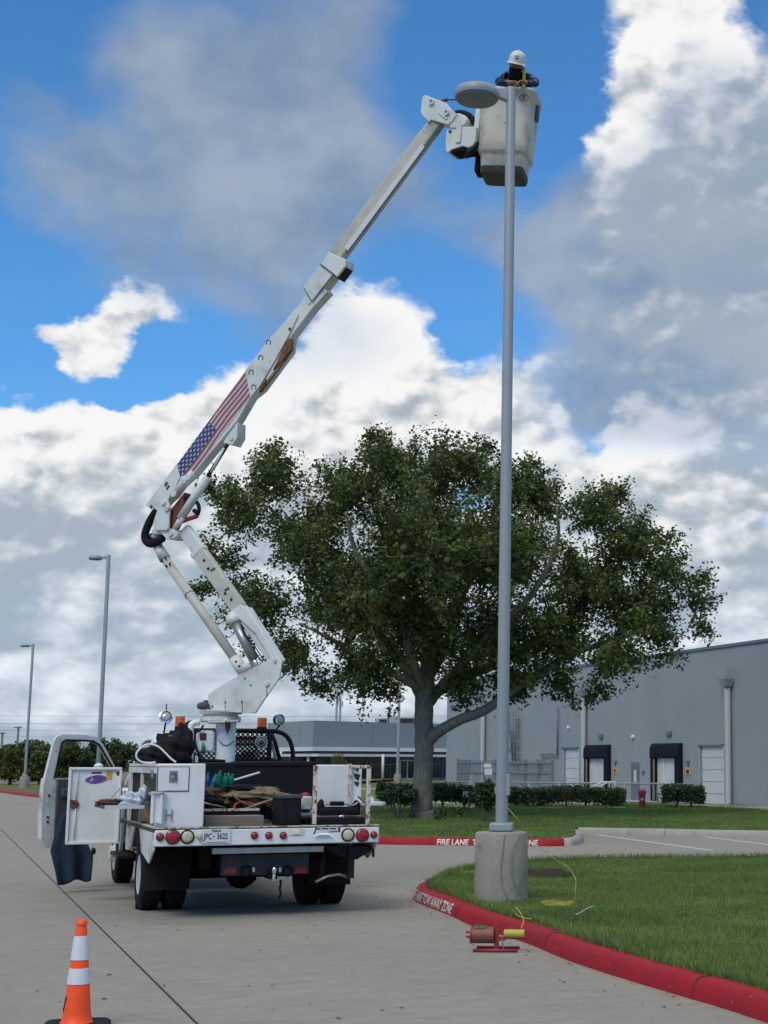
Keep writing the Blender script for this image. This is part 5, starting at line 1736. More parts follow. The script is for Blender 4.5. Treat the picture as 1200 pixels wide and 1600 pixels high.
T('motor_bracket', MB().box(loc(322, 1101, TY + .03), (.06, .1, .11)), 'brown', bevel=0.006)

# ---- cab behind the rack
CY0, CY1 = 3.85, 5.25
ZR0 = 2.06
cabm = MB()
for (y, zt_, hw0, hw1) in ((CY0, ZR0 - .06, 0.97, 0.76), (CY0 + .15, ZR0, 0.98, 0.78), (CY1 - .45, ZR0, 0.98, 0.78), (CY1 - .05, ZR0 - .08, 0.98, 0.76), (CY1 + .55, 1.42, 0.98, 0.86), (CY1 + .62, 1.36, 0.97, 0.90)):
    pass
rings = []
for (y, zt_, hr) in ((CY0, ZR0 - .10, 0.72), (CY0 + .12, ZR0, 0.75), (CY1 - .55, ZR0 + .01, 0.76), (CY1 - .12, ZR0 - .07, 0.74)):
    rings.append([(-0.97, y, 1.30), (-0.96, y, 1.36), (-hr - .05, y, zt_ - .10), (-hr + .03, y, zt_), (hr - .03, y, zt_), (hr + .05, y, zt_ - .10), (0.96, y, 1.36), (0.97, y, 1.30)])
# roof skin, lower cab box, pillars and glass are parts of their own
rf = MB()
RW_ = [(-0.80, -.12), (-0.72, 0.0), (0.72, 0.0), (0.80, -.12)]
rr = [[(x, y, ZR0 + dz - (0.05 if y in (CY0, CY1 - .1) else 0)) for x, dz in ((-0.80, -.10), (-0.70, -.005), (0.70, -.005), (0.80, -.10), (0.74, -.12), (-0.74, -.12))] for y in (CY0, CY0 + .15, CY1 - .5, CY1 - .1)]
rf.loft(rr)
cab_roof = T('cab_roof', rf, 'paint', bevel=0.02)
low = MB()
low.bx(-0.97, 0.97, CY0, CY0 + .04, 0.62, 1.36)
T('cab_back', low, 'paint', bevel=0.02)
T('cab_floor', MB().bx(-0.96, 0.96, CY0 + .04, CY1, 0.60, 0.68), 'greyplastic')
T('dashboard', MB().bx(-0.90, 0.90, CY1 - .2, CY1 + .15, 0.95, 1.35), 'greyplastic', bevel=0.04)
T('cab_right_side', MB().bx(0.93, 0.97, CY0 + .042, CY1, 0.55, 1.36), 'paint', bevel=0.01)
for sx in (-1, 1):
    T('pillar', MB().prism([(sx * 0.95, CY0 + .0, 1.36), (sx * 0.95, CY0 + .13, 1.36), (sx * 0.80, CY0 + .16, ZR0 - .1), (sx * 0.80, CY0 + .04, ZR0 - .1)], (-sx * 0.05, 0, 0)), 'paint', bevel=0.008)
    T('windscreen_pillar', MB().prism([(sx * 0.95, CY1 + .20, 1.36), (sx * 0.95, CY1 + .30, 1.36), (sx * 0.79, CY1 - .10, ZR0 - .1), (sx * 0.79, CY1 - .18, ZR0 - .1)], (-sx * 0.05, 0, 0)), 'paint', bevel=0.008)
T('bonnet', MB().bx(-0.94, 0.94, CY1 + .16, CY1 + 1.35, 0.70, 1.30), 'paint', bevel=0.08)
for sx in (-1, 1):
    ar = [(AX_F + 0.52 * math.cos(math.radians(t)), RW + 0.52 * math.sin(math.radians(t))) for t in range(175, 0, -12)]
    T('front_wing', MB().prism([(sx * 0.945, y, z) for y, z in [(CY1 + .05, 0.55), (CY1 + .05, 1.28), (CY1 + 1.35, 1.22), (CY1 + 1.38, .6)] + ar[::-1]], (sx * 0.05, 0, 0)), 'paint', bevel=0.01)
def glass_mat():
    m = bpy.data.materials.new('window_glass')
    m.use_nodes = True
    t = m.node_tree
    t.nodes.clear()
    N = NT(t)
    a = N.n('ShaderNodeBsdfTransparent', ins={'Color': (0.86, 0.90, 0.89, 1)})
    b = N.n('ShaderNodeBsdfGlossy', ins={'Color': (1, 1, 1, 1), 'Roughness': 0.03})
    fz = N.n('ShaderNodeFresnel', ins={'IOR': 1.4})
    mx = N.n('ShaderNodeMixShader', ins={0: fz.outputs[0], 1: a.outputs[0], 2: b.outputs[0]})
    N.n('ShaderNodeOutputMaterial', ins={'Surface': mx.outputs[0]})
    return m


M['glass'] = glass_mat()
T('rear_window', MB().prism([(-0.82, CY0 + .06, 1.38), (0.82, CY0 + .06, 1.38), (0.70, CY0 + .11, ZR0 - .13), (-0.70, CY0 + .11, ZR0 - .13)], (0, .006, 0)), 'glass')
T('windscreen', MB().prism([(-0.88, CY1 + .24, 1.38), (0.88, CY1 + .24, 1.38), (0.73, CY1 - .13, ZR0 - .12), (-0.73, CY1 - .13, ZR0 - .12)], (0, .006, .003)), 'glass')
for sx in (-1, 1):
    T('seat', MB().bx(sx * .45 - .25, sx * .45 + .25, CY0 + .12, CY0 + .32, .7, 1.55).bx(sx * .45 - .25, sx * .45 + .25, CY0 + .3, CY0 + .85, .75, .95), 'greyplastic', bevel=0.06)
# right door and its mirror side
T('right_door', MB().prism([(0.972, y, z) for y, z in ((CY0 + .16, .5), (CY0 + .16, 1.34), (CY1 + .08, 1.34), (CY1 + .08, .5))], (0.02, 0, 0)), 'paint', bevel=0.01)

# ---- headache rack with expanded mesh
RY = 3.72
zc0, zc1 = ZD, loc(420, 1142, RY).z
x0r, x1r = loc(292, 1160, RY).x, loc(427, 1160, RY).x
P_ = cr([loc(x, y, RY) for x, y in ((415, 1142), (432, 1143), (445, 1148), (453, 1158), (457, 1172), (458, 1187))], 4)
rack = T('headache_rack', MB().tube([(x0r, RY, zc1)] + P_ + [(P_[-1].x + .01, RY, ZD)], 0.030, 12), 'black', smooth=True)
MB().tube([loc(422, 1142, RY), loc(430, 1160, RY), loc(437, 1187, RY)], 0.026, 10).build('rack_stay', M['black'], rack, smooth=True)
MB().tube([(x0r, RY, zc1), (x0r, RY, ZD)], 0.03, 10).build('rack_post', M['black'], rack, smooth=True)
zl = loc(400, 1190, RY).z
for x in (loc(421, 1160, RY).x,):
    MB().bx(x - .03, x + .03, RY - .02, RY + .02, ZD, zc1).build('rack_post', M['black'], rack)
MB().bx(x0r, loc(437, 1190, RY).x, RY - .02, RY + .02, zl - .03, zl + .03).build('rack_bar', M['black'], rack)
MB().bx(x0r, loc(421, 1153, RY).x, RY - .018, RY + .018, loc(400, 1153.5, RY).z - .022, loc(400, 1153.5, RY).z + .022).build('rack_bar', M['black'], rack)
mesh_ = MB()
xa, xb = x0r, loc(421, 1160, RY).x
w_ = xb - xa
for za, zb2 in ((loc(400, 1153, RY).z, zc1), (zl, loc(400, 1153, RY).z)):
    h_ = zb2 - za
    sp_ = 0.062
    k = -int(h_ / sp_) - 1
    while k * sp_ < w_:
        for sgn in (1, -1):
            u0, u1 = k * sp_, k * sp_ + h_
            q0, q1 = max(u0, 0), min(u1, w_)
            if q1 - q0 > 0.02:
                za_, zb_ = za + (q0 - u0), za + (q1 - u0)
                X0, X1 = (xa + q0, xa + q1) if sgn > 0 else (xb - q0, xb - q1)
                mesh_.tube([(X0, RY + .004 * sgn, za_), (X1, RY + .004 * sgn, zb_)], 0.0095, 4, False)
        k += 1
tag(mesh_.build('expanded_mesh', M['black'], rack), kind='stuff')
# black tool chest across the bed behind the cab
a, b = loc(367, 1191, 2.75), loc(489, 1252, 2.75)
tc = T('tool_chest', MB().bx(loc(300, 1230, 2.75).x, loc(494, 1220, 2.75).x, 2.72, 3.4, ZD + .003, a.z), 'black', bevel=0.015)
MB().bx(loc(366, 1230, 2.75).x, loc(496, 1220, 2.75).x, 2.70, 3.42, a.z - .05, a.z + .012).build('lid', M['black'], tc, bevel=0.012)
# beacons and work lights
for x, y0, y1, ly in ((281, 1119, 1139, 3.85), (409, 1121.5, 1140, 3.72)):
    p0, p1 = loc(x, y0, ly), loc(x, y1, ly)
    hgt = p0.z - p1.z
    bc = T('amber_beacon', MB().lathe([(0.062, 0.03), (0.062, hgt * .95), (0.058, hgt), (0.01, hgt + .002)], (p1.x, ly, p1.z), n=20), 'amber', smooth=True, auto=40)
    MB().lathe([(0.068, -.02), (0.068, 0.03), (0.06, 0.035)], (p1.x, ly, p1.z), n=20).build('beacon_base', M['black'], bc, smooth=True, auto=40)
    for k in range(3):
        z = p1.z + hgt * (.25 + .25 * k)
        MB().lathe([(0.063, 0), (0.065, .004), (0.063, .008)], (p1.x, ly, z), n=20).build('lens_rib', M['amber'], bc, smooth=True)
    MB().tube([(p1.x, ly, p1.z - .02), (p1.x, ly, p1.z - .12)], 0.02, 8).build('beacon_stalk', M['black'], bc)
for x, y, r, ly, d, nm in ((259.5, 1119.5, 10, 3.8, (-.1, -.5, .2), 0), (437.5, 1124.5, 9.0, 3.7, (.55, -1, .12), 1), (408, 1160, 9.6, 3.6, (0.05, -1, -.02), 2)):
    p = loc(x, y, ly)
    R1 = r / 117.0
    wl = T('work_light', MB().lathe([(R1, 0.0), (R1 * 1.03, -.01), (R1, -.03), (R1 * .85, -.07), (R1 * .5, -.10), (.01, -.115)], p, d, 24), 'chrome' if nm == 0 else 'black', smooth=True, auto=60)
    MB().lathe([(R1 * 1.0, .002), (R1 * 1.02, .012), (R1 * .86, .016), (R1 * .84, .004)], p, d, 24).build('bezel', M['chrome' if nm < 2 else 'whitetrim'], wl, smooth=True, auto=50)
    MB().lathe([(R1 * .85, .004), (R1 * .5, .016), (R1 * .05, .02)], p, d, 24).build('lens', M['glassy'], wl, smooth=True)
    if nm < 2:
        MB().tube([p - Vector((0, 0, R1 * .9)), p - Vector((0.02 if nm == 0 else .1, 0, R1 * .9 + .14))], 0.012, 8).build('stalk', M['black'], wl)
    if nm == 0:
        MB().tube([p + Vector((0, 0, R1)), p + Vector((0, 0, R1 + .08))], 0.007, 6).build('aerial', M['black'], wl)
    if nm == 2:
        MB().lathe([(0.03, .018), (0.03, .028), (.01, .03)], p, d, 12).build('bulb_shield', M['greyplastic'], wl, smooth=True)

# ---- right-hand rack: rusty posts, white panels, shelf
def lpost(px, y0, y1, ly, mat='paint_rust', w_=0.022, name='rack_post'):
    a, b = loc(px, y0, ly), loc(px, y1, ly)
    return T(name, MB().box(((a.x + b.x) / 2, ly, (a.z + b.z) / 2), (w_ * 2, w_ * 2, abs(a.z - b.z))), mat, bevel=0.005)


lpost(492, 1196, 1288, 0.12)
lpost(575.5, 1197, 1288, 0.12)
a, b = loc(549, 1195.5, 0.75), loc(578, 1198, 0.12)
T('rack_rail', MB().tube([(loc(575.5, 1197, .12).x, .12, loc(575.5, 1197, .12).z - .01), (loc(575.5, 1197, .12).x + .02, 1.9, loc(575.5, 1197, .12).z - .01)], 0.02, 8), 'paint_rust', smooth=True)
RB0, RB1 = 0.78, 0.86
a, b = loc(495, 1195, RB0), loc(547.5, 1254, RB0)
rbx = T('right_service_box', MB().bx(a.x, b.x, RB0, RB1, ZD + .004, a.z), 'paint', bevel=0.012)
MB().bx(b.x - .035, b.x + .004, RB0 - .02, RB0 + .02, ZD + .004, a.z + .01).build('corner_angle', M['paint_rust'], rbx)
a2, b2 = loc(549, 1199, RB0 + .02), loc(564, 1270, RB0 + .02)
wing = MB().bx(b.x + .006, b2.x, RB0 + .02, RB0 + .05, ZD + .05, a2.z).build('box_door', M['paint'], rbx, bevel=0.008)
p = loc(558, 1217, RB0 + .02)
for dz, s_ in ((.11, .028), (.02, .045), (-.06, .035)):
    MB().prism([(p.x - s_, RB0 + .017, p.z + dz + s_), (p.x + s_ * .8, RB0 + .017, p.z + dz + s_ * .6), (p.x + s_ * .3, RB0 + .017, p.z + dz - s_), (p.x - s_ * .6, RB0 + .017, p.z + dz - s_ * .3)], (0, .002, 0)).build('decal_remnant', M['ink'], wing)
a3, b3 = loc(560, 1254, .7), loc(592, 1258, .7)
sh_ = T('side_shelf', MB().bx(a3.x, b3.x, .5, 1.2, b3.z, a3.z + .01), 'paint', bevel=0.006)
p = loc(581, 1250, .7)
MB().lathe([(.03, 0), (.03, .03), (.015, .035), (.015, .06)], (p.x, .7, a3.z + .01), n=10).build('shelf_bolt', M['whiteplastic'], sh_)
T('box_stay', MB().tube([loc(560, 1245, .6), loc(575, 1258, .2)], 0.012, 8), 'greyplastic')
# left cab door, wide open
DYH = 5.12
hp = loc(192, 1190, DYH)
dvec = (loc(66, 1240, 4.62) - Vector((0, 0, loc(66, 1240, 4.62).z))) - Vector((hp.x, DYH, 0))
dl = dvec.length
du = dvec.normalized()
dn = Vector((du.y, -du.x, 0))
if dn.y > 0:
    dn = -dn
cd = lambda u, z, o=0.0: Vector((hp.x, DYH, 0)) + du * (u * dl) + dn * o + Vector((0, 0, z))
ZW = loc(125, 1216, 4.9).z           # window sill
Zb, Zt = loc(110, 1324, 4.7).z, loc(110, 1148, 4.8).z
# outline of the door (u from hinge to latch edge)
outer = [(0.0, Zb + .04), (0.0, ZW - .02), (0.10, ZW + .14), (0.28, Zt - .12), (0.40, Zt - .02), (0.52, Zt), (0.80, Zt), (0.87, Zt - .03), (0.905, Zt - .12), (0.97, ZW + .1), (0.995, ZW - .1), (1.0, ZW - .5), (0.985, Zb + .12), (0.93, Zb)]
inner = [(0.09, ZW + .005), (0.125, ZW + .10), (0.33, Zt - .135), (0.41, Zt - .085), (0.52, Zt - .075), (0.76, Zt - .075), (0.80, Zt - .10), (0.82, Zt - .2), (0.875, ZW + .005)]
dm = MB()
# frame built as upper ring pieces and lower shell
seq_o = [(0.0, ZW - .02), (0.10, ZW + .14), (0.28, Zt - .12), (0.40, Zt - .02), (0.52, Zt), (0.80, Zt), (0.87, Zt - .03), (0.905, Zt - .12), (0.985, ZW + .005)]
for i in range(len(seq_o) - 1):
    q = [seq_o[i], seq_o[i + 1], inner[i + 1], inner[i]]
    dm.prism([cd(u, z, 0.02) for u, z in q], dn * -0.055)
lowp = [(0.0, Zb + .04), (0.0, ZW - .02), (0.09, ZW + .004), (0.875, ZW + .004), (0.985, ZW + .004), (0.995, ZW - .1), (1.0, ZW - .5), (0.985, Zb + .12), (0.93, Zb)]
dm.prism([cd(u, z, 0.02) for u, z in lowp], dn * -0.10)
cdo = T('cab_door', dm, 'paint_worn')
MB().prism([cd(u, z, 0.05) for u, z in ((0.03, Zb + .1), (0.03, ZW - .01), (0.845, ZW - .01), (0.845, Zb + .14), (0.78, Zb + .08))], dn * -0.028).build('trim_panel', M['greyplastic'], cdo, bevel=0.01)
MB().prism([cd(u, z, 0.10) for u, z in ((0.25, ZW - .24), (0.25, ZW - .16), (0.80, ZW - .13), (0.80, ZW - .25))], dn * -0.05).build('armrest', M['greyplastic'], cdo, bevel=0.015)
for i in range(len(inner) - 1):
    MB().tube([cd(*inner[i], 0.03), cd(*inner[i + 1], 0.03)], 0.014, 6).build('window_seal', M['rubber'], cdo)
MB().prism([cd(u, z, -0.01) for u, z in inner], dn * -0.005).build('window_glass', M['glass'], cdo)
for z in (ZW - .22, ZW - .50, ZW - .56):
    MB().box(cd(0.925, z, 0.022), (.03, .012, .03), YAW * 0).build('striker_hole', M['ink'], cdo)
MB().prism([cd(u, z, 0.045) for u, z in ((0.65, ZW - .52), (0.845, ZW - .50), (0.845, ZW - .60), (0.7, ZW - .62))], dn * -0.02).build('door_reflector', M['redcloth'], cdo)
T('step_board', MB().bx(-1.12, -0.9, 4.3, 5.3, 0.42, 0.47), 'black', bevel=0.01)
# mirror edge seen below the door
p = loc(146, 1330, 4.9)
MB().lump(p, (.03, .03, .05), 1, .05).build('hinge_check', M['black'], cdo, smooth=True)

# ------------------------------------------------------------------ boom: everything lies along one upright plane from turntable to bucket
PT = TM @ loc(345, 1115, TY)
TIPY = 18.75
PTip = at(690, 180, TIPY)
bdir = Vector((PTip.x - PT.x, PTip.y - PT.y, 0)).normalized()
bn = Vector((bdir.y, -bdir.x, 0))
if bn.y > 0:
    bn = -bn                      # towards the camera


def bp(px, py, o=0.0):
    """world point on the boom's plane, o metres towards the camera"""
    r = ray(px, py)
    c0 = Vector((0, 0, CAMH))
    q0 = Vector((PT.x, PT.y, 0)) + bn * o
    t = (q0 - c0).dot(bn) / r.dot(bn)
    return c0 + r * t


def bprism(name, poly, o0, o1, mat, parent=None, bevel=0.012, smooth=False):
    """plate: outline photographed, from o1 (near face) back to o0"""
    pts = [bp(x, y, o1) for x, y in poly]
    m_ = MB().prism(pts, bn * (o0 - o1))
    return m_.build(name, M[mat] if isinstance(mat, str) else mat, parent or truck, xf=TI, bevel=bevel)


def bbeam(name, p0, p1, wpx0, wpx1, depth, mat, parent=None, bevel=0.02, o=0.0):
    """rectangular beam between two pixels, width in pixels across, depth in metres"""
    a, b = bp(*p0, o), bp(*p1, o)
    ax = (b - a).normalized()
    up = ax.cross(bn).normalized()
    sc0, sc1 = (bp(p0[0] + 1, p0[1], o) - a).length, (bp(p1[0] + 1, p1[1], o) - b).length
    rings = []
    for c_, hw in ((a, wpx0 * sc0 / 2), (b, wpx1 * sc1 / 2)):
        rings.append([c_ + up * hw + bn * depth / 2, c_ - up * hw + bn * depth / 2, c_ - up * hw - bn * depth / 2, c_ + up * hw - bn * depth / 2])
    return MB().loft(rings).build(name, M[mat] if isinstance(mat, str) else mat, parent or truck, xf=TI, bevel=bevel)


def btube(name, pts, r, mat, parent=None, o=0.0, n=12, curve=False):
    P_ = [bp(*p[:2], (p[2] if len(p) > 2 else o)) for p in pts]
    if curve:
        P_ = cr(P_, 5)
    return MB().tube(P_, r, n).build(name, M[mat], parent or truck, xf=TI, smooth=True)


def bdisc(name, px, py, rpx, o, h, mat, parent=None, n=16, hole=False):
    c_ = bp(px, py, o)
    r = rpx * (bp(px + 1, py, o) - c_).length
    prof = [(r, 0), (r, h * .7), (r * .85, h), (.002, h)] if not hole else [(r, 0), (r, h), (r * .6, h), (r * .55, h * .2), (.002, h * .2)]
    return MB().lathe(prof, c_, bn, n).build(name, M[mat], parent or truck, xf=TI, smooth=True, auto=40)


def pt_dist(p, q):
    return math.hypot(p[0] - q[0], p[1] - q[1])


# turret: two cheek plates with a floor between
turret_poly = [(324.8, 1085.7), (330.7, 1079.8), (368, 1057.7), (431, 1025), (440.3, 1033), (436.8, 1058.8), (398.3, 1114.8), (324.8, 1111.3)]
tur = bprism('turret', turret_poly, 0.13, 0.155, 'boom', bevel=0.006)
bprism('cheek_plate', turret_poly, -0.155, -0.13, 'boom', tur, 0.006)
bprism('turret_web', [(330, 1084), (368, 1062), (400, 1047), (396, 1062), (384, 1112), (330, 1109)], -0.128, 0.128, 'boom', tur, 0.01)
T('turret_base', MB().lathe([(0.25, 0), (0.29, 0.01), (0.29, 0.03), (0.25, 0.035)], loc(347, 1114, TY), n=32), 'paint_worn', smooth=True, auto=40)
for x, y, r in ((430, 1033, 2.6), (418, 1068, 4.0)):
    bdisc('pivot_pin', x, y, r, 0.156, 0.02, 'paint_worn', tur)
for x, y in ((383, 1060), (392, 1070.5), (332, 1104), (352, 1097), (378, 1097)):
    bdisc('bolt', x, y, 1.2, 0.156, 0.008, 'ink', tur, 8)
for x0, y0, x1, y1 in ((352, 1098, 352, 1112), (378, 1098, 379, 1112), (417, 1072, 417, 1088)):
    btube('run_stain', [(x0, y0, 0.1545), (x1, y1, 0.1545)], 0.006, 'rust', tur)

# lower boom: compensating link tube at the left
lt = btube('compensating_link', [(257, 872), (379, 1047)], 0.060, 'boom_old', o=0.02, n=20)
btube('link_collar', [(245, 851), (258, 874)], [0.060, 0.078], 'paint_worn', lt, o=0.02, n=16)
btube('link_collar', [(366, 1029), (381, 1051)], 0.076, 'paint_worn', lt, o=0.02, n=16)
btube('link_band', [(294, 925.5), (296, 928.5)], 0.0685, 'clearlens', lt, o=0.02, n=20)
for x, y in ((253, 876), (259, 872), (260, 884.5), (265.5, 881), (369, 1034), (374, 1041)):
    bdisc('bolt', x, y, 1.7, 0.083, 0.012, 'ink', lt, 8)
btube('link_fork', [(376, 1044, 0.02), (394, 1040, 0.02)], 0.05, 'paint_worn', lt, n=12)
# lower boom: box beam in three visible lengths
lb = bbeam('lower_boom', (288, 827), (436, 1040), 17, 17, 0.09, 'boom', o=-0.02, bevel=0.012)
bbeam('boom_sleeve', (310, 861), (375, 952), 19.5, 19.5, 0.11, 'boom_old', lb, 0.014, -0.02)
bbeam('sleeve_collar', (309, 859), (313, 865), 21.5, 21.5, 0.125, 'paint_worn', lb, 0.01, -0.02)
bprism('boom_root', [(366, 961), (384, 947.5), (437, 1031), (427, 1038), (412, 1012), (398, 990), (379, 972)], -0.09, 0.055, 'boom', lb, 0.01)
bbeam('root_cap', (362, 963), (384, 949), 8, 8, 0.15, 'boom', lb, 0.01, -0.02)
for x, y in ((319, 875.5), (325.5, 888.5), (352, 927), (361.5, 937)):
    bdisc('bolt', x, y, 1.9, 0.036, 0.012, 'ink', lb, 10)
for x, y in ((332, 889), (354, 920)):
    bprism('decal', [(x - 4, y + 1.5), (x + 3, y - 3), (x + 5, y), (x - 2, y + 4.5)], 0.0355, 0.038, 'greyplastic', lb, 0)
cy = btube('lift_cylinder', [(364, 966), (396, 1030)], 0.062, 'steel', o=0.055, n=18)
btube('cylinder_head', [(361, 962), (368, 974)], 0.078, 'boom', cy, o=0.055, n=18)
btube('cylinder_rod', [(394, 1026), (404, 1044)], 0.03, 'chrome', cy, o=0.055, n=12)
for k in range(2):
    btube('hydraulic_hose', [(376 + 2 * k, 976, .13), (382 + 2 * k, 992, .13), (394 + 4 * k, 1010, .11), (406 + 5 * k, 1030, .05)], 0.007, 'rubber', cy, curve=True, n=8)

# elbow: link plates, hose loop
EP = [(255.5, 780), (262, 782), (266, 792), (264.5, 800), (263.5, 825), (260, 828.5), (245, 828.5), (240.5, 825), (239, 818), (241, 810), (250, 784)]
elb = bprism('elbow_plate', EP, 0.137, 0.165, 'boom', bevel=0.006)
bprism('elbow_plate', EP, -0.165, -0.137, 'boom', elb, 0.006)
KP = [(247, 828.5), (258, 827), (270, 826), (278, 832), (276, 838), (271, 842), (260, 842), (254, 836)]
bprism('knuckle', KP, -0.13, 0.10, 'boom', elb, 0.01)
bprism('knuckle_plate', KP, 0.11, 0.13, 'boom', elb, 0.006)
bprism('knuckle_plate', [(236, 828), (247, 823), (258, 832), (250, 836), (239, 834)], -0.10, 0.09, 'paint_worn', elb, 0.006)
btube('knuckle_pin', [(236, 838, 0), (250, 838, 0)], 0.045, 'paint_worn', elb, n=14)
for x, y, r in ((256, 785.5, 3.6), (261.5, 795, 3.8), (267.5, 834.5, 3.2)):
    bdisc('pivot_pin', x, y, r, 0.166 if y < 800 else 0.131, 0.025, 'paint_worn', elb)
for o_ in (-0.09, 0.0, 0.09):
    P_ = cr([bp(x, y, o_) for x, y in ((246, 796), (236, 811), (229.5, 825), (226.5, 836), (228.5, 845), (235.5, 849.5), (245, 846.5), (255, 840))], 9)
    R_ = [(0.050 if k % 2 else 0.056) for k in range(len(P_))]
    MB().tube(P_, R_, 14).build('hose_loop', M['rubber'], elb, xf=TI, smooth=True)
btube('red_hose', [(308, 806, .06), (302, 808.5, .06), (294, 811, .06), (284, 815, .06)], 0.030, 'redsteel', elb, curve=True)
btube('hose_end', [(306, 784, .06), (309.5, 788, .06), (311, 796, .06), (308.5, 805, .06)], 0.026, 'rubber', elb, curve=True)
btube('hose_end', [(303, 797, .06), (306, 800, .06), (309, 803, .06)], 0.03, 'rubber', elb)
bprism('rusty_web', [(288, 769), (287, 782), (284, 797), (270, 825), (266, 827), (264.5, 824), (266.5, 796), (280, 779)], -0.05, 0.09, M['redrust'], elb, 0.006)
btube('bracket_arm', [(288, 779, .1), (298, 775.5, .1)], 0.022, 'rubber', elb)

# upper boom outer box with its patched lower edge
UB = [(227, 789), (275, 726), (383, 579), (416, 534), (464, 480), (496, 436), (512, 456), (489.5, 480), (455, 525), (452, 548), (407, 609), (392, 621), (371, 657), (302, 741), (283, 757), (270, 775), (262, 782), (248, 797), (239, 798)]
ub = bprism('upper_boom', UB, -0.035, 0.115, 'boom', bevel=0.012)
bprism('side_plate', [(227, 789), (275, 726), (281, 745), (276, 757), (268, 770), (262, 782), (248, 797), (239, 798)], 0.116, 0.135, 'boom', ub, 0.005)
bprism('side_plate', [(383, 579), (420, 530), (462, 484), (466, 492), (452, 522), (430, 562), (406, 603), (391, 621)], 0.116, 0.135, 'boom', ub, 0.005)
bprism('torn_edge', [(452, 527), (455, 530), (455, 545), (447, 556), (438, 566), (432, 572), (426, 578), (434, 562), (440, 548), (444, 538)], 0.105, 0.139, 'rust', ub, 0.004)
bprism('torn_edge', [(406, 604), (415, 592), (416, 598), (408, 609), (404, 613)], 0.105, 0.140, 'rust', ub, 0.003)
bprism('edge_strip', [(455, 530), (457, 530), (456, 547), (408, 612), (405, 613), (430, 577), (453, 545)], 0.085, 0.120, 'khaki', ub, 0)
for x, y in ((392, 582), (407, 559), (419, 535), (396, 605)):
    btube('lifting_eye', [(x - 3, y + 3, .137), (x - 2, y - 3, .137), (x + 3, y - 3, .137), (x + 3.5, y + 3, .137)], 0.008, 'greymetal', ub, curve=True, n=6)
for x, y in ((236.5, 791.5), (453, 514)):
    bdisc('bolt', x, y, 2.2, 0.136, 0.012, 'greyplastic', ub, 10)
bprism('data_plate', [(256, 758), (260, 752), (263, 755), (259, 761)], 0.136, 0.138, 'greyplastic', ub, 0)
bprism('slot', [(259, 764), (263, 758), (265.5, 759.5), (261, 766)], 0.136, 0.138, 'ink', ub, 0)
# flag decal
fp = [(277, 725), (383, 581), (391, 620.5), (303, 736), (281, 745)]


def flag_mat():
    m = bpy.data.materials.new('flag_print')
    m.use_nodes = True
    t = m.node_tree
    t.nodes.clear()
    N = NT(t)
    uv = N.n('ShaderNodeUVMap').outputs[0]
    wob = N.noise(uv, 2.2, 3, 0.5)
    s = N.sep(uv)
    u = s[0]
    v = N.m('ADD', s[1], N.m('MULTIPLY', N.m('SUBTRACT', wob, 0.5), 0.10))
    v = N.m('ADD', v, N.m('MULTIPLY', N.m('SINE', N.m('MULTIPLY', u, 9.0)), 0.035))
    st = N.m('GREATER_THAN', N.m('MODULO', N.m('MULTIPLY', N.m('ADD', v, 1.0), 6.5), 1.0), 0.5)
    st2 = N.m('GREATER_THAN', N.m('FRACT', N.m('MULTIPLY', v, 5.0)), 0.48)
    c = N.mix(st2, (0.50, 0.45, 0.45), (0.27, 0.06, 0.075))
    inc = N.m('MULTIPLY', N.m('LESS_THAN', u, 0.44), N.m('GREATER_THAN', v, 0.40))
    # stars: little five-pointed dots on a staggered grid
    su, sv = N.m('MULTIPLY', u, 19.0), N.m('MULTIPLY', N.m('SUBTRACT', v, 0.40), 7.5)
    row = N.m('FLOOR', sv)
    su2 = N.m('ADD', su, N.m('MULTIPLY', N.m('MODULO', row, 2.0), 0.5))
    fu, fv = N.m('SUBTRACT', N.m('FRACT', su2), 0.5), N.m('SUBTRACT', N.m('FRACT', sv), 0.5)
    ang = N.m('ARCTAN2', fv, fu)
    rr_ = N.m('SQRT', N.m('ADD', N.m('MULTIPLY', fu, fu), N.m('MULTIPLY', fv, fv)))
    lim = N.m('MULTIPLY_ADD', N.m('COSINE', N.m('MULTIPLY', ang, 5.0)), 0.09, 0.24)
    star = N.m('LESS_THAN', rr_, lim)
    cc = N.mix(star, (0.035, 0.045, 0.14), (0.50, 0.50, 0.56))
    c = N.mix(inc, c, cc)
    dirt = N.mr(N.noise(uv, 6, 6, 0.65), 0.55, 0.85)
    c = N.mix(N.m('MULTIPLY', dirt, 0.7), c, (0.25, 0.22, 0.2))
    b = N.n('ShaderNodeBsdfPrincipled', ins={'Base Color': c, 'Roughness': 0.5})
    N.n('ShaderNodeOutputMaterial', ins={'Surface': b.outputs[0]})
    return m


pts = [TI @ bp(x, y, 0.1185) for x, y in fp]
me = bpy.data.meshes.new('flag_decal')
nrm_l = TI.to_3x3() @ bn
area_v = Vector((0, 0, 0))
for i in range(len(pts)):
    area_v += (pts[i] - pts[0]).cross(pts[(i + 1) % len(pts)] - pts[0])
idx = list(range(len(pts)))
if area_v.dot(nrm_l) < 0:
    idx = idx[::-1]
me.from_pydata([tuple(p) for p in pts], [], [tuple(idx)])
a_, b_ = pts[0], pts[1]
du_ = (b_ - a_).normalized()
dv_ = nrm_l.cross(du_).normalized()
if (pts[3] - pts[0]).dot(dv_) > 0:
    dv_ = -dv_
uvl = me.uv_layers.new(name='UVMap')
Lu = (b_ - a_).length * 1.06
Hv = abs((pts[2] - pts[0]).dot(dv_))
for lp_, li in zip(me.polygons[0].loop_indices, idx):
    d = pts[li] - pts[0]
    uvl.data[lp_].uv = (d.dot(du_) / Lu, 1 + d.dot(dv_) / Hv)
me.materials.append(flag_mat())
fo = bpy.data.objects.new('flag_decal', me)
COL.objects.link(fo)
fo.parent = ub
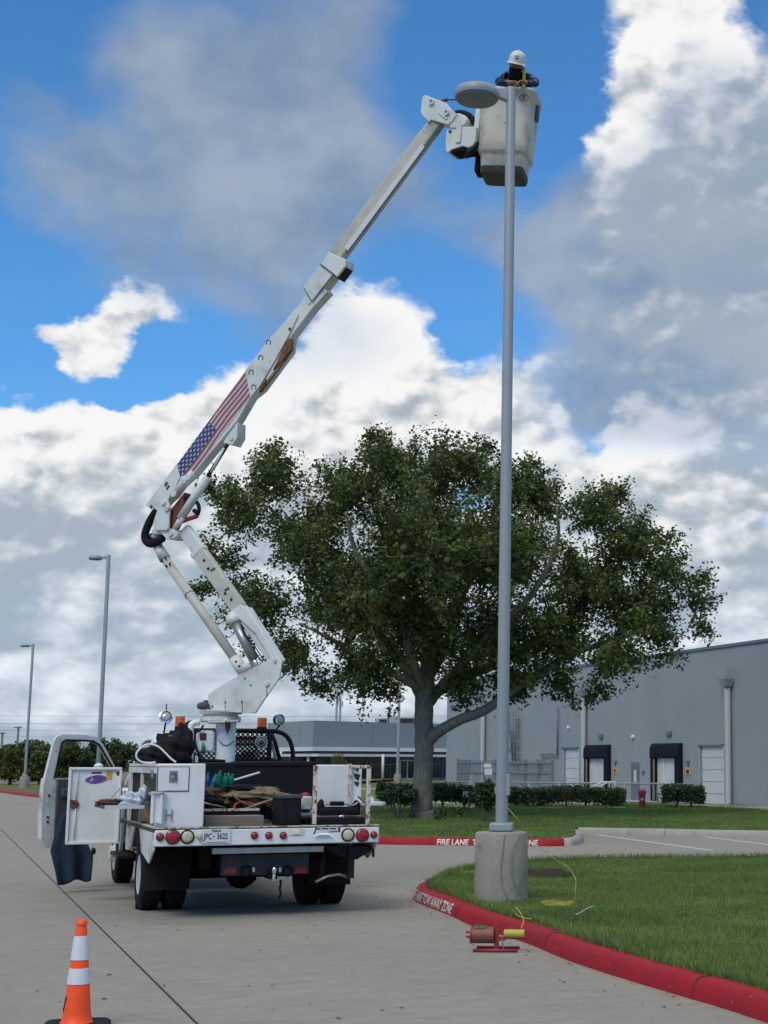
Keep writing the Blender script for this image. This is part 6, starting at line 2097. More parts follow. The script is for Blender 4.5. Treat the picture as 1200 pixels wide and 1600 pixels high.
fo['label'] = 'faded stars and stripes flag decal on the boom side'
# boom lift cylinder under the flag
bprism('cylinder_lug', [(350, 688), (371, 660), (370.5, 683), (363, 695.5), (349, 692)], -0.06, 0.125, 'boom', ub, 0.006)
bdisc('pivot_pin', 362, 685.5, 2.6, 0.126, 0.015, 'paint_worn', ub)
uc = btube('boom_cylinder', [(282, 810), (325, 745)], 0.056, 'boom', o=0.09, n=18)
btube('cylinder_rod', [(324, 746), (357, 692)], 0.026, 'black', uc, o=0.09, n=12)
btube('cylinder_rod', [(330, 738), (350, 700)], 0.016, 'whitetrim', uc, o=0.125, n=8)
btube('cylinder_hose', [(331, 722, .1), (333, 728, .1), (329, 740, .1)], 0.006, 'rubber', uc, n=6, curve=True)
btube('leveling_cylinder', [(272, 772), (302, 738)], 0.05, 'boom', uc, o=0.12, n=14)
for x, y in ((288, 752), (294, 746), (272, 772)):
    bdisc('pivot_pin', x, y, 4.2, 0.165, 0.02, 'paint_worn', uc)
btube('cylinder_eye', [(272, 826, .09), (286, 808, .09)], [0.03, 0.05], 'paint_worn', uc, n=12)
# sleeve, collar and inner boom
slv = bprism('boom_sleeve', [(501, 412.5), (521, 427.5), (524, 423), (487.5, 470), (474, 448)], -0.05, 0.135, 'boom', bevel=0.01)
bprism('sleeve_collar', [(513.5, 393.5), (540, 405), (540, 415), (526, 433.5), (501, 412.5)], -0.06, 0.15, 'boom', slv, 0.012)
bprism('collar_shoe', [(526, 434), (540, 415.5), (541, 419), (528, 436)], -0.04, 0.12, 'black', slv, 0.004)
btube('seam_line', [(500, 412.5, .1515), (521, 428, .1515), (527, 434, .1515)], 0.007, 'greyplastic', slv)
btube('seam_line', [(474, 449, .1365), (487, 471, .1365), (502, 452, .1365), (521, 429, .1365)], 0.005, 'greyplastic', slv)
bdisc('bolt', 483, 473, 2.0, 0.12, 0.012, 'paint_worn', slv, 10)
ib = bbeam('inner_boom', (527, 401), (685, 189), 22, 20, 0.13, 'boom_old', bevel=0.025, o=0.035)
btube('wear_line', [(541, 396, .102), (684, 205, .102)], 0.006, 'greyplastic', ib)
bbeam('wear_strip', (541, 389), (661, 227), 8, 7, 0.004, 'whitetrim', ib, 0, 0.1025)
# tip plates and platform head
tip_poly = [(663, 148), (659, 154), (657, 174), (658, 178), (670, 191), (673, 187), (700, 195), (706, 190), (714, 178), (706, 172), (696, 160), (679, 154)]
tipo = bprism('tip_plate', tip_poly, 0.10, 0.135, 'boom', bevel=0.008)
bprism('tip_plate', tip_poly, -0.135, -0.10, 'boom', tipo, 0.008)
bprism('tip_web', [(661, 158), (659, 176), (670, 188), (698, 192), (704, 184), (690, 168)], -0.10, 0.10, 'boom', tipo, 0.006)
for x, y in ((675, 159.5), (698.5, 176)):
    bdisc('pivot_pin', x, y, 4.2, 0.136, 0.03, 'whitetrim', tipo, hole=True)
bprism('pin_keeper', [(684, 176), (686, 175), (699, 184), (697, 186)], 0.136, 0.15, 'whitetrim', tipo, 0.002)
hd = bprism('platform_head', [(702, 200), (702, 188), (706, 180), (716, 176), (726, 180), (730, 186), (728, 192), (720, 201)], -0.12, 0.12, 'boom', bevel=0.015)
bprism('head_housing', [(698, 202), (720, 201), (720, 198), (744, 197), (743, 220), (736, 232), (722, 228), (705, 234), (700, 239), (696, 236), (695.6, 220)], -0.14, 0.14, 'boom', hd, 0.015)
bprism('head_cover', [(713, 192), (721, 191), (719, 222), (711, 223)], 0.141, 0.16, 'paint_worn', hd, 0.006)
bprism('head_belly', [(699, 236), (705, 230), (722, 224), (736, 228), (738, 234), (722, 236), (706, 239)], -0.12, 0.12, 'chassis', hd, 0.01)
btube('head_hose', [(712, 175, 0), (726, 178, 0), (738, 187, 0), (745, 195, 0)], [0.02, 0.03, 0.04, 0.035, 0.04, 0.045, 0.045, 0.05, 0.05, 0.045, 0.045, 0.04, 0.04, 0.04, 0.04, 0.03], 'rubber', hd, curve=True)
btube('side_cable', [(686, 159, .05), (697, 156, .05), (704, 156.0, .25), (714, 155.5, .72)], 0.008, 'rubber', hd)
btube('cable_sleeve', [(689, 159, .05), (699, 155.5, .05)], 0.022, 'greyplastic', hd)
bdisc('bolt', 703.5, 205.5, 2.4, 0.141, 0.012, 'brown', hd, 10)

# ------------------------------------------------------------------ bucket
BY = 18.62
bc0 = at(792.5, 266, BY - 0.30)
bz0 = bc0.z
bz1 = at(792.5, 135, BY - 0.33).z
BH = bz1 - bz0
BR = math.radians(-7)
bmat = Matrix.Translation(Vector((at(788, 200, BY).x, BY, bz0))) @ Matrix.Rotation(math.radians(4.5), 4, 'Y') @ Matrix.Rotation(BR, 4, 'Z')
XB = TI @ bmat


def rrect(w, d, r, z, n=6, cx=0.0, cy=0.0):
    out = []
    for (sx, sy, a0) in ((1, 1, 0), (-1, 1, 90), (-1, -1, 180), (1, -1, 270)):
        for k in range(n + 1):
            a = math.radians(a0 + 90 * k / n)
            out.append(Vector((cx + sx * (w / 2 - r) + r * math.cos(a), cy + sy * (d / 2 - r) + r * math.sin(a), z)))
    return out


ts = 0.035
sec = [rrect(.49, .42, .06, -.005), rrect(.53, .46, .07, .02), rrect(.545, .475, .08, .06), rrect(.575, .51, .09, BH * .205), rrect(.585, .52, .10, BH * .225), rrect(.625, .56, .12, BH * .235), rrect(.65, .585, .13, BH * .265),
       rrect(.665, .605, .15, BH * .40), rrect(.69, .625, .15, BH * .7), rrect(.70, .635, .12, BH * .95), rrect(.735, .67, .13, BH * .965), rrect(.74, .675, .13, BH * .99), rrect(.72, .655, .12, BH),
       rrect(.66, .59, .10, BH * .995), rrect(.64, .57, .10, BH * .9), rrect(.60, .53, .10, BH * .28), rrect(.52, .45, .08, .05)]
bk = MB().loft(sec).build('bucket', M['fibre'], truck, xf=XB, smooth=True, auto=60)
bk['label'] = 'grimy white fibreglass bucket holding the worker'
MB().loft([rrect(.47, .40, .06, -.012), rrect(.535, .465, .07, -.004), rrect(.555, .485, .08, .035), rrect(.557, .487, .08, .085), rrect(.54, .47, .08, .09)]).build('underside', pm('bucket_underside', (0.06, 0.056, 0.048), 0.8, var=0.3, vscale=4, spots=((0.16, 0.15, 0.125), 5, 0.55, 0.8)), bk, xf=XB, smooth=True, auto=60)
mb_ = MB().bx(-.42, -.34, -.16, .16, BH * .42, BH * .82)
mb_.build('mounting_rib', M['fibre'], bk, xf=XB, bevel=0.02)
MB().bx(-.40, -.33, -.22, -.13, BH * .36, BH * .78).build('mounting_rib', M['boom'], bk, xf=XB, bevel=0.015)
MB().bx(-.37, -.30, -.12, .12, .05, BH * .40).build('mount_bracket', M['chassis'], bk, xf=XB, bevel=0.015)
MB().tube([(-.33, -.2, BH * .36), (-.40, -.22, BH * .26), (-.47, -.22, BH * .17)], [0.03, 0.05, 0.03], 10).build('control_lever', M['black'], bk, xf=XB, smooth=True)
# round emblem on the front
ce = MB()
P_ = [(.235 + .058 * math.cos(t), -.338, BH * .865 + .045 * math.sin(t)) for t in [k * 2 * math.pi / 20 for k in range(21)]]
ce.tube(P_, 0.006, 6)
ce.build('emblem_ring', M['greyplastic'], bk, xf=XB)
MB().prism([(.215, -.336, BH * .862), (.232, -.336, BH * .895), (.245, -.336, BH * .87), (.24, -.336, BH * .84), (.232, -.336, BH * .86)], (0, .008, 0)).build('emblem', M['ink'], bk, xf=XB)
MB().bx(.352, .385, -.1, .0, BH * .70, BH * .88).build('side_latch', M['greyplastic'], bk, xf=XB, bevel=0.008)

# ------------------------------------------------------------------ worker in the bucket
man_e = empty('person', bmat @ Vector((0.03, 0.02, 0.055)), 0.0)
tag(man_e, 'worker in white hard hat and dark patterned shirt leaning over the bucket rim', 'person')
PM = Matrix.Translation(man_e.location)
PI = PM.inverted()


def skin_mesh(verts, edges, radii, root=0, sub=2):
    me_ = bpy.data.meshes.new('body_tmp')
    me_.from_pydata([tuple(v) for v in verts], edges, [])
    ob = bpy.data.objects.new('body_tmp', me_)
    COL.objects.link(ob)
    ob.modifiers.new('skin', 'SKIN')
    if not me_.skin_vertices:
        bpy.context.view_layer.objects.active = ob
    sv = me_.skin_vertices[0].data
    for i, r in enumerate(radii):
        rr_ = r if isinstance(r, tuple) else (r, r)
        sv[i].radius = rr_
        sv[i].use_root = (i == root)
    ss = ob.modifiers.new('sub', 'SUBSURF')
    ss.levels = sub
    ss.render_levels = sub
    bpy.context.view_layer.update()
    dg = bpy.context.evaluated_depsgraph_get()
    out = bpy.data.meshes.new_from_object(ob.evaluated_get(dg))
    bpy.data.objects.remove(ob)
    vs = [v.co.copy() for v in out.vertices]
    fs = [tuple(p.vertices) for p in out.polygons]
    return vs, fs


# photographed anchor points, in person space
FRONT = BY - 0.36
hand_l = PI @ at(802, 129, FRONT - 0.05)     # his right hand, left in the picture
hand_r = PI @ at(815.5, 128.5, FRONT - 0.05)
elb_l = PI @ at(776.5, 128.5, FRONT + 0.10)
elb_r = PI @ at(839, 131, FRONT + 0.12)
sho_l = PI @ at(789, 121, FRONT + 0.24)
sho_r = PI @ at(829, 121.5, FRONT + 0.24)
head_c = PI @ at(806.5, 103, FRONT + 0.10)
neck = (sho_l + sho_r) / 2 + Vector((0, -0.02, 0.03))
chest = (sho_l + sho_r) / 2 + Vector((0, 0.02, -0.14))
pelvis = Vector((0.02, 0.06, 0.93))
waist = chest.lerp(pelvis, 0.55)
V_ = [pelvis, waist, chest, neck, sho_l, elb_l, sho_r, elb_r, Vector((-.10, .06, .86)), Vector((-.11, .03, .48)), Vector((-.11, .08, .07)), Vector((.14, .06, .86)), Vector((.15, .03, .48)), Vector((.15, .08, .07)), Vector((-.12, -.12, .035)), Vector((.16, -.12, .035)),
      hand_l.lerp(elb_l, 0.22), hand_r.lerp(elb_r, 0.22), neck + (head_c - neck) * 0.45]
E_ = [(0, 1), (1, 2), (2, 3), (2, 4), (4, 5), (2, 6), (6, 7), (0, 8), (8, 9), (9, 10), (10, 14), (0, 11), (11, 12), (12, 13), (13, 15), (5, 16), (7, 17), (3, 18)]
R__ = [(.16, .12), (.15, .12), (.17, .12), .075, .075, .052, .075, .052, .09, .065, .05, .09, .065, .05, .04, .04, .036, .036, .058]
bv, bf = skin_mesh(V_, E_, R__)
mats = []
for q in bf:
    c_ = sum((bv[i] for i in q), Vector()) / len(q)
    if c_.z < 0.90:
        mats.append(2)
    elif (c_ - head_c).length < 0.16 and c_.z > neck.z + 0.04:
        mats.append(0)
    else:
        mats.append(1)


def join(vs, fs, m):
    o = len(bv)
    bv.extend(vs)
    bf.extend([tuple(i + o for i in q) for q in fs])
    mats.extend([m] * len(fs))


# head: an egg with brow, nose, chin and ears
hm = MB()
seg_, rng_ = 20, 14
look = Vector((-0.05, -1, -0.45)).normalized()
hu = (Vector((0, 0, 1)) - look * look.z).normalized()
hs_ = look.cross(hu)
roll_ = Matrix.Rotation(math.radians(-13), 3, look)
hu, hs_ = roll_ @ hu, roll_ @ hs_
for i in range(rng_ + 1):
    th = math.pi * i / rng_
    for k in range(seg_):
        a = 2 * math.pi * k / seg_
        d = Vector((math.sin(th) * math.cos(a), math.sin(th) * math.sin(a), math.cos(th)))   # x side, y front
        w_ = 0.074 * (1 - 0.22 * max(0, -d.z))
        p = Vector((d.x * w_, d.y * 0.096, d.z * 0.118))
        if d.y > 0.6:
            if abs(d.x) < 0.18 and -0.35 < d.z < 0.05:
                p.y += 0.020
            if abs(abs(d.x) - 0.38) < 0.15 and 0.0 < d.z < 0.2:
                p.y -= 0.008
            if abs(d.x) < 0.3 and d.z < -0.62:
                p.y += 0.010
        if abs(d.x) > 0.93 and abs(d.z) < 0.3:
            p.x *= 1.16
        hm.v.append(tuple(head_c + hs_ * p.x + look * p.y + hu * p.z))
for i in range(rng_):
    for k in range(seg_):
        hm.f.append((i * seg_ + k, (i + 1) * seg_ + k, (i + 1) * seg_ + (k + 1) % seg_, i * seg_ + (k + 1) % seg_))
join([Vector(p) for p in hm.v], hm.f, 0)
# hands: palm plus five bent fingers
for hand, el, sx in ((hand_l, elb_l, 1), (hand_r, elb_r, -1)):
    ax = (hand - el).normalized()
    wr = hand - ax * 0.05
    down = Vector((0, -0.35, -1)).normalized()
    side = ax.cross(down).normalized()
    k1 = hand + ax * 0.045
    v_, f_ = skin_mesh([wr - ax * .05, wr, hand, k1], [(0, 1), (1, 2), (2, 3)], [.034, .030, (.042, .022), (.042, .018)], 0, 2)
    join(v_, f_, 0)
    for j in range(4):
        off = side * (-0.033 + 0.022 * j)
        L_ = (0.062, 0.075, 0.070, 0.052)[j]
        p0 = k1 - ax * .008 + off
        p1 = p0 + ax * L_ * .5 + down * .012
        p2 = p1 + ax * L_ * .25 + down * L_ * .4
        p3 = p2 - ax * .012 + down * L_ * .32
        v_, f_ = skin_mesh([p0, p1, p2, p3], [(0, 1), (1, 2), (2, 3)], [.0105, .0098, .009, .0075], 0, 1)
        join(v_, f_, 0)
    t0 = hand - ax * .01 + side * .036
    t1 = t0 + side * .022 + ax * .03 + down * .015
    t2 = t1 + ax * .03 + down * .018 - side * .005
    v_, f_ = skin_mesh([t0, t1, t2], [(0, 1), (1, 2)], [.013, .0115, .009], 0, 1)
    join(v_, f_, 0)
me = bpy.data.meshes.new('body')
me.from_pydata([tuple(p) for p in bv], [], bf)
for m_ in ('skin', 'shirt', 'jeans'):
    me.materials.append(M[m_])
me.polygons.foreach_set('material_index', mats)
me.polygons.foreach_set('use_smooth', [True] * len(bf))
me.update()
body = bpy.data.objects.new('body', me)
COL.objects.link(body)
body.parent = man_e
# hard hat: dome, brim, front badge
hc = head_c + hu * 0.045 - look * 0.005
hup = (hu + look * -0.05).normalized()
HM = frame(hc, hs_, hup.cross(hs_) if False else look)
zax = hs_.cross(look)
dm = MB()
rings = []
for (f, z) in ((1.02, -0.005), (1.0, .03), (.94, .07), (.80, .105), (.55, .13), (.25, .143), (.02, .147)):
    rings.append([hc + hs_ * (.108 * f * math.cos(a)) + look * (.132 * f * math.sin(a)) + hu * z for a in [k * 2 * math.pi / 28 for k in range(28)]])
brim = [[hc + hs_ * (.108 * f * math.cos(a)) + look * (.132 * f * math.sin(a) + (.05 * max(0, math.sin(a)) if f > 1.1 else 0)) + hu * z for a in [k * 2 * math.pi / 28 for k in range(28)]] for f, z in ((1.02, -.012), (1.20, -.026), (1.21, -.020), (1.02, -0.005))]
dm.loft(brim + rings)
hat = dm.build('hard_hat', M['helmet'], man_e, smooth=True, auto=50)
MB().tube([hc + look * (.132 * c_) + hu * (.147 * s__ + .004) for c_, s__ in [(math.cos(t), math.sin(t)) for t in [k * math.pi / 14 for k in range(1, 14)]]], 0.008, 8).build('crown_ridge', M['helmet'], hat, smooth=True)
bd = hc + look * .125 + hu * .062
bd_n = (look + hu * .45).normalized()
MB().lathe([(.026, 0), (.026, .006), (.02, .008)], bd, bd_n, 16).build('badge', M['greyplastic'], hat)
MB().lathe([(.017, .0085), (.016, .0095)], bd, bd_n, 16).build('badge_ring', M['plate'], hat)
MB().lathe([(.010, .0098), (.009, .0106)], bd, bd_n, 16).build('badge_core', M['greyplastic'], hat)
# dark neck gaiter over the lower face and neck, hair strip and visor strap
gm = MB()
g_c = head_c + look * .005
gr_ = []
for f, z in ((.80, -.20), (.92, -.14), (1.04, -.09), (1.07, -.05), (1.05, -.028)):
    gr_.append([g_c + hs_ * (.078 * f * math.cos(a)) + look * (.102 * f * math.sin(a)) + hu * z for a in [k * 2 * math.pi / 20 for k in range(20)]])
gm.loft(gr_, True, False)
gm.build('neck_gaiter', M['darkcloth'], man_e, smooth=True)
nm = MB()
gr_ = [[head_c + hs_ * (.084 * math.cos(a)) + look * (.095 * math.sin(a)) + hu * z for a in [math.radians(200 + 14 * k) for k in range(11)]] for z in (-.08, .06)]
m2 = MB()
m2.v = [tuple(p) for p in gr_[0] + gr_[1]]
m2.f = [(k, k + 1, 12 + k, 11 + k) for k in range(10)]
hr = m2.build('hair', M['darkcloth'], man_e, smooth=True)
so = hr.modifiers.new('thick', 'SOLIDIFY')
so.thickness = 0.012
for s__ in (-1, 1):
    m3 = MB().lump(head_c + hs_ * (.028 * s__) + look * .090 + hu * .018, (.011, .008, .008), 1, 0, 8, 6)
    m3.build('eye', M['ink'], man_e, smooth=True)
# hi-vis brace over his left shoulder
P_ = cr([neck + Vector((.075, .02, .06)), neck + Vector((.085, -.10, .02)), chest + Vector((.085, -.135, .03)), chest + Vector((.08, -.14, -.12))], 5)
m4 = MB()
for p in P_:
    pass
m4.tube(P_, 0.024, 6)
m4.build('hi_vis_strap', M['hivis'], man_e, smooth=True)

# ------------------------------------------------------------------ traffic cone
cb_ = gnd(119, 1607, 0)
cone = tag(empty('traffic_cone', cb_, 0.25), 'orange traffic cone with two white bands in the foreground', 'cone')
HC = at(125, 1437, cb_.y).z
m_ = MB().loft([rrect(.40, .40, .05, 0.0), rrect(.40, .40, .05, .022), rrect(.36, .36, .05, .036), rrect(.30, .30, .08, .04)])
m_.build('base', M['rubber'], cone, smooth=True, auto=40)


def cr_r(z):
    return 0.090 + (0.030 - 0.090) * (z - .04) / (HC - .04)


def ring_part(name, z0, z1, mat, extra=0.0, top=False):
    pr = [(cr_r(z0) + extra - .004, z0), (cr_r(z0) + extra, z0 + .002), (cr_r(z1) + extra, z1 - .002), (cr_r(z1) + extra - .004, z1)]
    return MB().lathe(pr, (0, 0, 0), n=40).build(name, M[mat], cone, smooth=True, auto=40)


pr = [(.104, .038), (.092, .05), (cr_r(.1), .1), (cr_r(HC - .07), HC - .07), (.036, HC - .066), (.031, HC - .05), (.032, HC - .03), (.036, HC - .028), (.034, HC - .006), (.028, HC), (.02, HC - .02)]
MB().lathe(pr, (0, 0, 0), n=40).build('shell', M['orange'], cone, smooth=True, auto=40)


def cz(y):
    return at(125, y, cb_.y).z


ring_part('reflective_band', cz(1499.5), cz(1462), 'reflect', .0035)
ring_part('reflective_band', cz(1537), cz(1512), 'reflect', .0035)
# scuffed stencil mark on its left flank
z0 = cz(1566)
m_ = MB()
for k in range(5):
    a = math.radians(196 + 3 * k)
    r = cr_r(z0 + .02 * k - .03) + .003
    m_.box((r * math.cos(a), r * math.sin(a), z0 - .04 + .018 * k), (.004, .014, .022), a)
m_.build('stencil_mark', M['ink'], cone)

# ------------------------------------------------------------------ wire reel stand
ra0 = gnd(772, 1487, 0)
reel = tag(empty('wire_reel_stand', ra0, math.radians(-4)), 'red steel reel stand with copper and yellow wire spools by the curb', 'reel')
sc = FPX / ra0.y / 0.985
px2 = lambda x: (x - 772) / sc
pz = lambda y: at(772, y, ra0.y).z
fr_ = MB()
MB().tube([(px2(741), -.06, .018), (px2(810), -.06, .018)], .014, 8).build('skid', M['redsteel'], reel, smooth=True)
MB().tube([(px2(741), .16, .018), (px2(808), .16, .018)], .014, 8).build('skid', M['redsteel'], reel, smooth=True)
MB().bx(px2(771), px2(778), .035, .065, .015, pz(1444)).build('upright', M['redsteel'], reel, bevel=.004)
MB().bx(px2(771), px2(778), -.07, .17, .012, .032).build('cross_bar', M['redsteel'], reel, bevel=.004)
zA = pz(1463)
MB().tube([(px2(727), .05, zA + .03), (px2(739), .05, zA + .03)], .010, 8).build('axle', M['redsteel'], reel, smooth=True)
MB().tube([(px2(727), .05, zA - .01), (px2(820), .05, zA - .02)], .010, 8).build('axle', M['redsteel'], reel, smooth=True)
rc = (pz(1449) - pz(1475)) / 2
zc = (pz(1449) + pz(1475)) / 2
w0, w1 = px2(737), px2(771)
sp = MB().lathe([(rc * .3, 0), (rc * .97, .0), (rc, .01)] + [(rc * (1 + .012 * (k % 2)), .01 + (w1 - w0 - .02) * k / 14) for k in range(15)] + [(rc, w1 - w0 - .01), (rc * .97, w1 - w0), (rc * .3, w1 - w0)], (w0, .05, zc), (1, 0, 0), 28).build('copper_spool', M['copper'], reel, smooth=True, auto=60)
MB().lathe([(rc * .3, -.012), (rc * 1.06, -.012), (rc * 1.06, 0), (rc * .3, 0)], (w0, .05, zc), (1, 0, 0), 28).build('flange', M['redsteel'], sp, smooth=True, auto=40)
gt = MB()
for k in range(5):
    P_ = [(w0 + .03 + .022 * k, .05 - (rc + .004) * math.cos(t), zc + (rc + .004) * math.sin(t)) for t in [math.radians(50 + 8 * j) for j in range(12)]]
    gt.tube(P_, .009, 6)
gt.build('green_wire', M['greenwire'], sp, smooth=True)
ry = (pz(1453) - pz(1466)) / 2
zy = (pz(1453) + pz(1466)) / 2
y0_, y1_ = px2(786), px2(818)
MB().lathe([(ry * .3, 0), (ry, .002)] + [(ry * (1 + .03 * (k % 2)), .006 + (y1_ - y0_ - .012) * k / 14) for k in range(15)] + [(ry, y1_ - y0_ - .002), (ry * .3, y1_ - y0_)], (y0_, .05, zy), (1, 0, 0), 24).build('yellow_spool', M['yellowwire'], reel, smooth=True, auto=60)
MB().bx(px2(778), px2(788), .03, .07, zy - .06, zy - .03).build('spool_arm', M['redsteel'], reel)
MB().tube([(px2(786), .0, .02), (px2(784), .0, zy - .04)], .008, 6).build('crank', M['steel'], reel)
for pts in (((812, 1452), (815, 1440), (808, 1428), (800, 1421)), ):
    P_ = [Vector((px2(x), .05 + .06 * i, pz(y))) for i, (x, y) in enumerate(pts)]
    MB().tube(cr(P_, 5), .0045, 6).build('wire_tail', M['yellowwire'], reel, smooth=True)
for x0 in (794, 730):
    P_ = [Vector((px2(x0), .05, pz(1462))), Vector((px2(x0 - 2), .25, pz(1452))), Vector((px2(x0 + 4), .5, .17)), Vector((px2(x0 + 8), .62, .16))] if x0 == 794 else [Vector((px2(724), .35, .02)), Vector((px2(723), .45, .12)), Vector((px2(728), .55, .17)), Vector((px2(736), .62, .17))]
    MB().tube(cr(P_, 5), .004, 6).build('copper_lead', M['copper'], reel, smooth=True)

# ------------------------------------------------------------------ yellow wire from the pole's hand hole into the grass
zg = 0.16
P_ = [at(793, 1262, PD - .07), at(805, 1276, PD - .4), at(829, 1308, PD - .2), at(858, 1336, PD - .1), at(886, 1354, PD - .1), at(899, 1372, PD - .4), at(899, 1392, PD - .6), gnd(898, 1410, zg)]
o = MB().tube(cr(P_, 6), .0032, 6).build('yellow_wire', M['yellowwire'], smooth=True)
tag(o, 'yellow wire hanging from the lamp pole down to the grass', 'wire')
r7 = random.Random(7)
cc = gnd(876, 1409, 0.19)
m_ = MB()
for k in range(7):
    P_ = []
    ph = r7.uniform(0, 6.28)
    ra_, rb_ = r7.uniform(.13, .22), r7.uniform(.10, .20)
    ox, oy = r7.uniform(-.05, .05), r7.uniform(-.05, .05)
    tz = r7.uniform(-.04, .05)
    for j in range(22):
        t = ph + j * 2 * math.pi / 20
        P_.append((cc.x + ox + ra_ * math.cos(t), cc.y + oy + rb_ * math.sin(t), 0.172 + tz * math.cos(t) + .012 * math.sin(3 * t + k)))
    m_.tube(P_, .0026, 5)
o = m_.build('wire_coil', M['yellowwire'], smooth=True)
tag(o, 'loose coil of yellow wire lying in the grass', 'wire')
P_ = [gnd(x, y, .20) for x, y in ((900, 1429), (910, 1424), (918, 1419), (927, 1416))]
o = MB().tube(cr(P_, 4), .006, 6).build('wire_offcut', pm('pale_wire', (0.5, 0.5, 0.35), 0.6), smooth=True)
tag(o, 'short pale wire offcut lying alone on the grass', 'wire')
P_ = [gnd(800, 1421, .2), gnd(808, 1430, .19), gnd(818, 1434, .19), gnd(830, 1436, .19)]
o = MB().tube(cr(P_, 4), .005, 6).build('yellow_wire', M['yellowwire'], smooth=True)
tag(o, 'yellow wire end lying on the curb above the reel stand', 'wire')
for k, pts in enumerate((((788, 1300), (786, 1330), (783, 1350), (784, 1380), (789, 1395), (796, 1406), (818, 1409)), ((812, 1300), (802, 1325), (799, 1350), (801, 1372), (810, 1392), (818, 1400)))):
    P_ = []
    for x, y in pts:
        # lie on the concrete base's round face
        p = at(x, y, PD)
        dx = p.x - pb.x
        dd = math.sqrt(max(0.0, 0.305 ** 2 - min(abs(dx), .30) ** 2))
        P_.append(at(x, y, PD - dd - .004))
    o = MB().tube(cr(P_, 5), .004, 6).build('earth_wire', M['steel'], smooth=True)
    tag(o, ['dark wire running down the left of the concrete lamp base', 'dark wire bowing down the right of the concrete lamp base'][k], 'wire')

# ------------------------------------------------------------------ loads on the truck
TR = TM


def W(name, m_, mat, label, cat, **k):
    """a top-level thing built in truck coordinates, its origin at the truck's"""
    o = m_.build(name, M[mat] if isinstance(mat, str) else mat, None, **k)
    o.matrix_world = TM
    tag(o, label, cat)
    return o


def Wp(name, m_, mat, parent, **k):
    return m_.build(name, M[mat] if isinstance(mat, str) else mat, parent, **k)


# bottle packs
def bottles(label, x0, x1, y0, mat, ly, rows, seed, cz_):
    a, b = loc(x0, y0, ly), loc(x1, y0, ly)
    e = empty('bottle_pack', TM @ Vector(((a.x + b.x) / 2, ly, cz_)), YAW)
    tag(e, label, 'bottle pack')
    r_ = random.Random(seed)
    nb = max(3, int((b.x - a.x) / 0.075))
    for j in range(rows):
        for k in range(nb):
            x = (k + .5) / nb * (b.x - a.x) - (b.x - a.x) / 2 + r_.uniform(-.01, .01)
            tilt = Matrix.Rotation(r_.uniform(.2, .55), 3, 'X') @ Matrix.Rotation(r_.uniform(-.25, .25), 3, 'Y')
            ax = tilt @ Vector((0, 0, 1))
            MB().lathe([(.024, 0), (.031, .01), (.031, .05), (.028, .06), (.031, .07), (.031, .12), (.022, .15), (.011, .175), (.011, .195)], (x, j * .08, r_.uniform(-.02, .03)), ax, 12).build('bottle', M[mat], e, smooth=True, auto=50)
    return e


zc_ = loc(330, 1232, 1.9).z
bottles('shrink wrapped pack of blue water bottles on the truck bed', 304, 338, 1228, 'bluewrap', 1.95, 2, 1, zc_ - .02)
bottles('pack of green bottles beside the blue water bottles', 337, 364, 1228, 'greenwrap', 1.9, 2, 2, zc_ + .0)
# heap of canvas and scrap
lm = [((320, 1243), (.20, .2, .09), 'brown', 'tangled brown scrap heap below the blue bottles', 'scrap heap', 11), ((322, 1256), (.17, .2, .13), 'darkcloth', 'dark cloth bag under the brown scrap heap', 'bag', 12),
      ((400, 1243), (.34, .25, .085), 'khaki', 'crumpled khaki canvas sheet on the truck bed', 'canvas', 13), ((360, 1252), (.15, .2, .1), 'brown', 'brown rag bundle left of the khaki canvas', 'rags', 14),
      ((422, 1250), (.10, .12, .06), 'yellow', 'orange yellow glove on the khaki canvas', 'glove', 15), ((426, 1268), (.13, .12, .10), 'darkcloth', 'black sack right of the wooden plank', 'sack', 16),
      ((385, 1233), (.22, .16, .05), 'darkcloth', 'dark folded tarp behind the khaki canvas', 'tarp', 17)]
for (px, py), r, mt, lb, ct, sd in lm:
    p = loc(px, py, 1.5)
    e_ = W(lb.split()[-1] if False else ct.replace(' ', '_'), MB().lump((p.x, 1.5 + .05 * (sd % 3), p.z), r, sd, .24, 26, 16, 3.2), mt, lb, ct, smooth=True)
p = loc(440, 1266, 1.1)
W('paper_sheet', MB().prism([loc(x, y, 1.1) for x, y in ((425, 1262), (436, 1252), (438, 1262), (437, 1284), (428, 1275))], (0, .01, 0)), 'whiteplastic', 'crumpled white sheet beside the black crate', 'sheet')
P_ = [loc(x, y, 1.25) for x, y in ((362, 1240), (375, 1252), (392, 1258), (410, 1254), (425, 1248), (434, 1240))]
W('rope', MB().tube(cr(P_, 5), .012, 8), 'khaki', 'pale rope looped over the khaki canvas', 'rope', smooth=True)
# plank and trough at the back
a, b = loc(320, 1275, .35), loc(411, 1283, .35)
pk_ = W('plank', MB().bx(a.x, b.x, .30, .55, ZD + .003, a.z), 'wood', 'weathered grey plank lying across the bed tail', 'plank', bevel=.006)
a, b = loc(303, 1265, .8), loc(404, 1276, .8)
tb = W('steel_trough', MB().bx(a.x, b.x, .80, 1.25, ZD + .003, a.z), 'black', 'long black steel trough behind the plank', 'trough', bevel=.008)
Wp('rim', MB().bx(a.x - .005, b.x + .005, .785, .80, a.z - .02, a.z + .008), 'paint_rust', tb)
a, b = loc(470, 1242, .6), loc(436.5, 1289, .6)
cx0, cx1 = loc(436.5, 1260, .35).x, loc(471, 1260, .35).x
ctop = loc(455, 1243, .35).z
cr_ = W('crate', MB().bx(cx0, cx1, .35, .75, ZD + .003, ctop), 'black', 'tall black plastic crate in the middle of the bed tail', 'crate', bevel=.012)
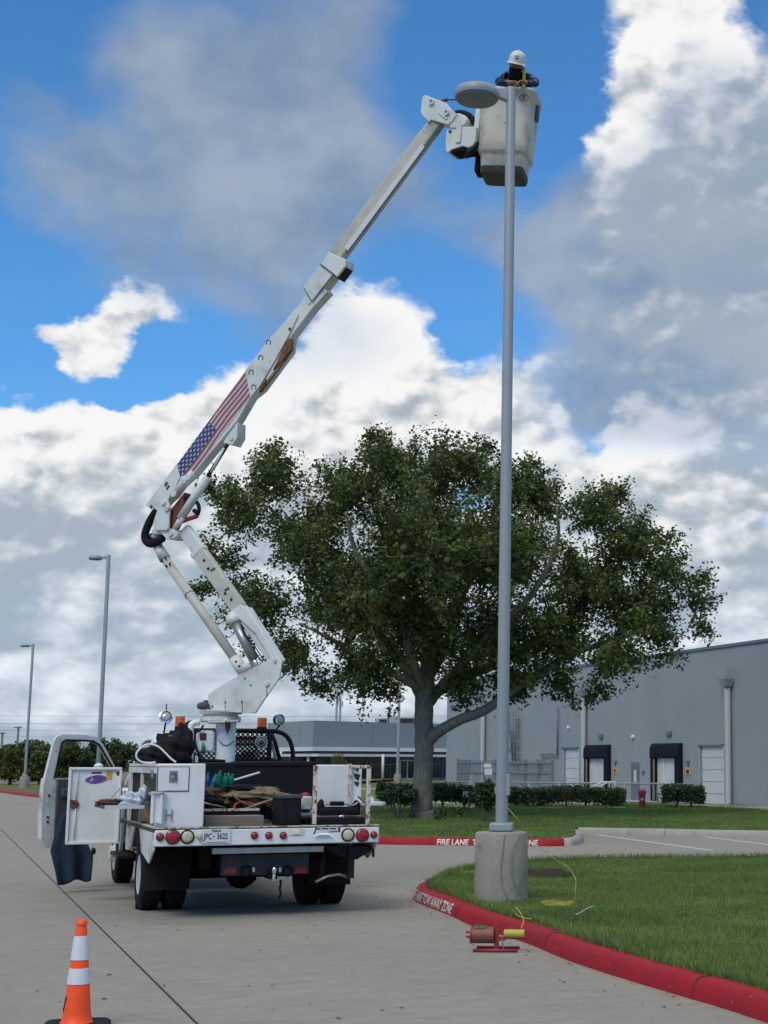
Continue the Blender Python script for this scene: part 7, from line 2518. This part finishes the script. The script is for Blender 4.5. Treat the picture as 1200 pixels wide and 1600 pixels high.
Wp('rim', MB().bx(cx0 - .01, cx1 + .01, .34, .76, ctop - .03, ctop + .006), 'greyplastic', cr_, bevel=.004)
Wp('rib', MB().bx(cx0 + .06, cx0 + .075, .338, .352, ZD + .03, ctop - .04), 'rubber', cr_)
Wp('rib', MB().bx(cx1 - .04, cx1 - .025, .338, .352, ZD + .03, ctop - .04), 'rubber', cr_)
# black tool bag with its tubular handle, and long tray below it
tgx0, tgx1 = loc(497, 1270, .45).x, loc(562, 1270, .45).x
zt_, zb_ = loc(530, 1262, .45).z, ZD + .10
bagm = MB()
rings = []
for z, f, d in ((zb_, 1.0, .24), (zb_ + .06, 1.0, .25), ((zb_ + zt_) / 2, .97, .22), (zt_, .93, .14), (zt_ + .01, .90, .10)):
    w_ = (tgx1 - tgx0) * f
    rings.append([Vector(((tgx0 + tgx1) / 2, .5, 0)) + q for q in rrect(w_, d, .045, z)])
bg_ = W('tool_bag', bagm.loft(rings), 'darkcloth', 'black open tool bag with padded handle before the white panel', 'bag', smooth=True, auto=50)
for x in (503, 559):
    q = loc(x, 1256, .45)
    Wp('end_lug', MB().lump((q.x, .5, q.z - .03), (.045, .06, .075), x, .08), 'darkcloth', bg_, smooth=True)
P_ = [loc(x, y, .45) for x, y in ((506, 1258), (516, 1256), (538, 1256), (551, 1259), (560, 1253))]
Wp('handle_bar', MB().tube(cr(P_, 4), .010, 8), 'steel', bg_, smooth=True)
Wp('handle_grip', MB().tube([loc(516, 1255.5, .45), loc(537, 1255.5, .45)], .026, 12), 'rubber', bg_, smooth=True)
Wp('buckle', MB().lump(loc(534, 1276, .36), (.035, .012, .02), 5, .1), 'chrome', bg_, smooth=True)
a, b = loc(494, 1281, .3), loc(572, 1288, .3)
W('long_tray', MB().bx(a.x, b.x, .28, .74, ZD + .003, ZD + .085), 'black', 'flat black tray under the tool bag', 'tray', bevel=.01)
# small machine behind the left rusty post
p = loc(478, 1255, .8)
mc = W('winch', MB().box((p.x, .85, p.z), (.13, .2, .16)), 'paint_worn', 'small dirty white winch left of the rusty post', 'winch', bevel=.02)
Wp('drum', MB().lathe([(.07, -.08), (.07, .08)], (p.x + .0, .85, p.z - .14), (1, 0, 0), 16), 'steel', mc, smooth=True, auto=40)
Wp('cap', MB().lump((p.x, .85, p.z + .09), (.05, .05, .03), 3, .1), 'redsteel', mc, smooth=True)
Wp('foot', MB().bx(p.x - .05, p.x + .05, .8, .9, ZD, p.z - .1), 'chassis', mc)
# white conduit pipe leaning on the tool chest
W('conduit_pipe', MB().tube([loc(366, 1219, 2.6), loc(406, 1207, 2.6)], .014, 10), 'whiteplastic', 'white plastic pipe leaning against the black chest', 'pipe', smooth=True)
# black bag and cable on the left service box
zt2 = ZT + .01
bgs = [((270, 1172), (.23, .30, .20), 21), ((243, 1182), (.20, .26, .12), 22), ((283, 1165), (.12, .25, .22), 23)]
p = loc(262, 1172, 1.6)
m_ = MB()
for (px, py), r, sd in bgs:
    q = loc(px, py, 1.6)
    m_.lump((q.x, 1.6, q.z), r, sd, .2, 30, 18, 2.8)
hb2 = W('hose_bag', m_, 'darkcloth', 'lumpy black bag of hoses on top of the left service box', 'bag', smooth=True)
P_ = cr([loc(x, y, 1.55) for x, y in ((245, 1163), (256, 1155), (267, 1151), (280, 1150), (291, 1147))], 5)
Wp('carry_strap', MB().tube(P_, .022, 8), 'greyplastic', hb2, smooth=True)
for x in (278.5, 286):
    q = loc(x, 1148, 1.5)
    Wp('diamond_tag', MB().prism([(q.x - .03, 1.5, q.z), (q.x, 1.5, q.z - .03), (q.x + .03, 1.5, q.z), (q.x, 1.5, q.z + .03)], (0, .01, 0)), 'whiteplastic', hb2)
P_ = cr([loc(x, y, 1.25) for x, y in ((275, 1191), (268, 1186), (258, 1176), (248, 1167), (236, 1163), (225, 1165), (215, 1174), (213, 1183), (220, 1190), (232, 1192), (243, 1191))], 5)
W('white_cable', MB().tube(P_, .011, 8), 'whiteplastic', 'white cable looped over the black hose bag', 'cable', smooth=True)
# rag and film on the fold-down tray
W('rag', MB().lump(loc(176, 1254, 1.5), (.17, .1, .04), 31, .25, 22, 14, 3), 'brown', 'brown leather gloves lying on the fold down tray', 'gloves', smooth=True)
W('plastic_film', MB().lump(loc(213, 1250, 1.3), (.16, .14, .09), 32, .25, 26, 16, 3.2), 'film', 'crumpled clear plastic film in the open compartment', 'film', smooth=True)
W('plastic_jug', MB().lump(loc(224, 1240, 1.2), (.05, .06, .09), 33, .15, 20, 12, 3), 'film', 'pale blue plastic jug behind the film', 'jug', smooth=True)
# denim cloth hanging from the cab door
cl = MB()
rows, cols = 18, 26
L_t = [(92, 1274), (126, 1272)]
for j in range(rows + 1):
    f = j / rows
    for i in range(cols + 1):
        g = i / cols
        xl = 93 + (78 - 93) * min(1, f * 2.0) + (f > .5) * (f - .5) * 2 * 12
        xr = 118 + (146 - 118) * min(1, f * 1.6) - (f > .6) * (f - .6) * 10
        yt = 1277 - 8 * math.sin(math.pi * g)
        yb = 1381 - 7 * g + 3 * math.sin(g * 9)
        q = loc(xl + (xr - xl) * g, yt + (yb - yt) * f, 4.35)
        d = .05 * math.sin(g * 13 + f * 2) * f + .035 * math.sin(g * 5 + 1) + .10 * math.sin(math.pi * g) * (1 - f * .6)
        cl.v.append((q.x, 4.35 - d, q.z))
for j in range(rows):
    for i in range(cols):
        k = j * (cols + 1) + i
        cl.f.append((k, k + cols + 1, k + cols + 2, k + 1))
dc = W('denim_jacket', cl, 'denim', 'dark blue denim garment hanging from the open cab door', 'garment', smooth=True)
so = dc.modifiers.new('thick', 'SOLIDIFY')
so.thickness = .02

# coiled hoses and hand tools in the bed
for k, (px, py, ly, r, mt, lb) in enumerate(((345, 1266, 1.35, .15, 'rubber', 'black hose coil lying in the middle of the bed'), (415, 1240, 2.0, .14, 'greyplastic', 'grey cable coil leaning on the black chest'), (383, 1262, 1.2, .11, 'redsteel', 'red cable coil in front of the khaki canvas'))):
    q = loc(px, py, ly)
    m_ = MB()
    r8 = random.Random(k)
    for j in range(6):
        ph, rr_ = r8.uniform(0, 6), r * r8.uniform(.85, 1.1)
        P_ = [(q.x + rr_ * math.cos(t + ph), ly + .06 * math.sin(t + ph) + .02 * j, q.z + rr_ * .55 * math.sin(t + ph) + r8.uniform(-.006, .006)) for t in [i * 2 * math.pi / 20 for i in range(22)]]
        m_.tube(P_, .010, 6)
    W('cable_coil', m_, mt, lb, 'cable coil', smooth=True)
for k, (x0, y0, x1, y1, ly, mt, lb) in enumerate(((372, 1268, 432, 1247, 1.0, 'wood', 'wooden shovel handle lying across the canvas'), (306, 1252, 352, 1262, 1.3, 'steel', 'steel pry bar lying under the brown scrap'))):
    W(['shovel', 'pry_bar'][k], MB().tube([loc(x0, y0, ly), loc(x1, y1, ly)], .014, 8), mt, lb, 'tool', smooth=True)
# dead leaves and grit blown along the curb
r9 = np.random.default_rng(9)
pts_ = []
for i in range(0, len(isl_pts) - 1):
    a, b = isl_pts[i], isl_pts[i + 1]
    if a.y < 24 and a.x < 3:
        for k in range(int((b - a).length * 7)):
            p = a.lerp(b, r9.uniform())
            tn = (b - a).normalized()
            o_ = abs(r9.normal(0, .22)) + .01
            pts_.append((p.x + tn.y * o_, p.y - tn.x * o_, .006))
for k in range(90):
    pts_.append((r9.uniform(-6, 1), r9.uniform(9.5, 22), .006))
pts_ = [p for p in pts_ if not in_poly(np.array([p[0]]), np.array([p[1]]), [(q.x, q.y) for q in isl_pts])[0]]
lo = leaves_mesh('leaf_litter', np.array(pts_), np.array([[0, 0, 6.0]] * len(pts_)), .035, M['brown'], None, r9, .5, .5)
tag(lo, 'scattered dead leaves and grit on the concrete', 'leaves', kind='stuff')
